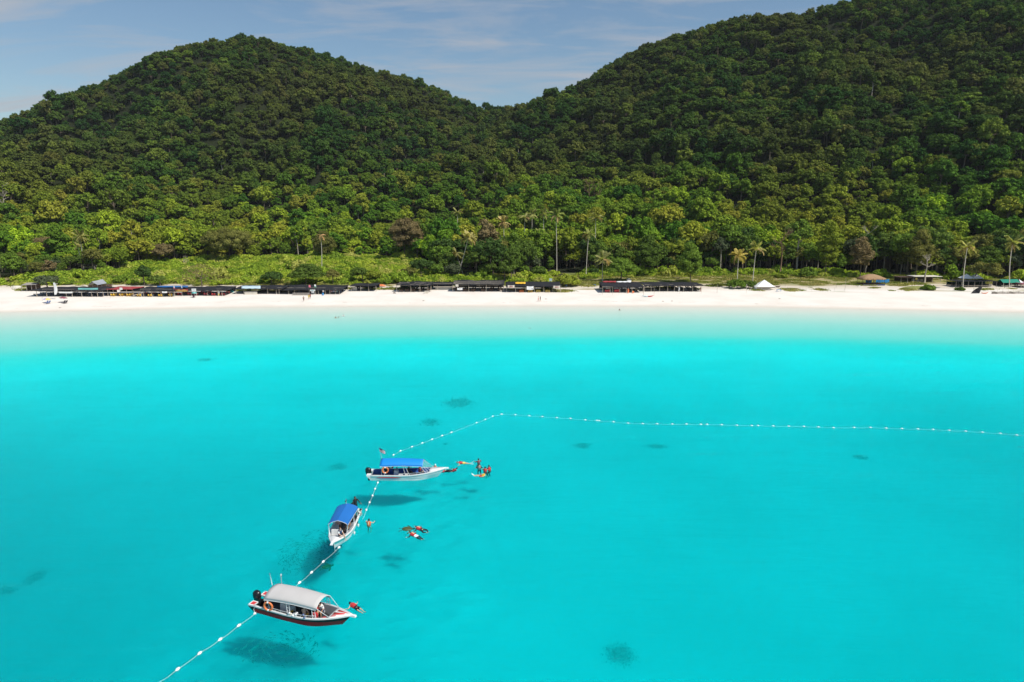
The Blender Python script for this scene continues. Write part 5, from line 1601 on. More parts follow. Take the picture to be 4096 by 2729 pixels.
def thatched():
    b = on_land(3496, 1143); k = b.y
    t = empty('thatched_hut', b, 0, 'thatched hut with blue deck rail and blue tarps behind', 'hut')
    hw = (at_y(3547, 1115, k).x - at_y(3445, 1115, k).x) / 2 * .97; z = lambda py: zt(3496, py, k + 1.5) - b.z
    ze, za = z(1114) + .1, z(1099) + 0.1
    D = 5.0
    mb = MB(); rg = random.Random(4)
    for sgn_a in range(24):
        pass
    ring = []
    N = 48
    rows = []
    for j, (f, zz) in enumerate(((1.0, ze - .35), (0.97, ze), (0.6, (ze + za) / 2 + .1), (0.25, za - .08), (0.02, za))):
        row = []
        for i in range(N + 1):
            a = 2 * math.pi * i / N
            cx, cy = math.cos(a), math.sin(a)
            m_ = max(abs(cx), abs(cy)) ** 0.75
            rr = f * (1 + 0.02 * rg.uniform(-1, 1))
            row.append((cx / m_ * hw * rr, D / 2 + cy / m_ * (D / 2 + .4) * rr, zz + (rg.uniform(-.15, .08) if j == 0 else rg.uniform(-.04, .04))))
        row[-1] = row[0]
        rows.append(row)
    MB().sheet(rows, 0.12).build('roof', M_THATCH, t)
    for i in range(60):
        a = rg.uniform(0, 2 * math.pi); cx, cy = math.cos(a), math.sin(a); m_ = max(abs(cx), abs(cy)) ** .75
        mb.tube([(cx / m_ * hw, D / 2 + cy / m_ * (D / 2 + .4), ze), (cx / m_ * hw * 1.04, D / 2 + cy / m_ * (D / 2 + .5), ze - rg.uniform(.4, .65))], 0.05, n=3, caps=False)
    f_ = mb.build('fringe', M_THATCH, t); f_['kind'] = 'stuff'
    for x in (-.85, -.45, 0.0, .45, .85):
        for y in (0.2, D - .2):
            MB().tube([(x * hw, y, -.2), (x * hw, y, ze)], 0.07, n=5).build('post', M_DWOOD, t)
    MB().box((0, D / 2, 0.35), (hw * 1.8, D, 0.5)).build('deck', M_DWOOD, t)
    for kx in range(8):
        MB().box((-hw * .78 + kx * hw * .223, -0.06, 0.25), (hw * .19, 0.05, 0.3)).build('rail_panel', M_BLUE, t)
    MB().box((hw * .1, D + .1, 1.2), (hw * .5, .1, 1.2)).build('tarp', M_BLUEP, t)
    return b
tb_ = thatched()
board('tarp', 'bright blue tarp screen behind the right side of the thatched hut', 3505, 3556, 1117, 1131, tb_.y + 6.5, M_BLUEP, 'tarp', sagging=True)
boat_hull_small('small_boat', 'white board leaning on the sand left of the thatched hut', 3434, 1146, 2.0, 0.5, M_PWHITE, rz=0.5, H=.15)

def flat_shack():
    b = on_land(3690, 1131); k = b.y
    t = empty('flat_roofed_shack', b, 0, 'dark open shack with a pale flat roof behind the grassy mound', 'shack')
    X = lambda px: at_y(px, 1120, k).x - b.x
    zt_ = zt(3690, 1107, k) - b.z
    MB().box(((X(3655) + X(3768)) / 2, 2.5, zt_), (X(3768) - X(3655), 5.6, .12)).build('roof', M_CREAM, t)
    MB().box(((X(3600) + X(3652)) / 2, 3, zt_ - .3), (X(3652) - X(3600), 5, .12)).build('roof', M_DWOOD, t)
    MB().box(((X(3605) + X(3762)) / 2, 5, zt_ / 2), (X(3762) - X(3605), .15, zt_ - .3)).build('back_wall', M_DWOOD, t)
    for a_, b_ in ((3656, 3668), (3672, 3684), (3688, 3700)):
        MB().box(((X(a_) + X(b_)) / 2, 1.5, zt_ * .3), (X(b_) - X(a_), .6, zt_ * .5)).build('cupboard', M_GWOOD, t)
    MB().box((X(3667), .3, zt_ * .62), (.75, .05, .8)).build('notice', M_YELW, t)
    for px in (3604, 3630, 3654, 3697, 3730, 3762):
        MB().tube([(X(px), 0, -.2), (X(px), 0, zt_ - .06)], .08, n=5).build('post', M_GWOOD, t)
flat_shack()

# grassy mound
def mound():
    b = on_land(3675, 1155)
    mb = MB(); rows = []
    for j in range(9):
        row = []
        for i in range(19):
            x = -6.5 + 13 * i / 18; y = -2.2 + 5.5 * j / 8
            r = max(0, 1 - (x / 6.4) ** 2 - ((y - .5) / 2.9) ** 2)
            row.append((x, y, land_height(b.x + x, b.y + y) - b.z - .05 + 1.0 * r ** .7 + .1 * mnoise.noise(Vector((x, y, 3)))))
        rows.append(row)
    o = mb.sheet(rows).build('sand_mound', paint('dry_mound', (0.26, 0.27, 0.09), rough=.95, var=.4, scale=.8, spec=.05, bump=.5), None, b)
    o['kind'] = 'structure'
mound()

# cafe on the right
def cafe():
    b = on_land(3905, 1150); k = b.y
    t = empty('beach_cafe', b, 0, 'open beach cafe with dark flat roof and white peaked tent roofs', 'cafe')
    X = lambda px: at_y(px, 1130, k).x - b.x
    Z = lambda py: zt(3905, py, k) - b.z
    MB().box(((X(3826) + X(3990)) / 2, 3, Z(1126)), (X(3990) - X(3826), 6, .1)).build('roof', M_NET, t)
    for x0, x1 in ((3898, 3942), (3938, 3980)):
        hw = (X(x1) - X(x0)) / 2; cx = (X(x1) + X(x0)) / 2
        q = [Vector((cx - hw, 6.3, Z(1125) + .3)), Vector((cx + hw, 6.3, Z(1125) + .3)), Vector((cx + hw, 10, Z(1125) + .3)), Vector((cx - hw, 10, Z(1125) + .3))]; ap = Vector((cx, 8.0, Z(1109) + .5))
        for a in range(4): MB().add([q[a], q[(a + 1) % 4], ap], [(0, 1, 2)]).build('tent_roof', M_WHITE, t)
    for px in (3826, 3848, 3875, 3900, 3930, 3960, 3988):
        for y in (0.1, 5.8):
            MB().tube([(X(px), y, -.3), (X(px), y, Z(1126))], .07, n=5).build('post', M_GWOOD, t)
    MB().box(((X(3862) + X(3985)) / 2, .4, .55), (X(3985) - X(3862), .1, .12)).build('rail', M_WOOD, t)
    MB().box(((X(3826) + X(3985)) / 2, 5.9, Z(1140)), (X(3985) - X(3826), .06, 1.3)).build('back_net', M_NETG, t)
    return dict(b=b, yf=k, yb=k + 6, X0=X(3830) + b.x, X1=X(3985) + b.x, depth=6)
SC = cafe()
furnish(SC, 6, 'the cafe with the white tent roofs', rows=(0.3, 0.7), chair=M_BLACK, table=M_DWOOD, nch=3)
for i, px in enumerate((3816, 3836, 3846)):
    bb = on_land(px, 1151); put('chair', M_BLACK, bb.x, bb.y, 0.2, '%s black chair outside the left end of the cafe' % ('leftmost', 'middle', 'rightmost')[i], 'chair', 'black chairs left of the cafe')
def green_house():
    b = on_land(4045, 1148); k = b.y
    t = empty('green_roofed_house', b, 0, 'open house with green metal roof and white gable end', 'house')
    P = lambda px, py, dy: (lambda q: Vector((q.x - b.x, dy, q.z - b.z)))(at_y(px, py, k + dy))
    f0, f1, r1, r0 = P(4012, 1131, 0), P(4082, 1131, 0), P(4070, 1117, 3), P(4000, 1118, 3)
    bk0, bk1 = P(3985, 1128, 6), P(4060, 1128, 6)
    for q in ([f0, f1, r1, r0], [r0, r1, bk1, bk0]):
        mb = MB(); mb.add(q, [(0, 1, 2, 3)]); mb.add([p - Vector((0, 0, .07)) for p in q], [(3, 2, 1, 0)])
        for a in range(4): mb.add([q[a], q[(a + 1) % 4], q[(a + 1) % 4] - Vector((0, 0, .07)), q[a] - Vector((0, 0, .07))], [(3, 2, 1, 0)])
        mb.build('roof', M_GREEN, t)
    g = [f1 + Vector((.05, 0, .05)), f1 + Vector((1.2, 0, .03)), r1 + Vector((.5, 0, .05))]
    MB().add(g + [p - Vector((0, 0, .06)) for p in g], [(0, 1, 2), (5, 4, 3), (0, 3, 4, 1), (1, 4, 5, 2), (2, 5, 3, 0)]).build('gable_sheet', M_WHITE, t)
    for px in (4014, 4046, 4082):
        for dy in (.1, 5.5):
            x = P(px, 1140, dy).x
            MB().tube([(x, dy, -.3), (x, dy, f0.z - .05)], .08, n=5).build('post', M_CREAM, t)
    MB().box(((f0.x + f1.x) / 2, 5.6, f0.z / 2), (f1.x - f0.x, .1, f0.z - .2)).build('back_wall', M_NET, t)
    MB().box(((f0.x + f1.x) / 2 + .5, -.4, .5), (f1.x - f0.x + 2.5, .12, .12)).build('rail', M_WOOD, t)
    return dict(b=b, yf=k, yb=k + 5, X0=f0.x + b.x, X1=f1.x + b.x, depth=5)
SG = green_house()
furnish(SG, 3, 'the green-roofed house', rows=(0.4,), chair=M_BLACK, table=M_DWOOD, nch=2)
# red-roofed corner at the right edge
S12 = shelter('net_shelter', 'dull red roofed shelter cut by the right edge', [4084, 4110, 4140], 1152, 1136, 1126, 6, net=M_MAROON, sag=.1)
# net fence along the sand
tb2 = on_land(4040, 1176)
tf = empty('net_fence', tb2, 0, 'low grey net fence on stakes in front of the green roof', 'fence')
for k in range(9):
    x = -6.5 + k * 1.9
    MB().tube([(x, 0, -.2), (x, 0, 1.6)], 0.03, n=4).build('stake', M_WOOD, tf)
MB().sheet([[(-6.5 + i * .95, .05 + .1 * math.sin(i), .02) for i in range(17)], [(-6.5 + i * .95, .08, .75 + .12 * math.sin(i * 2.1)) for i in range(17)]], 0.02).build('netting', M_GWOOD, tf)
b = on_land(3905, 1174)
o = MB().add([(-2, -.2, .02), (1.0, -.2, .05), (.9, .3, 2.2), (2.2, .5, 2.4), (1.1, .6, .05), (-.6, .9, .9)], [(0, 1, 5), (1, 2, 5), (1, 3, 2), (1, 4, 3), (0, 5, 4), (5, 2, 3, 4)]).build('dark_drape', M_NET, None, b)
tag(o, 'dark net drape twisted from the cafe down to the sand', 'net')
boat_hull_small('kayak', 'orange kayak beside the dark net drape', 3938, 1175, 2.4, .6, M_ORANGE, H=.25)

# left end: old shack, sail flag, umbrellas and chairs
def old_shack():
    b = on_land(112, 1166); k = b.y
    t = empty('old_shack', b, 0, 'old weathered wood shack at the left end under the trees', 'shack')
    X = lambda px: at_y(px, 1150, k).x - b.x; Z = lambda py: zt(112, py, k) - b.z
    for i in range(9):
        MB().box((X(86) + (X(144) - X(86)) * (i + .5) / 9, 2.5, Z(1152)), ((X(144) - X(86)) / 9 - .05, .08, Z(1137) * .9)).build('plank', M_DWOOD, t)
    mb = MB(); q = [Vector((X(86), -.2, Z(1141))), Vector((X(146), -.2, Z(1139))), Vector((X(146), 3, Z(1139) + .5)), Vector((X(86), 3, Z(1139) + .4))]
    mb.add(q, [(0, 1, 2, 3)]); mb.add([p - Vector((0, 0, .08)) for p in q], [(3, 2, 1, 0)]); mb.build('roof', M_GWOOD, t)
    for px in (86, 106, 126, 144): MB().tube([(X(px), 0, -.2), (X(px), 0, Z(1140))], .08, n=5).build('post', M_GWOOD, t)
    barrel('round brown water jar in front of the old weathered shack', 113, 1163, .45, .9, M_DWOOD)
old_shack()
t_ = on_land(226, 1210)
flag('sail_flag', 'tall white sail-shaped flag on the beach', 221, 1198, 1131, 13, 46, M_WHITE, feather=True)
flag('pole_flag', 'small pale flag on a thin pole right of the sail flag', 231, 1180, 1133, 5, 4, M_CREAM)
umbrella('yellow and purple beach umbrella left of the sail flag', 188, 1211, 1192, 27, M_YELW, M_PURP)
umbrella('maroon beach umbrella right of the sail flag', 253, 1210, 1186, 30, M_MAROON)
lounger('left blue beach chair beneath the yellow and purple umbrella', 185, 1216, M_NAVYL)
lounger('right blue beach chair beneath the yellow and purple umbrella', 194, 1216, M_NAVYL)
lounger('left dark beach chair near the maroon umbrella', 254, 1215, M_BLACK)
lounger('right dark beach chair near the maroon umbrella', 262, 1215, M_BLACK)
flag('feather_flag', 'short white banner flag left of the yellow and purple umbrella', 170, 1203, 1188, 3, 10, M_WHITE)
stake(443, 1165, 1193, 'thin stake on the sand before the red cloth roof', .04)

# lookout stand in the scrub
b = Vector((at_y(745, 1060, 330).x, 330, 0)); b.z = land_height(b.x, b.y)
t = empty('lookout_frame', b, 0, 'bare wooden tower frame standing in the scrub', 'tower')
ht_ = zt(745, 1024, 330) - b.z
for sx in (-1, 1):
    for sy in (-1, 1): MB().tube([(sx * 1.0, sy, -.3), (sx * .6, sy * .6, ht_)], .1, n=5).build('leg', M_WOOD, t)
for z in (.45, .7, .98): MB().box((0, -.75, ht_ * z), (1.7, .1, .12)).build('crossbar', M_WOOD, t)
MB().tube([(-.9, -.8, ht_ * .45), (.7, -.7, ht_ * .95)], .06, n=4).build('brace', M_WOOD, t)

# driftwood heaps behind the beach
for px, py, lab in ((925, 1137, 'pale heap of driftwood and branches behind the sand gap'), (2600, 1104, 'pale rubble heap on the grass behind the red chair shelter'),
                    (985, 1136, 'small pile of pale branches left of the blue roof')):
    b = on_land(px, py); t = empty('driftwood_heap', b, 0, lab, 'driftwood')
    for k in range(16):
        x, y = br_.gauss(0, 1.3), br_.gauss(0, .7); a = br_.uniform(0, 3.14); l = br_.uniform(.5, 1.4)
        MB().tube([(x - math.cos(a) * l, y - math.sin(a) * l * .6, .1), (x, y, br_.uniform(.2, .6)), (x + math.cos(a) * l, y + math.sin(a) * l * .6, .15)], .07, n=4).build('branch', M_CREAM, t)

# outcrop of pale rocks seen in the scrub
for nm, px, py, lab in (('pale_rock', 1555, 1062, 'pale bare rock patch in the middle of the bright scrub'), ('white_rock', 68, 1156, 'white boulder at the left end of the sand')):
    b = on_land(px, py)
    mb = MB(); rg = random.Random(int(px))
    vs = [tuple(Vector(v) * (1 + rg.uniform(-.2, .2))) for v in ICO_V]
    o = mb.add([(v[0] * 1.8, v[1] * 1.2, v[2] * .9 + .3) for v in vs], [tuple(f) for f in ICO_F], False).build(nm, M_CREAM, None, b)
    tag(o, lab, 'rock')

# a thin line of dried weed and twigs left by the tide, and a few odd bits on the sand
M_WRACK = paint('dry_wrack', (0.30, 0.25, 0.18), rough=.95, var=.3, scale=3, spec=.05)
wr = MB(); rg = random.Random(77)
for k in range(900):
    x = rg.uniform(-170, 185); t_ = 7.5 + 2.2 * math.sin(x * .05) + 1.2 * math.sin(x * .31) + rg.gauss(0, .35)
    if mnoise.noise(Vector((x * .09, 3, 1))) < -.05: continue
    y = float(shore(x)) + t_; z = land_height(x, y) + .012
    a = rg.gauss(0, .5); l = rg.uniform(.08, .3)
    wr.box((0, 0, 0), (l, .05, .025), Matrix.Translation((x, y, z)) @ Matrix.Rotation(a, 4, 'Z'))
o = wr.build('tide_wrack', M_WRACK); tag(o, 'broken line of dry weed and twigs along the beach above the waterline', 'seaweed', kind='stuff')
for px, py, lab in ((2184, 1197, 'small grey bundle on the sand right of the strolling pair'), (1694, 1204, 'tiny dark pebble-like bit on the sand below the brown tables'), (2652, 1206, 'flat scrap of driftwood on the sand right of the kayak'),
                    (2688, 1205, 'second scrap of driftwood further right of the kayak'), (3118, 1196, 'pale flat scrap on the sand below the white tent'), (240, 1232, 'dark bit of flotsam near the water at the left')):
    b = on_land(px, py); rg = random.Random(px)
    o = MB().add([(v[0] * .45 * rg.uniform(.8, 1.2), v[1] * .2, v[2] * .1 + .06) for v in ICO1_V], [tuple(f) for f in ICO1_F], False).build('flotsam', M_WRACK, None, b); tag(o, lab, 'flotsam')
# ------------------------------------------------------------------ people
SKIN = {}
def skin_mat(k):
    if k not in SKIN:
        c = {'pale': (0.62, 0.40, 0.29), 'tan': (0.46, 0.27, 0.17), 'brown': (0.26, 0.14, 0.085)}[k]
        SKIN[k] = paint('skin_' + k, c, rough=0.55, var=0.06, scale=6, spec=0.3)
    return SKIN[k]
M_HAIR = paint('black_hair', (0.012, 0.010, 0.010), rough=0.5, var=0.2, scale=20)
M_VEST = paint('life_vest_orange', (0.72, 0.13, 0.05), rough=0.6, var=0.1, scale=4)
M_VRED = paint('life_vest_red', (0.52, 0.035, 0.04), rough=0.6, var=0.1, scale=4)
M_VTOP = paint('pale_vest_panel', (0.78, 0.55, 0.30), rough=0.6, var=0.1, scale=4)
M_SUIT = paint('black_swimsuit', (0.012, 0.014, 0.02), rough=0.6, var=0.1, scale=4)
M_SNAVY = paint('navy_cloth', (0.03, 0.05, 0.12), rough=0.7, var=0.1, scale=4)
M_FIN = paint('pale_fins', (0.65, 0.75, 0.75), rough=0.5, var=0.05, scale=4)
M_MINT = paint('mint_cloth', (0.55, 0.70, 0.62), rough=0.7, var=0.05, scale=4)
M_SALMON = paint('salmon_cloth', (0.75, 0.35, 0.30), rough=0.7, var=0.05, scale=4)

def pose(kind, lean=0.0, arms='down', legs=None):
    J = {}
    if kind == 'stand':
        J = dict(pelvis=(0, 0, .93), chest=(.02, 0, 1.28), neck=(.01, 0, 1.47), head=(.03, 0, 1.58), top=(.02, 0, 1.68))
        for s, n in ((1, 'L'), (-1, 'R')):
            J.update({'sh' + n: (.01, s * .18, 1.40), 'hip' + n: (0, s * .10, .88), 'kn' + n: (.04 * (s if legs == 'walk' else 1), s * .11, .48),
                      'an' + n: ((.22 if s > 0 else -.2) if legs == 'walk' else 0, s * .12, .08), 'to' + n: ((.36 if s > 0 else -.05) if legs == 'walk' else .16, s * .13, .04)})
            if arms == 'hips': J.update({'el' + n: (-.06, s * .42, 1.18), 'wr' + n: (.05, s * .20, 1.02), 'ha' + n: (.10, s * .16, 1.0)})
            elif arms == 'out': J.update({'el' + n: (.10, s * .34, 1.2), 'wr' + n: (.30, s * .40, 1.0), 'ha' + n: (.38, s * .42, .96)})
            else: J.update({'el' + n: (0, s * .24, 1.13), 'wr' + n: (.06, s * .26, .88), 'ha' + n: (.08, s * .26, .80)})
    elif kind == 'sit':
        J = dict(pelvis=(0, 0, .12), chest=(.04 + lean * .35, 0, .46), neck=(.05 + lean * .55, 0, .64), head=(.09 + lean * .7, 0, .76), top=(.08 + lean * .75, 0, .87))
        for s, n in ((1, 'L'), (-1, 'R')):
            J.update({'sh' + n: (.04 + lean * .5, s * .18, .57), 'hip' + n: (.05, s * .10, .10), 'kn' + n: (.46, s * .13, .12), 'an' + n: (.46, s * .13, -.30), 'to' + n: (.60, s * .14, -.34),
                      'el' + n: (.12 + lean * .5, s * .25, .34), 'wr' + n: (.32 + lean * .4, s * .16, .22), 'ha' + n: (.39 + lean * .4, s * .14, .20)})
    elif kind == 'prone':
        J = dict(pelvis=(0, 0, -.04), chest=(.36, 0, .02), neck=(.54, 0, .04), head=(.66, 0, .03), top=(.77, 0, .03))
        for s, n in ((1, 'L'), (-1, 'R')):
            J.update({'sh' + n: (.48, s * .18, .01), 'hip' + n: (-.06, s * .09, -.05), 'kn' + n: (-.46, s * (.14 if legs != 'frog' else .3), -.10), 'an' + n: (-.86 if legs != 'frog' else -.66, s * .13, -.10 if s > 0 else -.2), 'to' + n: (-1.0 if legs != 'frog' else -.86, s * .14, -.12)})
            if arms == 'fwd': J.update({'el' + n: (.72, s * .26, -.05), 'wr' + n: (.96, s * .22, -.02), 'ha' + n: (1.04, s * .21, 0)})
            else: J.update({'el' + n: (.40, s * .42, -.10), 'wr' + n: (.55, s * .60, -.12), 'ha' + n: (.62, s * .65, -.12)})
    elif kind == 'afloat':                              # upright in the water, surface at z = 0
        J = dict(pelvis=(-.12, 0, -.42), chest=(-.04, 0, -.08), neck=(0, 0, .09), head=(.03, 0, .20), top=(.02, 0, .31))
        for s, n in ((1, 'L'), (-1, 'R')):
            J.update({'sh' + n: (-.01, s * .18, .02), 'hip' + n: (-.12, s * .1, -.46), 'kn' + n: (.18, s * .16, -.70), 'an' + n: (-.02, s * .14, -1.08), 'to' + n: (.08, s * .14, -1.16),
                      'el' + n: (.12, s * .38, -.10), 'wr' + n: (.34, s * .42, -.08), 'ha' + n: (.42, s * .42, -.06)})
    elif kind == 'recline':                             # lying back in the water, legs forward
        J = dict(pelvis=(.15, 0, -.14), chest=(-.1, 0, .0), neck=(-.24, 0, .10), head=(-.30, 0, .20), top=(-.34, 0, .30))
        for s, n in ((1, 'L'), (-1, 'R')):
            J.update({'sh' + n: (-.2, s * .18, .05), 'hip' + n: (.2, s * .1, -.14), 'kn' + n: (.58, s * .12, -.02), 'an' + n: (.98, s * .1, -.04), 'to' + n: (1.10, s * .1, .06),
                      'el' + n: (.0, s * .38, -.02), 'wr' + n: (.2, s * .44, -.02), 'ha' + n: (.28, s * .44, -.02)})
    elif kind == 'kneel':
        J = dict(pelvis=(0, 0, .50), chest=(.06 + lean * .2, 0, .85), neck=(.10 + lean * .3, 0, 1.03), head=(.14 + lean * .4, 0, 1.15), top=(.14 + lean * .4, 0, 1.26))
        for s, n in ((1, 'L'), (-1, 'R')):
            J.update({'sh' + n: (.08 + lean * .25, s * .18, .96), 'hip' + n: (0, s * .1, .46), 'kn' + n: (.22, s * .14, .08), 'an' + n: (-.2, s * .14, .06), 'to' + n: (-.32, s * .14, .03),
                      'el' + n: (.18, s * .25, .74), 'wr' + n: (.38, s * .18, .64), 'ha' + n: (.46, s * .16, .63)})
    elif kind == 'bend':                                # standing, bent far forward
        J = dict(pelvis=(0, 0, .88), chest=(.34, 0, 1.05), neck=(.52, 0, 1.08), head=(.63, 0, 1.05), top=(.73, 0, 1.02))
        for s, n in ((1, 'L'), (-1, 'R')):
            J.update({'sh' + n: (.46, s * .18, 1.04), 'hip' + n: (0, s * .1, .84), 'kn' + n: (.08, s * .12, .46), 'an' + n: (0, s * .12, .08), 'to' + n: (.16, s * .13, .04),
                      'el' + n: (.60, s * .2, .80), 'wr' + n: (.70, s * .16, .58), 'ha' + n: (.74, s * .15, .50)})
    return {k: Vector(v) for k, v in J.items()}

def body_mesh(J, mat, parent):
    bm = bmesh.new()
    sk = bm.verts.layers.skin.verify()
    V = {}
    def v(name, co, r, root=False):
        q = bm.verts.new(co); q[sk].radius = (r, r); q[sk].use_root = root; V[name] = q; return q
    def e(a, b): bm.edges.new((V[a], V[b]))
    v('pelvis', J['pelvis'], .125, True); v('chest', J['chest'], .135); v('neck', J['neck'], .055)
    v('head', J['head'], .088); v('top', J['top'], .068)
    e('pelvis', 'chest'); e('chest', 'neck'); e('neck', 'head'); e('head', 'top')
    up = (J['top'] - J['neck']).normalized()
    side = (J['shL'] - J['shR']).normalized()
    fwd = side.cross(up).normalized()
    v('nose', J['head'] + fwd * .115, .014); e('head', 'nose')
    for s, nm in ((1, 'earL'), (-1, 'earR')):
        v(nm, J['head'] + side * s * .098, .016); e('head', nm)
    for n in 'LR':
        v('sh' + n, J['sh' + n], .062); v('el' + n, J['el' + n], .043); v('wr' + n, J['wr' + n], .029); v('ha' + n, J['ha' + n], .034)
        e('chest', 'sh' + n); e('sh' + n, 'el' + n); e('el' + n, 'wr' + n); e('wr' + n, 'ha' + n)
        d = (J['ha' + n] - J['wr' + n]).normalized(); w = d.cross(Vector((0, 0, 1)))
        w = w.normalized() if w.length > .1 else Vector((0, 1, 0))
        for i, (o, ln) in enumerate(((-.033, .065), (-.011, .08), (.011, .075), (.033, .058))):
            a = J['ha' + n] + w * o + d * ln * .5; b = J['ha' + n] + w * o * 1.1 + d * ln - Vector((0, 0, .014))
            v('f%s%d' % (n, i), a, .010); v('g%s%d' % (n, i), b, .008); e('ha' + n, 'f%s%d' % (n, i)); e('f%s%d' % (n, i), 'g%s%d' % (n, i))
        tt = J['wr' + n].lerp(J['ha' + n], .5) + w * (-.055) + d * .01
        v('th' + n, tt, .011); e('wr' + n, 'th' + n)
        v('hip' + n, J['hip' + n], .088); v('kn' + n, J['kn' + n], .058); v('an' + n, J['an' + n], .038); v('to' + n, J['to' + n], .034)
        v('cf' + n, J['kn' + n].lerp(J['an' + n], .35), .056); v('tg' + n, J['hip' + n].lerp(J['kn' + n], .45), .078)
        e('pelvis', 'hip' + n); e('hip' + n, 'tg' + n); e('tg' + n, 'kn' + n); e('kn' + n, 'cf' + n); e('cf' + n, 'an' + n); e('an' + n, 'to' + n)
    me = bpy.data.meshes.new('body'); bm.to_mesh(me); bm.free()
    me.materials.append(mat)
    o = bpy.data.objects.new('body', me); COL.objects.link(o); o.parent = parent
    m = o.modifiers.new('skin', 'SKIN'); m.use_smooth_shade = True
    o.modifiers.new('smooth', 'SUBSURF').levels = 1
    o.modifiers['smooth'].render_levels = 1
    return o

def torso_wrap(J, f0, f1, grow, mat, parent, name, wy=1.0):
    """cloth round the trunk between the fractions f0..f1 from pelvis to shoulders"""
    side = (J['shL'] - J['shR']).normalized()
    base, top = J['pelvis'], (J['shL'] + J['shR']) / 2 + (J['neck'] - J['chest']).normalized() * .05
    ax = (top - base).normalized(); dep = side.cross(ax).normalized()
    rows = []
    for i in range(7):
        f = f0 + (f1 - f0) * i / 6
        c = base + ax * ((top - base).length * f)
        wdt = (.155 + .055 * max(0, min(1, f)) ** .8) * (1.0 if f < .93 else .78) + grow; dp = .118 + .02 * math.sin(max(0, min(1, f)) * 3.1) + grow
        rows.append([c + side * wdt * math.cos(a) * wy + dep * dp * math.sin(a) for a in [2 * math.pi * k / 14 for k in range(15)]])
    mb = MB(); mb.sheet(rows)
    mb.add([r for r in rows[-1][:14]], [tuple(range(14))]); mb.add([r for r in rows[0][:14]], [tuple(reversed(range(14)))])
    return mb.build(name, mat, parent)

def sleeve(J, a, b, f, r0, r1, mat, parent, name):
    p, q = J[a], J[a].lerp(J[b], f)
    MB().tube([p, p.lerp(q, .5), q], [r0, (r0 + r1) / 2, r1], n=9).build(name, mat, parent)

def person(label, loc, rz, J, skin='tan', hair=True, vest=None, shirt=None, shorts=None, suit=None, mask=False, fins=None, hat=None, group=None, cap=None, tilt=(0, 0), sleeves=None, vest_top=None):
    t = empty('person', loc, rz, label, 'person', group)
    t.rotation_euler = (tilt[0], tilt[1], rz)
    body_mesh(J, skin_mat(skin), t)
    up = (J['top'] - J['neck']).normalized(); side = (J['shL'] - J['shR']).normalized(); fwd = side.cross(up).normalized()
    if hair:
        c = J['head'].lerp(J['top'], .45) - fwd * .028
        MB().ball((0, 0, 0), (.108, .104, .118), 12, 8).build('hair', cap or M_HAIR, t, c, up.to_track_quat('Z', 'Y').to_euler())
    if hat:
        MB().tube([J['top'] - up * .05, J['top'] - up * .03, J['top'] - up * .02, J['top'] + up * .08], [.21, .21, .12, .09], n=14).build('hat', hat, t)
    if suit:
        torso_wrap(J, -.12, 1.0, .008, suit, t, 'swimsuit')
        for n in 'LR':
            sleeve(J, 'hip' + n, 'kn' + n, 1.0, .10, .072, suit, t, 'trouser_leg'); sleeve(J, 'kn' + n, 'an' + n, .95, .073, .05, suit, t, 'trouser_leg')
            sleeve(J, 'sh' + n, 'el' + n, 1.0, .076, .056, suit, t, 'sleeve'); sleeve(J, 'el' + n, 'wr' + n, .95, .056, .040, suit, t, 'sleeve')
    if shorts:
        torso_wrap(J, -.14, .14, .012, shorts, t, 'shorts')
        for n in 'LR': sleeve(J, 'hip' + n, 'kn' + n, .62, .108, .098, shorts, t, 'short_leg')
    if shirt:
        torso_wrap(J, .02, 1.0, .012, shirt, t, 'shirt')
        for n in 'LR': sleeve(J, 'sh' + n, 'el' + n, .75, .082, .068, sleeves or shirt, t, 'sleeve')
    if vest:
        torso_wrap(J, .12, 1.0, .035, vest, t, 'life_vest')
        if vest_top:
            o = torso_wrap(J, .35, .97, .043, vest_top, t, 'vest_panel', wy=.72)
    if mask:
        c = J['head'] + fwd * .085 + up * .02
        MB().box((0, 0, 0), (.06, .15, .075)).build('mask', M_BLACK, t, c, fwd.to_track_quat('X', 'Z').to_euler())
        c2 = J['head'] + side * .10
        MB().tube([c2 + fwd * .08 - up * .03, c2 + fwd * .02, c2 - fwd * .16 + up * .22], .014, n=5).build('snorkel', M_PWHITE, t)
    if fins:
        for n in 'LR':
            d = (J['to' + n] - J['an' + n]).normalized(); w = d.cross(Vector((0, 0, 1))).normalized()
            a = J['an' + n]; p = [a - w * .05, a + w * .05, a + d * .46 + w * .11, a + d * .46 - w * .11]
            MB().add(p + [q - Vector((0, 0, .02)) for q in p], [(0, 1, 2, 3), (7, 6, 5, 4), (0, 4, 5, 1), (1, 5, 6, 2), (2, 6, 7, 3), (3, 7, 4, 0)]).build('fin', fins, t)
    return t
# ------------------------------------------------------------------ boats
M_HBLACK = paint('hull_black', (0.012, 0.014, 0.016), rough=0.45, var=0.15, scale=1.5, spec=0.25)
M_HRED = paint('hull_red', (0.46, 0.010, 0.014), rough=0.5, var=0.15, scale=1.5, spec=0.2)
M_HWHITE = paint('hull_white', (0.74, 0.75, 0.74), rough=0.3, var=0.05, scale=1.2)
M_HTURQ = paint('hull_turquoise', (0.05, 0.42, 0.42), rough=0.35, var=0.08, scale=1.2)
M_DECKRED = paint('deck_red', (0.62, 0.05, 0.05), rough=0.5, var=0.08, scale=2)
M_DECKGREY = paint('deck_grey', (0.22, 0.24, 0.26), rough=0.6, var=0.15, scale=2)
M_DECKDARK = paint('deck_dark', (0.035, 0.04, 0.045), rough=0.6, var=0.2, scale=2)
M_DECKBLUE = paint('deck_blue', (0.03, 0.10, 0.34), rough=0.5, var=0.12, scale=2)
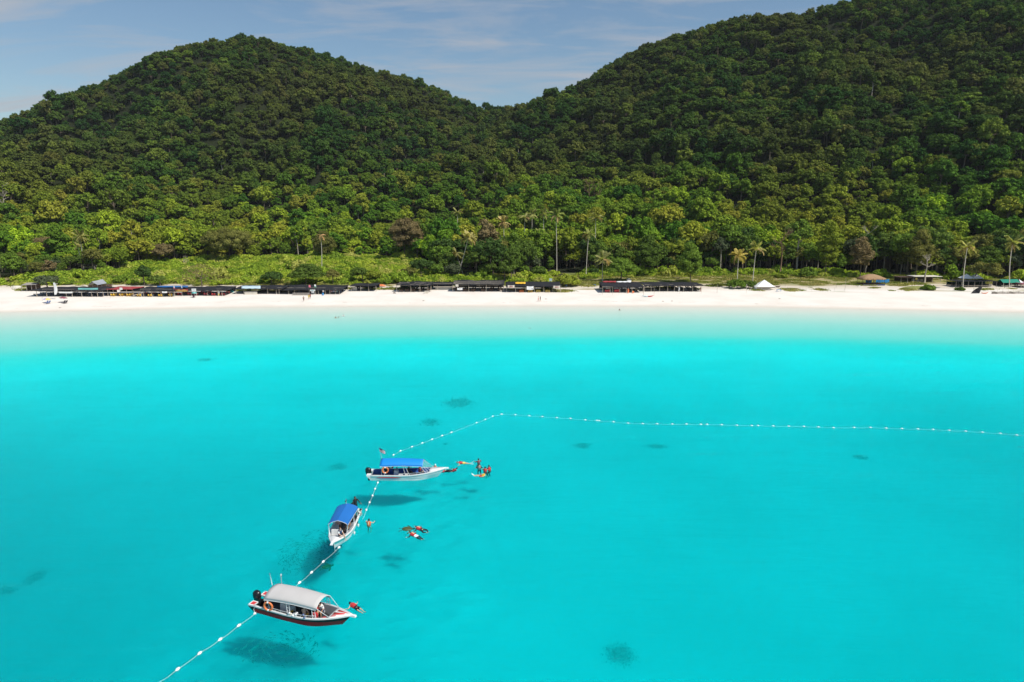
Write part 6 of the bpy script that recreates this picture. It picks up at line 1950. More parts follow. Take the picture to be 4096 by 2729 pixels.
M_DECKMAR = paint('deck_maroon', (0.16, 0.02, 0.03), rough=0.6, var=0.12, scale=2)
M_CANVG = paint('canvas_grey', (0.50, 0.485, 0.47), rough=0.8, var=0.07, scale=0.8)
M_CANVG2 = paint('canvas_grey_edge', (0.40, 0.43, 0.44), rough=0.8, var=0.04, scale=0.8)
M_CANVB = paint('canvas_blue', (0.010, 0.14, 0.46), rough=0.6, var=0.08, scale=0.7)
M_CANVB2 = paint('canvas_bright_blue', (0.0, 0.23, 0.68), rough=0.6, var=0.06, scale=0.7)
M_TUBE = paint('white_tube', (0.70, 0.71, 0.72), rough=0.3, var=0.03, scale=2)
M_ENG = paint('engine_black', (0.012, 0.013, 0.016), rough=0.25, var=0.1, scale=3)
M_ROPE = paint('white_rope', (0.72, 0.74, 0.72), rough=0.8, var=0.05, scale=4)
M_SILVER = paint('silver_bag', (0.55, 0.56, 0.58), rough=0.35, var=0.2, scale=8, metal=0.4)

def hull_dims(c):
    L, B, F, rise = c['L'], c['B'], c['F'], c['rise']
    def bw(s):
        f = 0.86 + 0.14 * min(1, s / .35) if s < .35 else 1.0 - max(0, (s - .50) / .50) ** 2.1 * 0.95
        return B / 2 * f
    def zg(s): return F + rise * max(0, (s - .4) / .6) ** 1.8
    return bw, zg

def boat(c, stern, bow, label, name='tour_boat'):
    stern, bow = Vector(stern), Vector(bow)
    d = bow - stern; L = math.hypot(d.x, d.y)
    c['L'] = L
    rz = math.atan2(d.y, d.x)
    t = empty(name, (stern.x, stern.y, 0), rz, label, 'boat')
    bw, zg = hull_dims(c)
    N = 26; rake = c['rake']
    m0, m1, m2, m3 = c['mats']
    def sec(s, sg):
        b, z = bw(s), zg(s)
        k = max(0, (s - .62) / .38) ** 1.5
        low = b * (0.86 - .45 * k)
        P = [(1.0, b + .03, z), (1.0, b + .03, z - .09), (.93, b * .985, z - .10), (.72, b * (.94 - .06 * k), z * .58), (.35, low, .02 + .1 * k), (.0, 0.02, -.30 + .28 * k)]
        return [Vector((s * L - (1 - q) * rake * max(0, (s - .55) / .45) ** 1.4, sg * y, zz)) for q, y, zz in P]
    mats = [m0, m1, m2, m3]
    me_mb = MB(); mi = []
    for sg in (-1, 1):
        rows = [sec(i / N, sg) for i in range(N + 1)]
        for i in range(N):
            for k in range(5):
                q = [rows[i][k], rows[i + 1][k], rows[i + 1][k + 1], rows[i][k + 1]]
                if sg > 0: q.reverse()
                me_mb.add(q, [(0, 1, 2, 3)], False)
                mi.append([0, 0, 1, 2, 3][k])
    a, b_ = sec(0, -1), sec(0, 1)
    me_mb.add(a[2:] + list(reversed(b_[2:])), [tuple(range(8))]); mi.append(1)
    o = me_mb.build('hull', mats, t)
    o.data.polygons.foreach_set('material_index', mi)
    # nose block
    g = sec(1, 1)[0]
    MB().box((L + .12, 0, zg(1) - .06), (.5, .24, .12), taper=.8).build('nose', m0, t)
    # gunwale caps, inner walls, floor
    wi = .13
    for sg in (-1, 1):
        top, inn, dn = [], [], []
        for i in range(N + 1):
            s = i / N; x = s * L
            y0 = sg * (bw(s) + .03); y1 = sg * max(0, bw(s) - wi)
            top.append((x, y0, zg(s) + .012)); inn.append((x, y1, zg(s) + .012)); dn.append((x - rake * .8 * max(0, (s - .55) / .45) ** 1.4, sg * max(0, bw(s) * (.80 - .45 * max(0, (s - .62) / .38) ** 1.5) - .03), .16))
        r = [top, inn] if sg < 0 else [inn, top]
        MB().sheet(r, .03).build('gunwale', m0, t)
        MB().sheet([inn, dn] if sg > 0 else [dn, inn], 0).build('inner_side', c['inner'], t)
    fs = [i / N for i in range(N + 1) if i / N <= c['deck_s'] + .03]
    fy = lambda s: bw(s) * (.79 - .45 * max(0, (s - .62) / .38) ** 1.5)
    fx = lambda s: s * L - rake * .8 * max(0, (s - .55) / .45) ** 1.4
    MB().sheet([[(fx(s), -fy(s), .17) for s in fs], [(fx(s), fy(s), .17) for s in fs]], .03).build('deck', c['deck'], t)
    # foredeck
    fs = [c['deck_s'] + (1 - c['deck_s']) * i / 8 for i in range(9)]
    MB().sheet([[(s * L, -max(0, bw(s) - wi * .4), zg(s) + .02) for s in fs], [(s * L, 0, zg(s) + .05) for s in fs], [(s * L, max(0, bw(s) - wi * .4), zg(s) + .02) for s in fs]], .05).build('foredeck', c.get('fore', m0), t)
    if c.get('foredeck_red'):
        for (s0, s1, y0, y1) in c['foredeck_red']:
            rows = []
            for s in (s0, (s0 + s1) / 2, s1):
                w = bw(s) - .14
                rows.append([(s * L, w * y0, zg(s) + .032 + .03 * (1 - abs(y0))), (s * L, w * (y0 + y1) / 2, zg(s) + .032 + .03 * (1 - abs((y0 + y1) / 2))), (s * L, w * y1, zg(s) + .032 + .03 * (1 - abs(y1)))])
            MB().sheet(rows, .006).build('red_panel', M_DECKRED, t)
    s = c['deck_s']
    MB().add([(fx(s), -fy(s), .17), (fx(s), fy(s), .17), (s * L, bw(s) - wi, zg(s)), (s * L, -(bw(s) - wi), zg(s))], [(0, 1, 2, 3)]).build('bulkhead', c['inner'], t)
    # stern wings either side of the engine
    for sg in (-1, 1):
        MB().box((-.22, sg * (bw(0) - .28), zg(0) - .04), (.5, .58, .12)).build('stern_wing', m0, t)
        MB().add([(-.47, sg * (bw(0) + .02), zg(0) - .1), (0, sg * (bw(0) + .02), zg(0) - .1), (0, sg * (bw(0) * .95), .1), (-.47, sg * (bw(0) - .55), zg(0) - .1), (0, sg * (bw(0) - .55), zg(0) - .1)],
                 [(0, 1, 2), (0, 2, 3), (3, 2, 4), (0, 3, 4, 1)]).build('wing_side', c['mats'][1], t)
        if c.get('wing_panel'): MB().box((-.18, sg * (bw(0) - .28), zg(0) + .024), (.36, .36, .012)).build('red_panel', M_DECKRED, t)
    # outboard engine
    for ey in c.get('engines', [0.0]):
        e = MB()
        rows = []
        for zz, rx, ry in ((.42, .16, .14), (.55, .30, .22), (.85, .36, .27), (1.12, .34, .26), (1.26, .24, .19), (1.30, .05, .05)):
            rows.append([(-.42 + rx * math.cos(a), ey + ry * math.sin(a), zz) for a in [2 * math.pi * k / 14 for k in range(15)]])
        e.sheet(rows); e.build('engine_cowl', M_ENG, t)
        MB().box((-.38, ey, .1), (.2, .14, .75)).build('engine_leg', M_ENG, t)
        MB().box((-.15, ey, .45), (.3, .3, .3)).build('engine_bracket', M_ENG, t)
    # canopy
    k = c['can']; xa, xb = k['xa'] * L, k['xb'] * L
    wa, wb = bw(k['xa']) * k['w'], bw(k['xb']) * k['w'] * k.get('wf', .92)
    za, zb = k['za'], k['zb']; cr_ = k['crown']
    rows = []
    NX, NY = 14, 12
    for j in range(NY + 1):
        yy = -1 + 2 * j / NY
        row = []
        for i in range(NX + 1):
            f = i / NX; w = wa + (wb - wa) * f; ed = za + (zb - za) * f + k.get('bow_up', 0) * math.sin(f * math.pi)
            zz = ed + (cr_ * (1 - abs(yy) ** 2.2) if not k.get('ridge') else cr_ * (1 - abs(yy)) ** .9 + .12 * (1 - abs(yy) ** 4))
            row.append((xa + (xb - xa) * f, yy * w, zz))
        rows.append(row)
    MB().sheet(rows, .03, smooth=not k.get('ridge')).build('canopy', k['mat'], t)
    for sg, rw in ((-1, rows[0]), (1, rows[-1])):
        lo = [(p[0], p[1] + sg * .02, p[2] - .16) for p in rw]; hi = [(p[0], p[1] + sg * .01, p[2]) for p in rw]
        m_ = MB(); m_.sheet([lo, hi]); m_.sheet([[(p[0], p[1] - sg * .015, p[2]) for p in hi], [(p[0], p[1] - sg * .015, p[2]) for p in lo]]); m_.build('canopy_valance', k.get('edge', k['mat']), t)
        MB().tube([(p[0], p[1] + sg * .03, p[2] - .17) for p in rw], .018, n=5).build('canopy_rail', M_TUBE, t)
    for i in (0, NX // 2, NX):
        MB().tube([(r[i][0], r[i][1], r[i][2] - .045) for r in rows], .022, n=5).build('canopy_arch', M_TUBE, t)
    def canz(x):
        f = (x - xa) / (xb - xa); return za + (zb - za) * f + k.get('bow_up', 0) * math.sin(max(0, min(1, f)) * math.pi), (wa + (wb - wa) * f)
    for s0, s1 in c['posts']:
        for sg in (-1, 1):
            x0, x1 = s0 * L, s1 * L
            z1, w1 = canz(x1)
            MB().tube([(x0, sg * (bw(s0) - .06), zg(s0)), (x1, sg * w1, z1 - .05)], .022, n=6).build('canopy_post', M_TUBE, t)
    for s0, s1, dx in c.get('ladders', []):
        for sg in (-1, 1):
            z1, w1 = canz(s1 * L)
            for f in (.3, .55, .8):
                a_ = Vector((s0 * L, sg * (bw(s0) - .06), zg(s0))).lerp(Vector((s1 * L, sg * w1, z1 - .05)), f)
                MB().tube([a_, a_ + Vector((dx, 0, 0))], .014, n=4).build('rung', M_TUBE, t)
    for s0, x1, in c.get('struts', []):
        for sg in (-1, 1):
            z1, w1 = canz(xb)
            MB().tube([(s0 * L, sg * (bw(s0) - .06), zg(s0)), (xb, sg * w1, z1 - .02)], .02, n=5).build('strut', M_TUBE, t)
    # side rails
    for sg in (-1, 1):
        for r0, r1 in c['rails']:
            P = [(s * L, sg * (bw(s) - .05), zg(s) + .2) for s in [r0 + (r1 - r0) * i / 8 for i in range(9)]]
            P = [(P[0][0], P[0][1], P[0][2] - .19)] + P + [(P[-1][0], P[-1][1], P[-1][2] - .19)]
            MB().tube(P, .016, n=5).build('side_rail', M_TUBE, t)
            for i in (2, 4, 6): MB().tube([(P[i][0], P[i][1], P[i][2] - .19), P[i]], .012, n=4).build('rail_post', M_TUBE, t)
    # benches along both sides, console
    for sg in (-1, 1):
        s0, s1 = c['bench']
        for i in range(4):
            sa = s0 + (s1 - s0) * i / 4; w = bw(sa + .03) - wi - .25
            MB().box(((sa + (s1 - s0) / 8) * L, sg * w, .40), ((s1 - s0) / 4 * L - .04, .34, .08)).build('bench_seat', c['seat'], t)
        MB().box(((s0 + s1) / 2 * L, sg * (bw(s0) - wi - .22), .27), ((s1 - s0) * L, .06, .22)).build('bench_base', m0, t)
    if c.get('console'):
        s, y = c['console']
        MB().box((s * L, y, .56), (.55, .62, .78), taper=.85).build('console', M_PWHITE, t)
        MB().add([(s * L + .15, y - .3, .95), (s * L + .15, y + .3, .95), (s * L + .02, y + .28, 1.32), (s * L + .02, y - .28, 1.32)], [(0, 1, 2, 3), (3, 2, 1, 0)]).build('windscreen', M_GREYM, t)
        MB().tube([(s * L - .33, y + .16 * math.cos(a), .86 + .16 * math.sin(a)) for a in [2 * math.pi * i / 12 for i in range(13)]], .018, n=5).build('steering_wheel', M_BLACK, t)
    return t, L, bw, zg, rz

def in_boat(t, rz, x, y, z):
    """a place given in the boat's own axes -> world"""
    return Vector((t.location.x + math.cos(rz) * x - math.sin(rz) * y, t.location.y + math.sin(rz) * x + math.cos(rz) * y, z))

def life_ring(label, loc, rz, tilt=0.0, R_=.33):
    t = empty('life_ring', loc, rz, label, 'life ring'); t.rotation_euler = (tilt, 0, rz)
    for q in range(4):
        a0 = math.pi / 2 * q
        P = [(R_ * math.cos(a0 + .2 + i * 1.17 / 6), 0, R_ * math.sin(a0 + .2 + i * 1.17 / 6)) for i in range(7)]
        MB().tube(P, .085, n=8, caps=False).build('ring_segment', M_ORANGE, t)
        P = [(R_ * math.cos(a0 - .2 + i * .4 / 3), 0, R_ * math.sin(a0 - .2 + i * .4 / 3)) for i in range(4)]
        MB().tube(P, .088, n=8, caps=False).build('ring_band', M_PWHITE if q % 2 else M_ORANGE, t)
    return t
def vest_thing(label, loc, rz, mat, sc=1.0, lie=False):
    t = empty('life_vest', loc, rz, label, 'life vest')
    if lie: t.rotation_euler = (0, 1.35, rz)
    J = pose('stand'); J2 = {k: v - Vector((0, 0, 1.05)) for k, v in J.items()}
    torso_wrap(J2, .15, 1.0, .05, mat, t, 'foam_body')
    for s in (-1, 1): MB().box((.19, s * .08, .12), (.02, .04, .3)).build('strap', M_BLACK, t)
    MB().box((.2, 0, .05), (.03, .34, .05)).build('belt', M_BLACK, t)
    return t
def bag(label, loc, mat, n=5, r=.16, name='gear_bag', cat='bag'):
    t = empty(name, loc, 0, label, cat)
    rg = random.Random(len(label))
    for i in range(n):
        MB().ball((rg.uniform(-.16, .16), rg.uniform(-.12, .12), rg.uniform(.05, .2)), (r * rg.uniform(.6, 1), r * rg.uniform(.5, .9), r * rg.uniform(.5, .8)), 8, 5).build('bundle', mat if i % 2 == 0 else M_SILVER, t)
    return t

# ---- boat with grey canopy, black and red hull (nearest)
b1, L1, bw1, zg1, rz1 = boat(dict(B=2.3, F=.68, rise=.42, rake=1.3, mats=[M_HWHITE, M_HBLACK, M_HRED, M_HBLACK], inner=M_DECKGREY, deck=M_DECKDARK, deck_s=.80,
    foredeck_red=[(.815, .93, -.55, .05), (.83, .96, .35, .8), (.815, .86, -.92, -.65)], wing_panel=True, engines=[0.0],
    can=dict(xa=.14, xb=.70, w=1.0, wf=.92, za=1.62, zb=1.62, crown=.38, bow_up=.1, mat=M_CANVG, edge=M_CANVG2),
    posts=[(.14, .145), (.20, .17), (.40, .38), (.43, .41), (.665, .65), (.695, .68)], ladders=[(.40, .38, .28), (.665, .65, .28)], struts=[(.82, 0)], rails=[(.16, .42), (.46, .68)],
    bench=(.30, .64), seat=M_DECKMAR, console=(.28, -.1)), at_z(1047, 2404, .5), at_z(1407, 2466, .95),
    'boat with a grey canopy and black and red hull', 'tour_boat')
def B1(s, y, z): return in_boat(b1, rz1, s * L1, y, z)
# ---- boat with white hull side on to the camera, bright blue canopy (farthest)
b3, L3, bw3, zg3, rz3 = boat(dict(B=2.3, F=.72, rise=.50, rake=1.5, mats=[M_HWHITE, M_HWHITE, M_HWHITE, M_HWHITE], inner=M_DECKBLUE, deck=M_DECKBLUE, deck_s=.78,
    engines=[0.0], can=dict(xa=.13, xb=.70, w=1.0, wf=.9, za=1.95, zb=1.85, crown=.34, bow_up=.08, mat=M_CANVB2),
    posts=[(.15, .15), (.19, .17), (.47, .43), (.52, .46), (.74, .66), (.78, .69)], ladders=[], struts=[(.83, 0)], rails=[(.38, .76)],
    bench=(.34, .66), seat=M_DECKBLUE, console=(.33, 0)), at_z(1488, 1893, .6), at_z(1783, 1871, 1.2),
    'white boat with a bright blue canopy, seen side on', 'tour_boat')
def B3(s, y, z): return in_boat(b3, rz3, s * L3, y, z)
for nm, y0, mt, sx0, sx1, zz, hh in (('hull_stripe', 1, M_DECKRED, .08, .42, .47, .07), ('hull_stripe', 1, M_NAVYL, .06, .40, .38, .05), ('hull_stripe', 1, M_GREYM, .47, .72, .50, .035)):
    for sg in (-1, 1):
        lo, hi = [], []
        for i in range(11):
            s = sx0 + (sx1 - sx0) * i / 10; w = bw3(s) * .975 + .012; th = hh * math.sin(math.pi * (i + .5) / 11)
            lo.append((s * L3, sg * w, zz - th)); hi.append((s * L3, sg * (w + .004), zz + th))
        MB().sheet([lo, hi] if sg < 0 else [hi, lo]).build(nm, mt, b3)
# registration lettering on the bow (too small in the photograph to read: a row of dark strokes)
for i in range(7):
    s = .79 + i * .014
    MB().box((s * L3, -(bw3(s) + .02), zg3(s) - .2), (.06, .012, .09)).build('bow_lettering', M_GREYM, b3)
# ---- small boat with blue canopy, bow to the camera
b2, L2, bw2, zg2, rz2 = boat(dict(B=2.15, F=.66, rise=.36, rake=.9, mats=[M_HWHITE, M_HTURQ, M_HWHITE, M_HBLACK], inner=M_HWHITE, deck=M_DECKDARK, deck_s=.78,
    engines=[0.0], can=dict(xa=.22, xb=.72, w=1.02, wf=.98, za=1.85, zb=1.80, crown=.26, ridge=True, mat=M_CANVB),
    posts=[(.23, .23), (.42, .42), (.45, .45), (.70, .70), (.73, .715)], struts=[], rails=[(.25, .70), (.76, .9)],
    bench=(.28, .62), seat=M_DECKGREY), at_z(1408, 2046, .6), at_z(1329, 2172, .95),
    'small white and turquoise boat with a blue canopy, bow towards the camera', 'tour_boat')
def B2(s, y, z): return in_boat(b2, rz2, s * L2, y, z)
print('boats', L1, L2, L3, 'heads', rz1, rz2, rz3)

# ---- on and in the nearest boat: aft to fore. Its near side is -y
life_ring('orange life ring hung at the stern post of the grey canopy boat', B1(.185, -bw1(.18) + .0, .98), rz1 + .15)
person('person in a dark top sitting at the stern under the grey canopy', B1(.19, .35, .45), rz1, pose('sit'), 'brown', suit=M_SUIT)
o = MB().box((0, 0, .2), (.7, .5, .4)).build('cool_box', M_PWHITE, None, B1(.335, -.15, .19), (0, 0, rz1 + .1)); tag(o, 'white box on the deck of the grey canopy boat', 'box')
o = MB().box((0, 0, .07), (.6, .3, .14), taper=.7).build('black_yellow_bag', M_BLACK, None, B1(.385, -.55, .46), (0, 0, rz1 + .5)); tag(o, 'black bag with a yellow patch on the near bench of the grey canopy boat', 'bag')
MB().box((.02, 0, .15), (.34, .16, .03)).build('yellow_patch', M_YEL, o)
bag('loose pale bundle on the near rail of the grey canopy boat', B1(.42, -bw1(.42) + .12, .66), M_CREAM, 4, .14)
bag('silver crumpled bag on the near rail, left of the yellow top', B1(.475, -bw1(.47) + .12, .68), M_PWHITE, 7, .16)
person('person in a yellow top, bare back to the camera, in the grey canopy boat', B1(.545, -.70, .48), rz1 + 1.75, pose('sit', lean=.15), 'pale', shorts=M_YEL)
person('person in red shorts standing under the middle of the grey canopy', B1(.60, .25, .18), rz1 - 1.5, pose('stand'), 'tan', shorts=M_REDP)
person('person in dark shorts standing beside red shorts under the grey canopy', B1(.555, .45, .18), rz1 - 1.6, pose('stand'), 'tan', shorts=M_SUIT)
person('person in a white shirt sitting in the shade of the grey canopy', B1(.64, .52, .46), rz1 - 1.5, pose('sit', lean=.3), 'tan', shirt=M_WHITE, shorts=M_SNAVY)
vest_thing('red life vest propped on the near side of the grey canopy boat', B1(.665, -.68, .62), rz1 - 1.57, M_VRED)
vest_thing('red life vest lying on the deck just behind the red and white foredeck', B1(.725, -.30, .42), rz1 - .8, M_VRED, lie=True)
bag('blue and white snorkel bag on the near rail right of the yellow top', B1(.585, -bw1(.58) + .1, .72), M_NAVYL, 3, .12)
o = MB().tube([(0, 0, 0), (-.12, 0, 1.0)], .022, n=6).build('radio_antenna', M_PWHITE, None, B1(.06, .75, 1.55), (0, -.05, rz1)); tag(o, 'white rod aerial standing above the engine of the grey canopy boat', 'aerial')
MB().tube([(0, 0, -.9), (0, 0, 0)], .012, n=5).build('base_rod', M_TUBE, o)
o = MB().tube([(.05, 0, -.5), (0, 0, 0), (.0, 0, .4), (.06, 0, .55)], .03, n=6).build('stern_light', M_GREYM, None, B1(.15, .95, 1.9), (0, 0, rz1)); tag(o, 'small lamp mast at the far back corner of the grey canopy', 'lamp')
MB().tube([(0, 0, .5), (.02, 0, .62)], .06, n=8).build('lamp', M_PWHITE, o)

# ---- small boat: bow person with one leg over the side, others inside. Camera sees its bow; its +y side is picture right
J = pose('sit')
J['anL'] = Vector((.46, .20, -.34)); J['toL'] = Vector((.58, .22, -.42)); J['knR'] = Vector((.40, -.22, .16)); J['anR'] = Vector((.15, -.40, -.02)); J['toR'] = Vector((.28, -.45, -.03))
person('person in white shirt and dark vest sitting on the bow, one leg over the side', B2(.80, bw2(.8) - .42, .86), rz2 + 1.15, J, 'pale', shirt=M_WHITE, vest=M_SNAVY, shorts=M_SUIT, cap=paint('brown_hair', (.10, .04, .025)))
MBc = MB().box((0, 0, .45), (.6, .75, .9), taper=.92).build('console_box', M_HWHITE, None, B2(.655, -.35, .18), (0, 0, rz2)); tag(MBc, 'white steering console under the front of the blue canopy', 'console')
MB().add([(.1, -.34, .9), (.1, .34, .9), (-.05, .32, 1.3), (-.05, -.32, 1.3)], [(0, 1, 2, 3), (3, 2, 1, 0)]).build('windscreen', M_GREYM, MBc)
person('person in a salmon shirt standing at the steering console of the small boat', B2(.55, -.30, .18), rz2, pose('stand'), 'tan', shirt=M_SALMON, shorts=M_SUIT)
person('person with bare back sitting on the right bench of the small boat', B2(.52, .55, .44), rz2 - 1.3, pose('sit', lean=.2), 'tan', shorts=M_SUIT)
person('person in an orange life vest standing under the right edge of the blue canopy', B2(.40, .45, .18), rz2 + 1.2, pose('stand'), 'tan', vest=M_VEST, shorts=M_SUIT)
person('person in black sitting behind the orange vest in the small boat', B2(.26, .50, .44), rz2 + 1.4, pose('sit', lean=.3), 'brown', suit=M_SUIT)
person('person in a pale mint shirt bent over the right rail of the small boat', B2(.12, .45, .18), rz2 + 1.5, pose('bend'), 'pale', shirt=M_MINT, shorts=M_SUIT)
person('person in black standing at the stern of the small boat, arm hanging out', B2(.04, .45, .62), rz2 + .8, pose('stand', arms='out'), 'brown', suit=M_SUIT)
for s, w in ((.33, 'rear'), (.55, 'front')):
    o = MB().tube([(0, 0, -.16), (0, 0, -.08), (0, 0, .1), (0, 0, .16)], [.05, .09, .09, .04], n=10).build('fender', M_PWHITE, None, B2(s, bw2(s) + .13, .30)); tag(o, '%s white fender hanging on the right side of the small boat' % w, 'fender')
o = MB().tube([(0, 0, 0), (0, .0, .65)], .02, n=5).build('mast_ornament', M_TUBE, None, B2(.23, -.1, 2.1)); tag(o, 'short mast with a small black propeller-like top on the back of the blue canopy', 'mast')
MB().box((0, 0, .42), (.06, .5, .05)).build('blade', M_BLACK, o); MB().box((0, 0, .35), (.05, .1, .25)).build('hub', M_GREYM, o)

# ---- farthest boat: near side -y
life_ring('orange life ring at the stern of the white side-on boat', B3(.20, -bw3(.2) + .05, 1.35), rz3 + .2)
life_ring('second orange ring further inside the stern of the white side-on boat', B3(.255, .2, 1.45), rz3 + .5)
person('person in black sitting by the engine of the white side-on boat', B3(.165, -.2, .80), rz3 + .2, pose('sit'), 'tan', suit=M_SUIT, cap=M_ORANGE)
person('person in black sitting in the middle of the white side-on boat', B3(.49, -.15, .62), rz3, pose('sit', lean=.1), 'brown', suit=M_SUIT)
person('person in a red life vest sitting near the bow of the white side-on boat', B3(.645, -.05, .62), rz3 - .1, pose('sit'), 'tan', vest=M_VRED, suit=M_SUIT)
o = MB().box((0, 0, .12), (.34, .3, .24), taper=.9).build('life_vest_pile', M_CREAM, None, B3(.475, -.75, .50)); tag(o, 'cream bundle on the near bench of the white side-on boat', 'bag')
o = MB().box((0, 0, .1), (.5, .3, .2), taper=.85).build('white_box', M_PWHITE, None, B3(.40, -.65, .50)); tag(o, 'white box behind the console of the white side-on boat', 'box')
# flagpole with striped flag
fp = B3(.13, .55, 1.9)
t = empty('flag', fp, 0, 'red and white striped flag with blue corner flying over the white side-on boat', 'flag')
MB().tube([(0, 0, -1.2), (-.05, 0, .5), (-.3, 0, 1.75)], [.02, .018, .012], n=5).build('pole', M_TUBE, t)
NS = 7
for k in range(NS):
    rows = []
    for q in (0, 1):
        g = (k + q) / NS
        rows.append([(-.27 + .03 * g + f * .66 * 1.0, .07 * math.sin(f * 6 + g), 1.62 - g * .42 - f * .42 - .04 * math.sin(f * 5)) for f in [i / 8 for i in range(9)]])
    mb = MB(); mb.sheet(rows); mb.sheet([[(p[0], p[1] + .01, p[2]) for p in r] for r in reversed(rows)])
    mb.build('stripe', M_REDP if k % 2 == 0 else M_WHITE, t)
rows = [[(-.275 + f * .3, .07 * math.sin(f * 2.9) - .012, 1.625 - g * .22 - f * .19) for f in [i / 4 for i in range(5)]] for g in (0, 1)]
MB().sheet(rows).build('canton', M_SNAVY, t)

# ------------------------------------------------------------------ swimmers
def W(px, py, z=0.0): return at_z(px, py, z)
def heading(px0, py0, px1, py1):
    a, b = W(px0, py0), W(px1, py1); return math.atan2(b.y - a.y, b.x - a.x)
person('swimmer in a red vest floating face down off the bow of the grey canopy boat', W(1424, 2428, .02), heading(1455, 2440, 1395, 2408), pose('prone'), 'pale', vest=M_VRED, shorts=M_SUIT)
person('swimmer in an orange vest holding the side of the small blue canopy boat', W(1476, 2089, .12), 1.4, pose('afloat'), 'pale', vest=M_VEST, cap=M_BLACK, vest_top=M_VTOP)
person('upper snorkeler in black beside the turtle, orange and cream vest, legs spread', W(1686, 2117, .05), heading(1705, 2124, 1674, 2114), pose('prone', legs='frog', arms='side'), 'pale', suit=M_SUIT, vest=M_VRED, vest_top=M_VTOP, mask=True)
person('lower snorkeler with white shorts and cream-backed vest, legs straight', W(1662, 2142, .05), heading(1690, 2153, 1646, 2136), pose('prone'), 'pale', suit=M_SUIT, vest=M_VRED, vest_top=M_VTOP, shorts=M_WHITE, mask=True)
person('snorkeler in red vest and yellow-green shorts lying flat left of the swimmer group', W(1852, 1851, .05), heading(1880, 1850, 1835, 1851), pose('prone'), 'pale', vest=M_VRED, shorts=M_YELW, mask=True, fins=M_FIN)
person('swimmer looking round, only head and shoulders clear, at the back of the swimmer group', W(1914, 1845, .06), 2.0, pose('afloat'), 'tan', suit=M_MAROON, mask=True)
person('swimmer facing the camera in a pink vest in the middle of the swimmer group', W(1917, 1867, .10), -1.6, pose('afloat'), 'pale', suit=M_SUIT, vest=M_SALMON)
person('swimmer with back turned, red vest and black cap, left of the right pair', W(1941, 1878, .06), 1.5, pose('afloat'), 'tan', vest=M_VRED)
person('swimmer in red vest raised high beside the pair, rightmost of the group', W(1956, 1872, .14), 2.4, pose('afloat'), 'tan', vest=M_VRED, suit=M_SUIT, fins=M_FIN)
person('swimmer lying back in the water with a yellow strap vest, pale legs pointing left', W(1932, 1901, .04), math.pi + .1, pose('recline'), 'pale', vest=M_YEL, shorts=M_VRED, fins=M_FIN)
person('swimmer in red and white vest before the bow of the side-on boat, legs stretched', W(1816, 1881, .12), math.pi, pose('recline'), 'pale', vest=M_VRED, suit=M_SUIT)
person('swimmer in red touching the bow of the white side-on boat, mostly under water', W(1779, 1884, -.02), heading(1800, 1880, 1775, 1882), pose('prone', arms='fwd'), 'brown', vest=M_VRED, suit=M_SUIT)
person('swimmer with a pale towel on the head behind the bow of the side-on boat', W(1741, 1868, .2), 3.0, pose('afloat'), 'tan', vest=M_VEST, cap=M_WHITE)
# bathers in the shallows
person('bather with shoulders out of the water, leftmost of three in the shallows', W(1343, 1271, .12), -1.2, pose('afloat'), 'tan')
person('bather with only the head showing, middle of three in the shallows', W(1355, 1271, -.05), -1.9, pose('afloat'), 'tan')
person('bather in white sitting high in the water, rightmost of three in the shallows', W(1374, 1263, .25), -1.6, pose('afloat'), 'pale', shirt=M_WHITE)
person('lone bather with arms out in the shallows before the red chair shelter', W(2478, 1240, .12), -1.4, pose('afloat'), 'brown')
# people on the sand
def stand_on(px, py): return on_land(px, py) + Vector((0, 0, .0))
person('person with hands on hips standing alone on the sand', stand_on(1215, 1206), -1.5, pose('stand', arms='hips'), 'brown', shorts=M_SUIT)
person('person in yellow walking beside another towards the two flags shelter', stand_on(1236, 1198), 1.5, pose('stand', legs='walk'), 'pale', shorts=M_YELW, shirt=M_YELW)
person('person in red walking on the right of the one in yellow', stand_on(1241, 1195), 1.5, pose('stand', legs='walk'), 'brown', shirt=M_RED, shorts=M_SUIT)
person('left one of two people strolling along the sand, pink swimwear', stand_on(2153, 1206), -.3, pose('stand', legs='walk'), 'pale', shorts=M_PINK)
person('right one of two people strolling along the sand, long dark shirt', stand_on(2161, 1206), -.3, pose('stand', legs='walk'), 'tan', shirt=M_DWOOD, shorts=M_DWOOD)

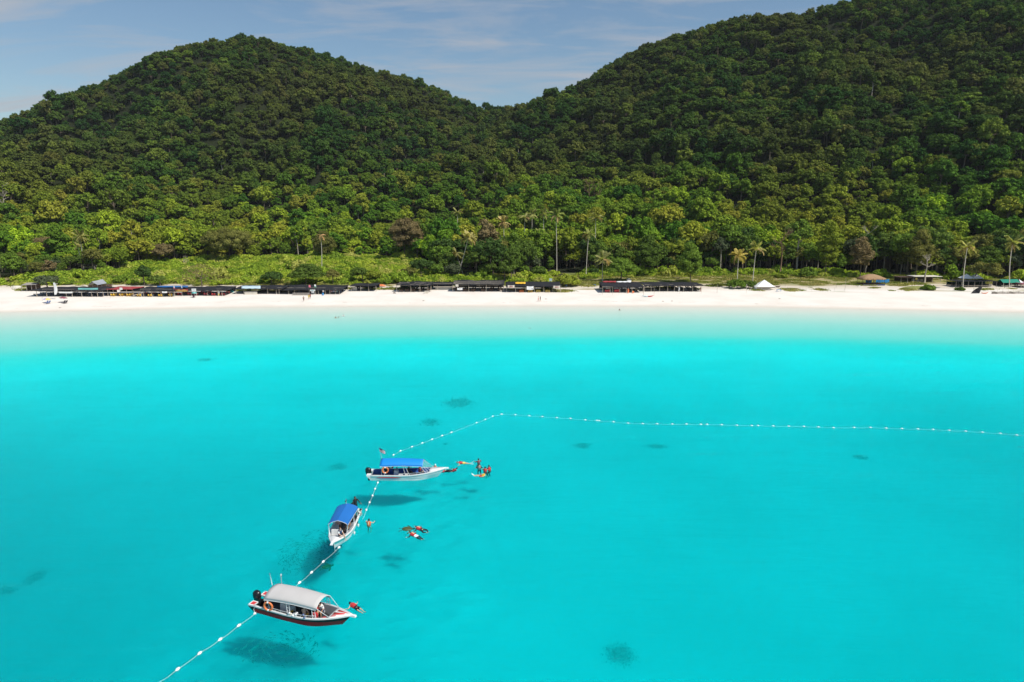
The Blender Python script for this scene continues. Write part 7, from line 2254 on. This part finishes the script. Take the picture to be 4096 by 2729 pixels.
# ------------------------------------------------------------------ turtles
M_SHELL = paint('turtle_shell', (0.10, 0.11, 0.03), rough=0.5, var=0.5, scale=5)
M_TSKIN = paint('turtle_skin', (0.10, 0.14, 0.07), rough=0.6, var=0.3, scale=6)
def turtle(label, loc, rz, s=1.0):
    t = empty('sea_turtle', loc, rz, label, 'turtle'); t.scale = (s, s, s)
    mb = MB(); rows = []
    for j in range(7):
        ph = j / 6 * math.pi / 2
        rows.append([((.52 + .06 * math.cos(a)) * math.cos(a) * math.cos(ph), .38 * math.sin(a) * math.cos(ph), .18 * math.sin(ph)) for a in [2 * math.pi * k / 18 for k in range(19)]])
    mb.sheet(rows); mb.add([r for r in rows[0][:18]], [tuple(reversed(range(18)))]); mb.build('shell', M_SHELL, t)
    MB().ball((.66, 0, .02), (.13, .09, .08), 10, 6).build('head', M_TSKIN, t)
    for sg in (-1, 1):
        MB().add([(.40, sg * .28, 0), (.25, sg * .33, 0), (.0, sg * .85, -.06), (.12, sg * .88, -.06), (.33, sg * .62, -.02), (.3, sg * .5, .03)], [(0, 1, 5), (1, 2, 5), (2, 3, 5), (3, 4, 5), (4, 0, 5)] if sg > 0 else [(5, 1, 0), (5, 2, 1), (5, 3, 2), (5, 4, 3), (5, 0, 4)]).build('front_flipper', M_TSKIN, t)
        MB().add([(-.45, sg * .18, 0), (-.40, sg * .28, 0), (-.72, sg * .34, -.03), (-.76, sg * .22, -.03)], [(0, 1, 2, 3), (3, 2, 1, 0)]).build('rear_flipper', M_TSKIN, t)
turtle('sea turtle at the surface left of the two snorkelers', W(1627, 2117, -.16), 0.12, 1.05)
turtle('sea turtle deep under the float line near the small boat', W(1305, 2268, -1.3), 0.5, .9)

# ------------------------------------------------------------------ float lines
def float_line(label, pts, extra=(), rad=.011, fs=.11, name='float_line'):
    P = [W(a, b, .03) for a, b in pts]
    t = empty(name, P[0], 0, label, 'float line')
    rel = [p - P[0] for p in P]
    path = []
    for i in range(len(rel) - 1):
        for k in range(4):
            f = k / 4; q = rel[i].lerp(rel[i + 1], f)
            path.append(q + Vector((0, .05 * math.sin(i * 2.3 + f * 6), -.055 * math.sin(f * math.pi))))
    path.append(rel[-1])
    MB().tube(path, rad, n=5).build('rope', M_ROPE, t)
    me = None
    for i, p in enumerate(rel):
        if i in extra: continue
        d = (rel[min(i + 1, len(rel) - 1)] - rel[max(i - 1, 0)])
        if me is None:
            me = MB().tube([(-.2, 0, 0), (-.15, 0, 0), (-.07, 0, 0), (.07, 0, 0), (.15, 0, 0), (.2, 0, 0)], [.02, fs * .6, fs, fs, fs * .6, .02], n=10).mesh('float'); me.materials.append(M_PWHITE)
        o = bpy.data.objects.new('float', me); COL.objects.link(o); o.parent = t; o.location = p; o.rotation_euler = (0, 0, math.atan2(d.y, d.x) + .1 * math.sin(i * 7))
    return t
float_line('float line from the lower left corner to the stern of the grey canopy boat', [(560, 2788), (636, 2730), (711, 2677), (799, 2613), (881, 2558), (956, 2502), (1022, 2453)], extra=(0, 1))
float_line('float line running from behind the grey canopy boat to the small boat', [(1150, 2370), (1198, 2331), (1246, 2290), (1293, 2247), (1356, 2190)], extra=(0,))
float_line('float line from the right rail of the small boat to the white side-on boat', [(1450, 2080), (1465, 2040), (1478, 2010), (1490, 1983), (1500, 1956), (1511, 1931), (1517, 1912)], extra=(0, 6))
z1 = lambda x, y: (1680 + x / 2.9425, 1620 + y / 2.9425)
z2 = lambda x, y: (2450 + x / 2.836, 1640 + y / 2.836)
z3 = lambda x, y: (3270 + x / 2.85, 1660 + y / 2.85)
far = [(1571, 1826), (1574, 1820), (1602, 1804), (1648, 1787.5)] + [z1(*q) for q in ((27, 449), (142, 405), (261, 362), (371, 323), (480, 283), (556, 252), (666, 210), (769, 171), (856, 134), (960, 110), (1120, 117), (1284, 129), (1439, 139), (1609, 151), (1771, 160), (1945, 177), (2081, 185), (2107, 187), (2277, 200))] + \
      [z2(*q) for q in ((176, 151), (342, 157), (505, 159), (678, 162), (839, 162), (1003, 165), (1072, 165), (1238, 169), (1411, 175), (1579, 179), (1651, 179), (1824, 183), (1998, 186), (2171, 188), (2336, 194))] + \
      [z3(*q) for q in ((183, 147), (417, 145), (604, 144), (783, 152), (962, 157), (1145, 161), (1318, 167), (1501, 176), (1689, 186), (1880, 198), (2085, 212), (2271, 230), (2460, 245))]
float_line('long float line from the white side-on boat round the bend to the right edge', far, extra=(0, 8, 9), rad=.007, fs=.095)
# mooring rope of the nearest boat and of the small boat
for pts_, lab in (([B1(.02, -bw1(0) + .1, .66), B1(.01, -bw1(0) - .05, .4), W(1019, 2451, .05)], 'mooring rope hanging from the stern of the grey canopy boat to the float line'),
                  ([B2(.97, .1, .9), B2(1.02, .25, .3), W(1341, 2203, .02)], 'mooring rope from the bow of the small boat down to the float line')):
    o = MB().tube([p - pts_[0] for p in pts_], .022, n=5).build('mooring_rope', M_ROPE, None, pts_[0]); tag(o, lab, 'rope')

# ------------------------------------------------------------------ dark patches on the sea floor, shoals under the boats
M_FISH = paint('fish_skin', (0.26, 0.32, 0.30), rough=.6, var=.2, scale=3)
M_WEED = paint('sea_weed', (0.73, 0.76, 0.71), rough=.9, var=.3, scale=2, spec=.05)
def weed_patch(label, px, py, wpx, hpx, n=260, seed=1, dens=1.0):
    n = n * 3
    rg = np.random.default_rng(seed)
    # where the line of sight meets the sea floor
    z = -1.5
    for _ in range(20):
        p = at_z(px, py, z); z = .5 * z + .5 * land_height(p.x, p.y)
    p = at_z(px, py, z)
    rx = wpx / 2 * p.y / FPX * 1.05
    q = at_z(px, py - hpx / 2, z); ry = abs(q.y - p.y)
    P = np.stack([rg.normal(0, rx * .48, n), rg.normal(0, ry * .48, n), np.zeros(n)], 1)
    P[:, 0] += p.x; P[:, 1] += p.y
    P[:, 2] = land_z(P[:, 0], P[:, 1]) + rg.uniform(.01, .06, n)
    Nn = rg.normal(size=(n, 3)) * .5 + np.array([0, -.3, 1]); Nn /= np.linalg.norm(Nn, axis=1, keepdims=True)
    sz_ = rg.uniform(.5, 1.1, n) * .20 * math.sqrt(rx * ry * 4) / math.sqrt(n / 60)
    co, qd = leaf_quads(P - np.array(p), Nn, sz_ * dens * .75, aspect=2.6, rg=rg)
    me = quads_mesh('weed_patch', co, qd, [M_WEED])
    o = bpy.data.objects.new('weed_patch', me); COL.objects.link(o); o.location = p
    tag(o, label, 'seaweed')
for i, a in enumerate([('dark elongated weed patch under water above the bend of the float line', 1840, 1612, 110, 30, 300), ('faint dark patch near the top of the turquoise water on the left', 822, 1440, 60, 10, 120),
    ('dark patch under water left of two right of the swimmers', 2328, 1784, 70, 20, 160), ('dark patch under water right of two right of the swimmers', 2625, 1787, 80, 16, 160),
    ('dark patch left of the white side-on boat', 1352, 1868, 70, 22, 200), ('tiny dark spot inside the bend of the float line', 1781, 1777, 18, 8, 60),
    ('dark patch near the left edge of the picture', 142, 2310, 70, 50, 260), ('long dim patch at the very left edge', 20, 2365, 90, 30, 160),
    ('dim patch near the bottom right of centre', 2480, 2620, 120, 80, 240), ('faint patch far right under the float line', 3446, 1832, 60, 16, 90),
    ('faint streak at the edge of the shallows', 2120, 1314, 14, 4, 30), ('faint patch inside the bend, up left', 1720, 1690, 70, 24, 90)]):
    weed_patch(*a[:6], seed=i + 1)
def shoal(label, px, py, rx, ry, n, seed):
    rg = np.random.default_rng(seed)
    z0 = -2.0; p = at_z(px, py, z0)
    r = np.sqrt(rg.uniform(0.05, 1, n)); a = rg.uniform(0, 2 * math.pi, n)
    P = np.stack([rx * r * np.cos(a), ry * r * np.sin(a), rg.uniform(-.7, .5, n)], 1)
    vs, fs = [], []
    for i in range(n):
        th = a[i] + rg.normal(0, .3) + 1.2; l = rg.uniform(.14, .26); w = l * .2
        dx, dy = math.cos(th), math.sin(th); c = P[i]; k = len(vs)
        vs += [c + np.array([dx * l, dy * l, 0]), c + np.array([-dy * w, dx * w, .03]), c - np.array([dx * l * .6, dy * l * .6, 0]), c + np.array([dy * w, -dx * w, .03]),
               c - np.array([dx * l, dy * l, 0]) + np.array([-dy, dx, 0]) * w, c - np.array([dx * l, dy * l, 0]) - np.array([-dy, dx, 0]) * w]
        fs += [(k, k + 1, k + 2, k + 3), (k + 2, k + 4, k + 5)]
    o = MB().add([tuple(v) for v in vs], fs).build('fish_shoal', M_FISH, None, p)
    tag(o, label, 'fish', kind='stuff')
shoal('ring-shaped shoal of small dark fish beneath the small blue canopy boat', 1240, 2205, 3.0, 3.6, 520, 3)
shoal('loose shoal of small dark fish beneath the grey canopy boat', 1110, 2590, 3.2, 1.6, 260, 5)
# ------------------------------------------------------------------ the air over the bay: a thin even haze
hm, hn, hl = nt('thin_haze')
ho = hn.new('ShaderNodeOutputMaterial'); hv = hn.new('ShaderNodeVolumePrincipled')
hv.inputs['Density'].default_value = 0.00004
hv.inputs['Color'].default_value = (0.86, 0.92, 1.0, 1)
hl.new(hv.outputs[0], ho.inputs['Volume'])
hz_ = MB().box((0, 600, 130), (3300, 1800, 290)).build('haze', hm)
hz_['kind'] = 'stuff'
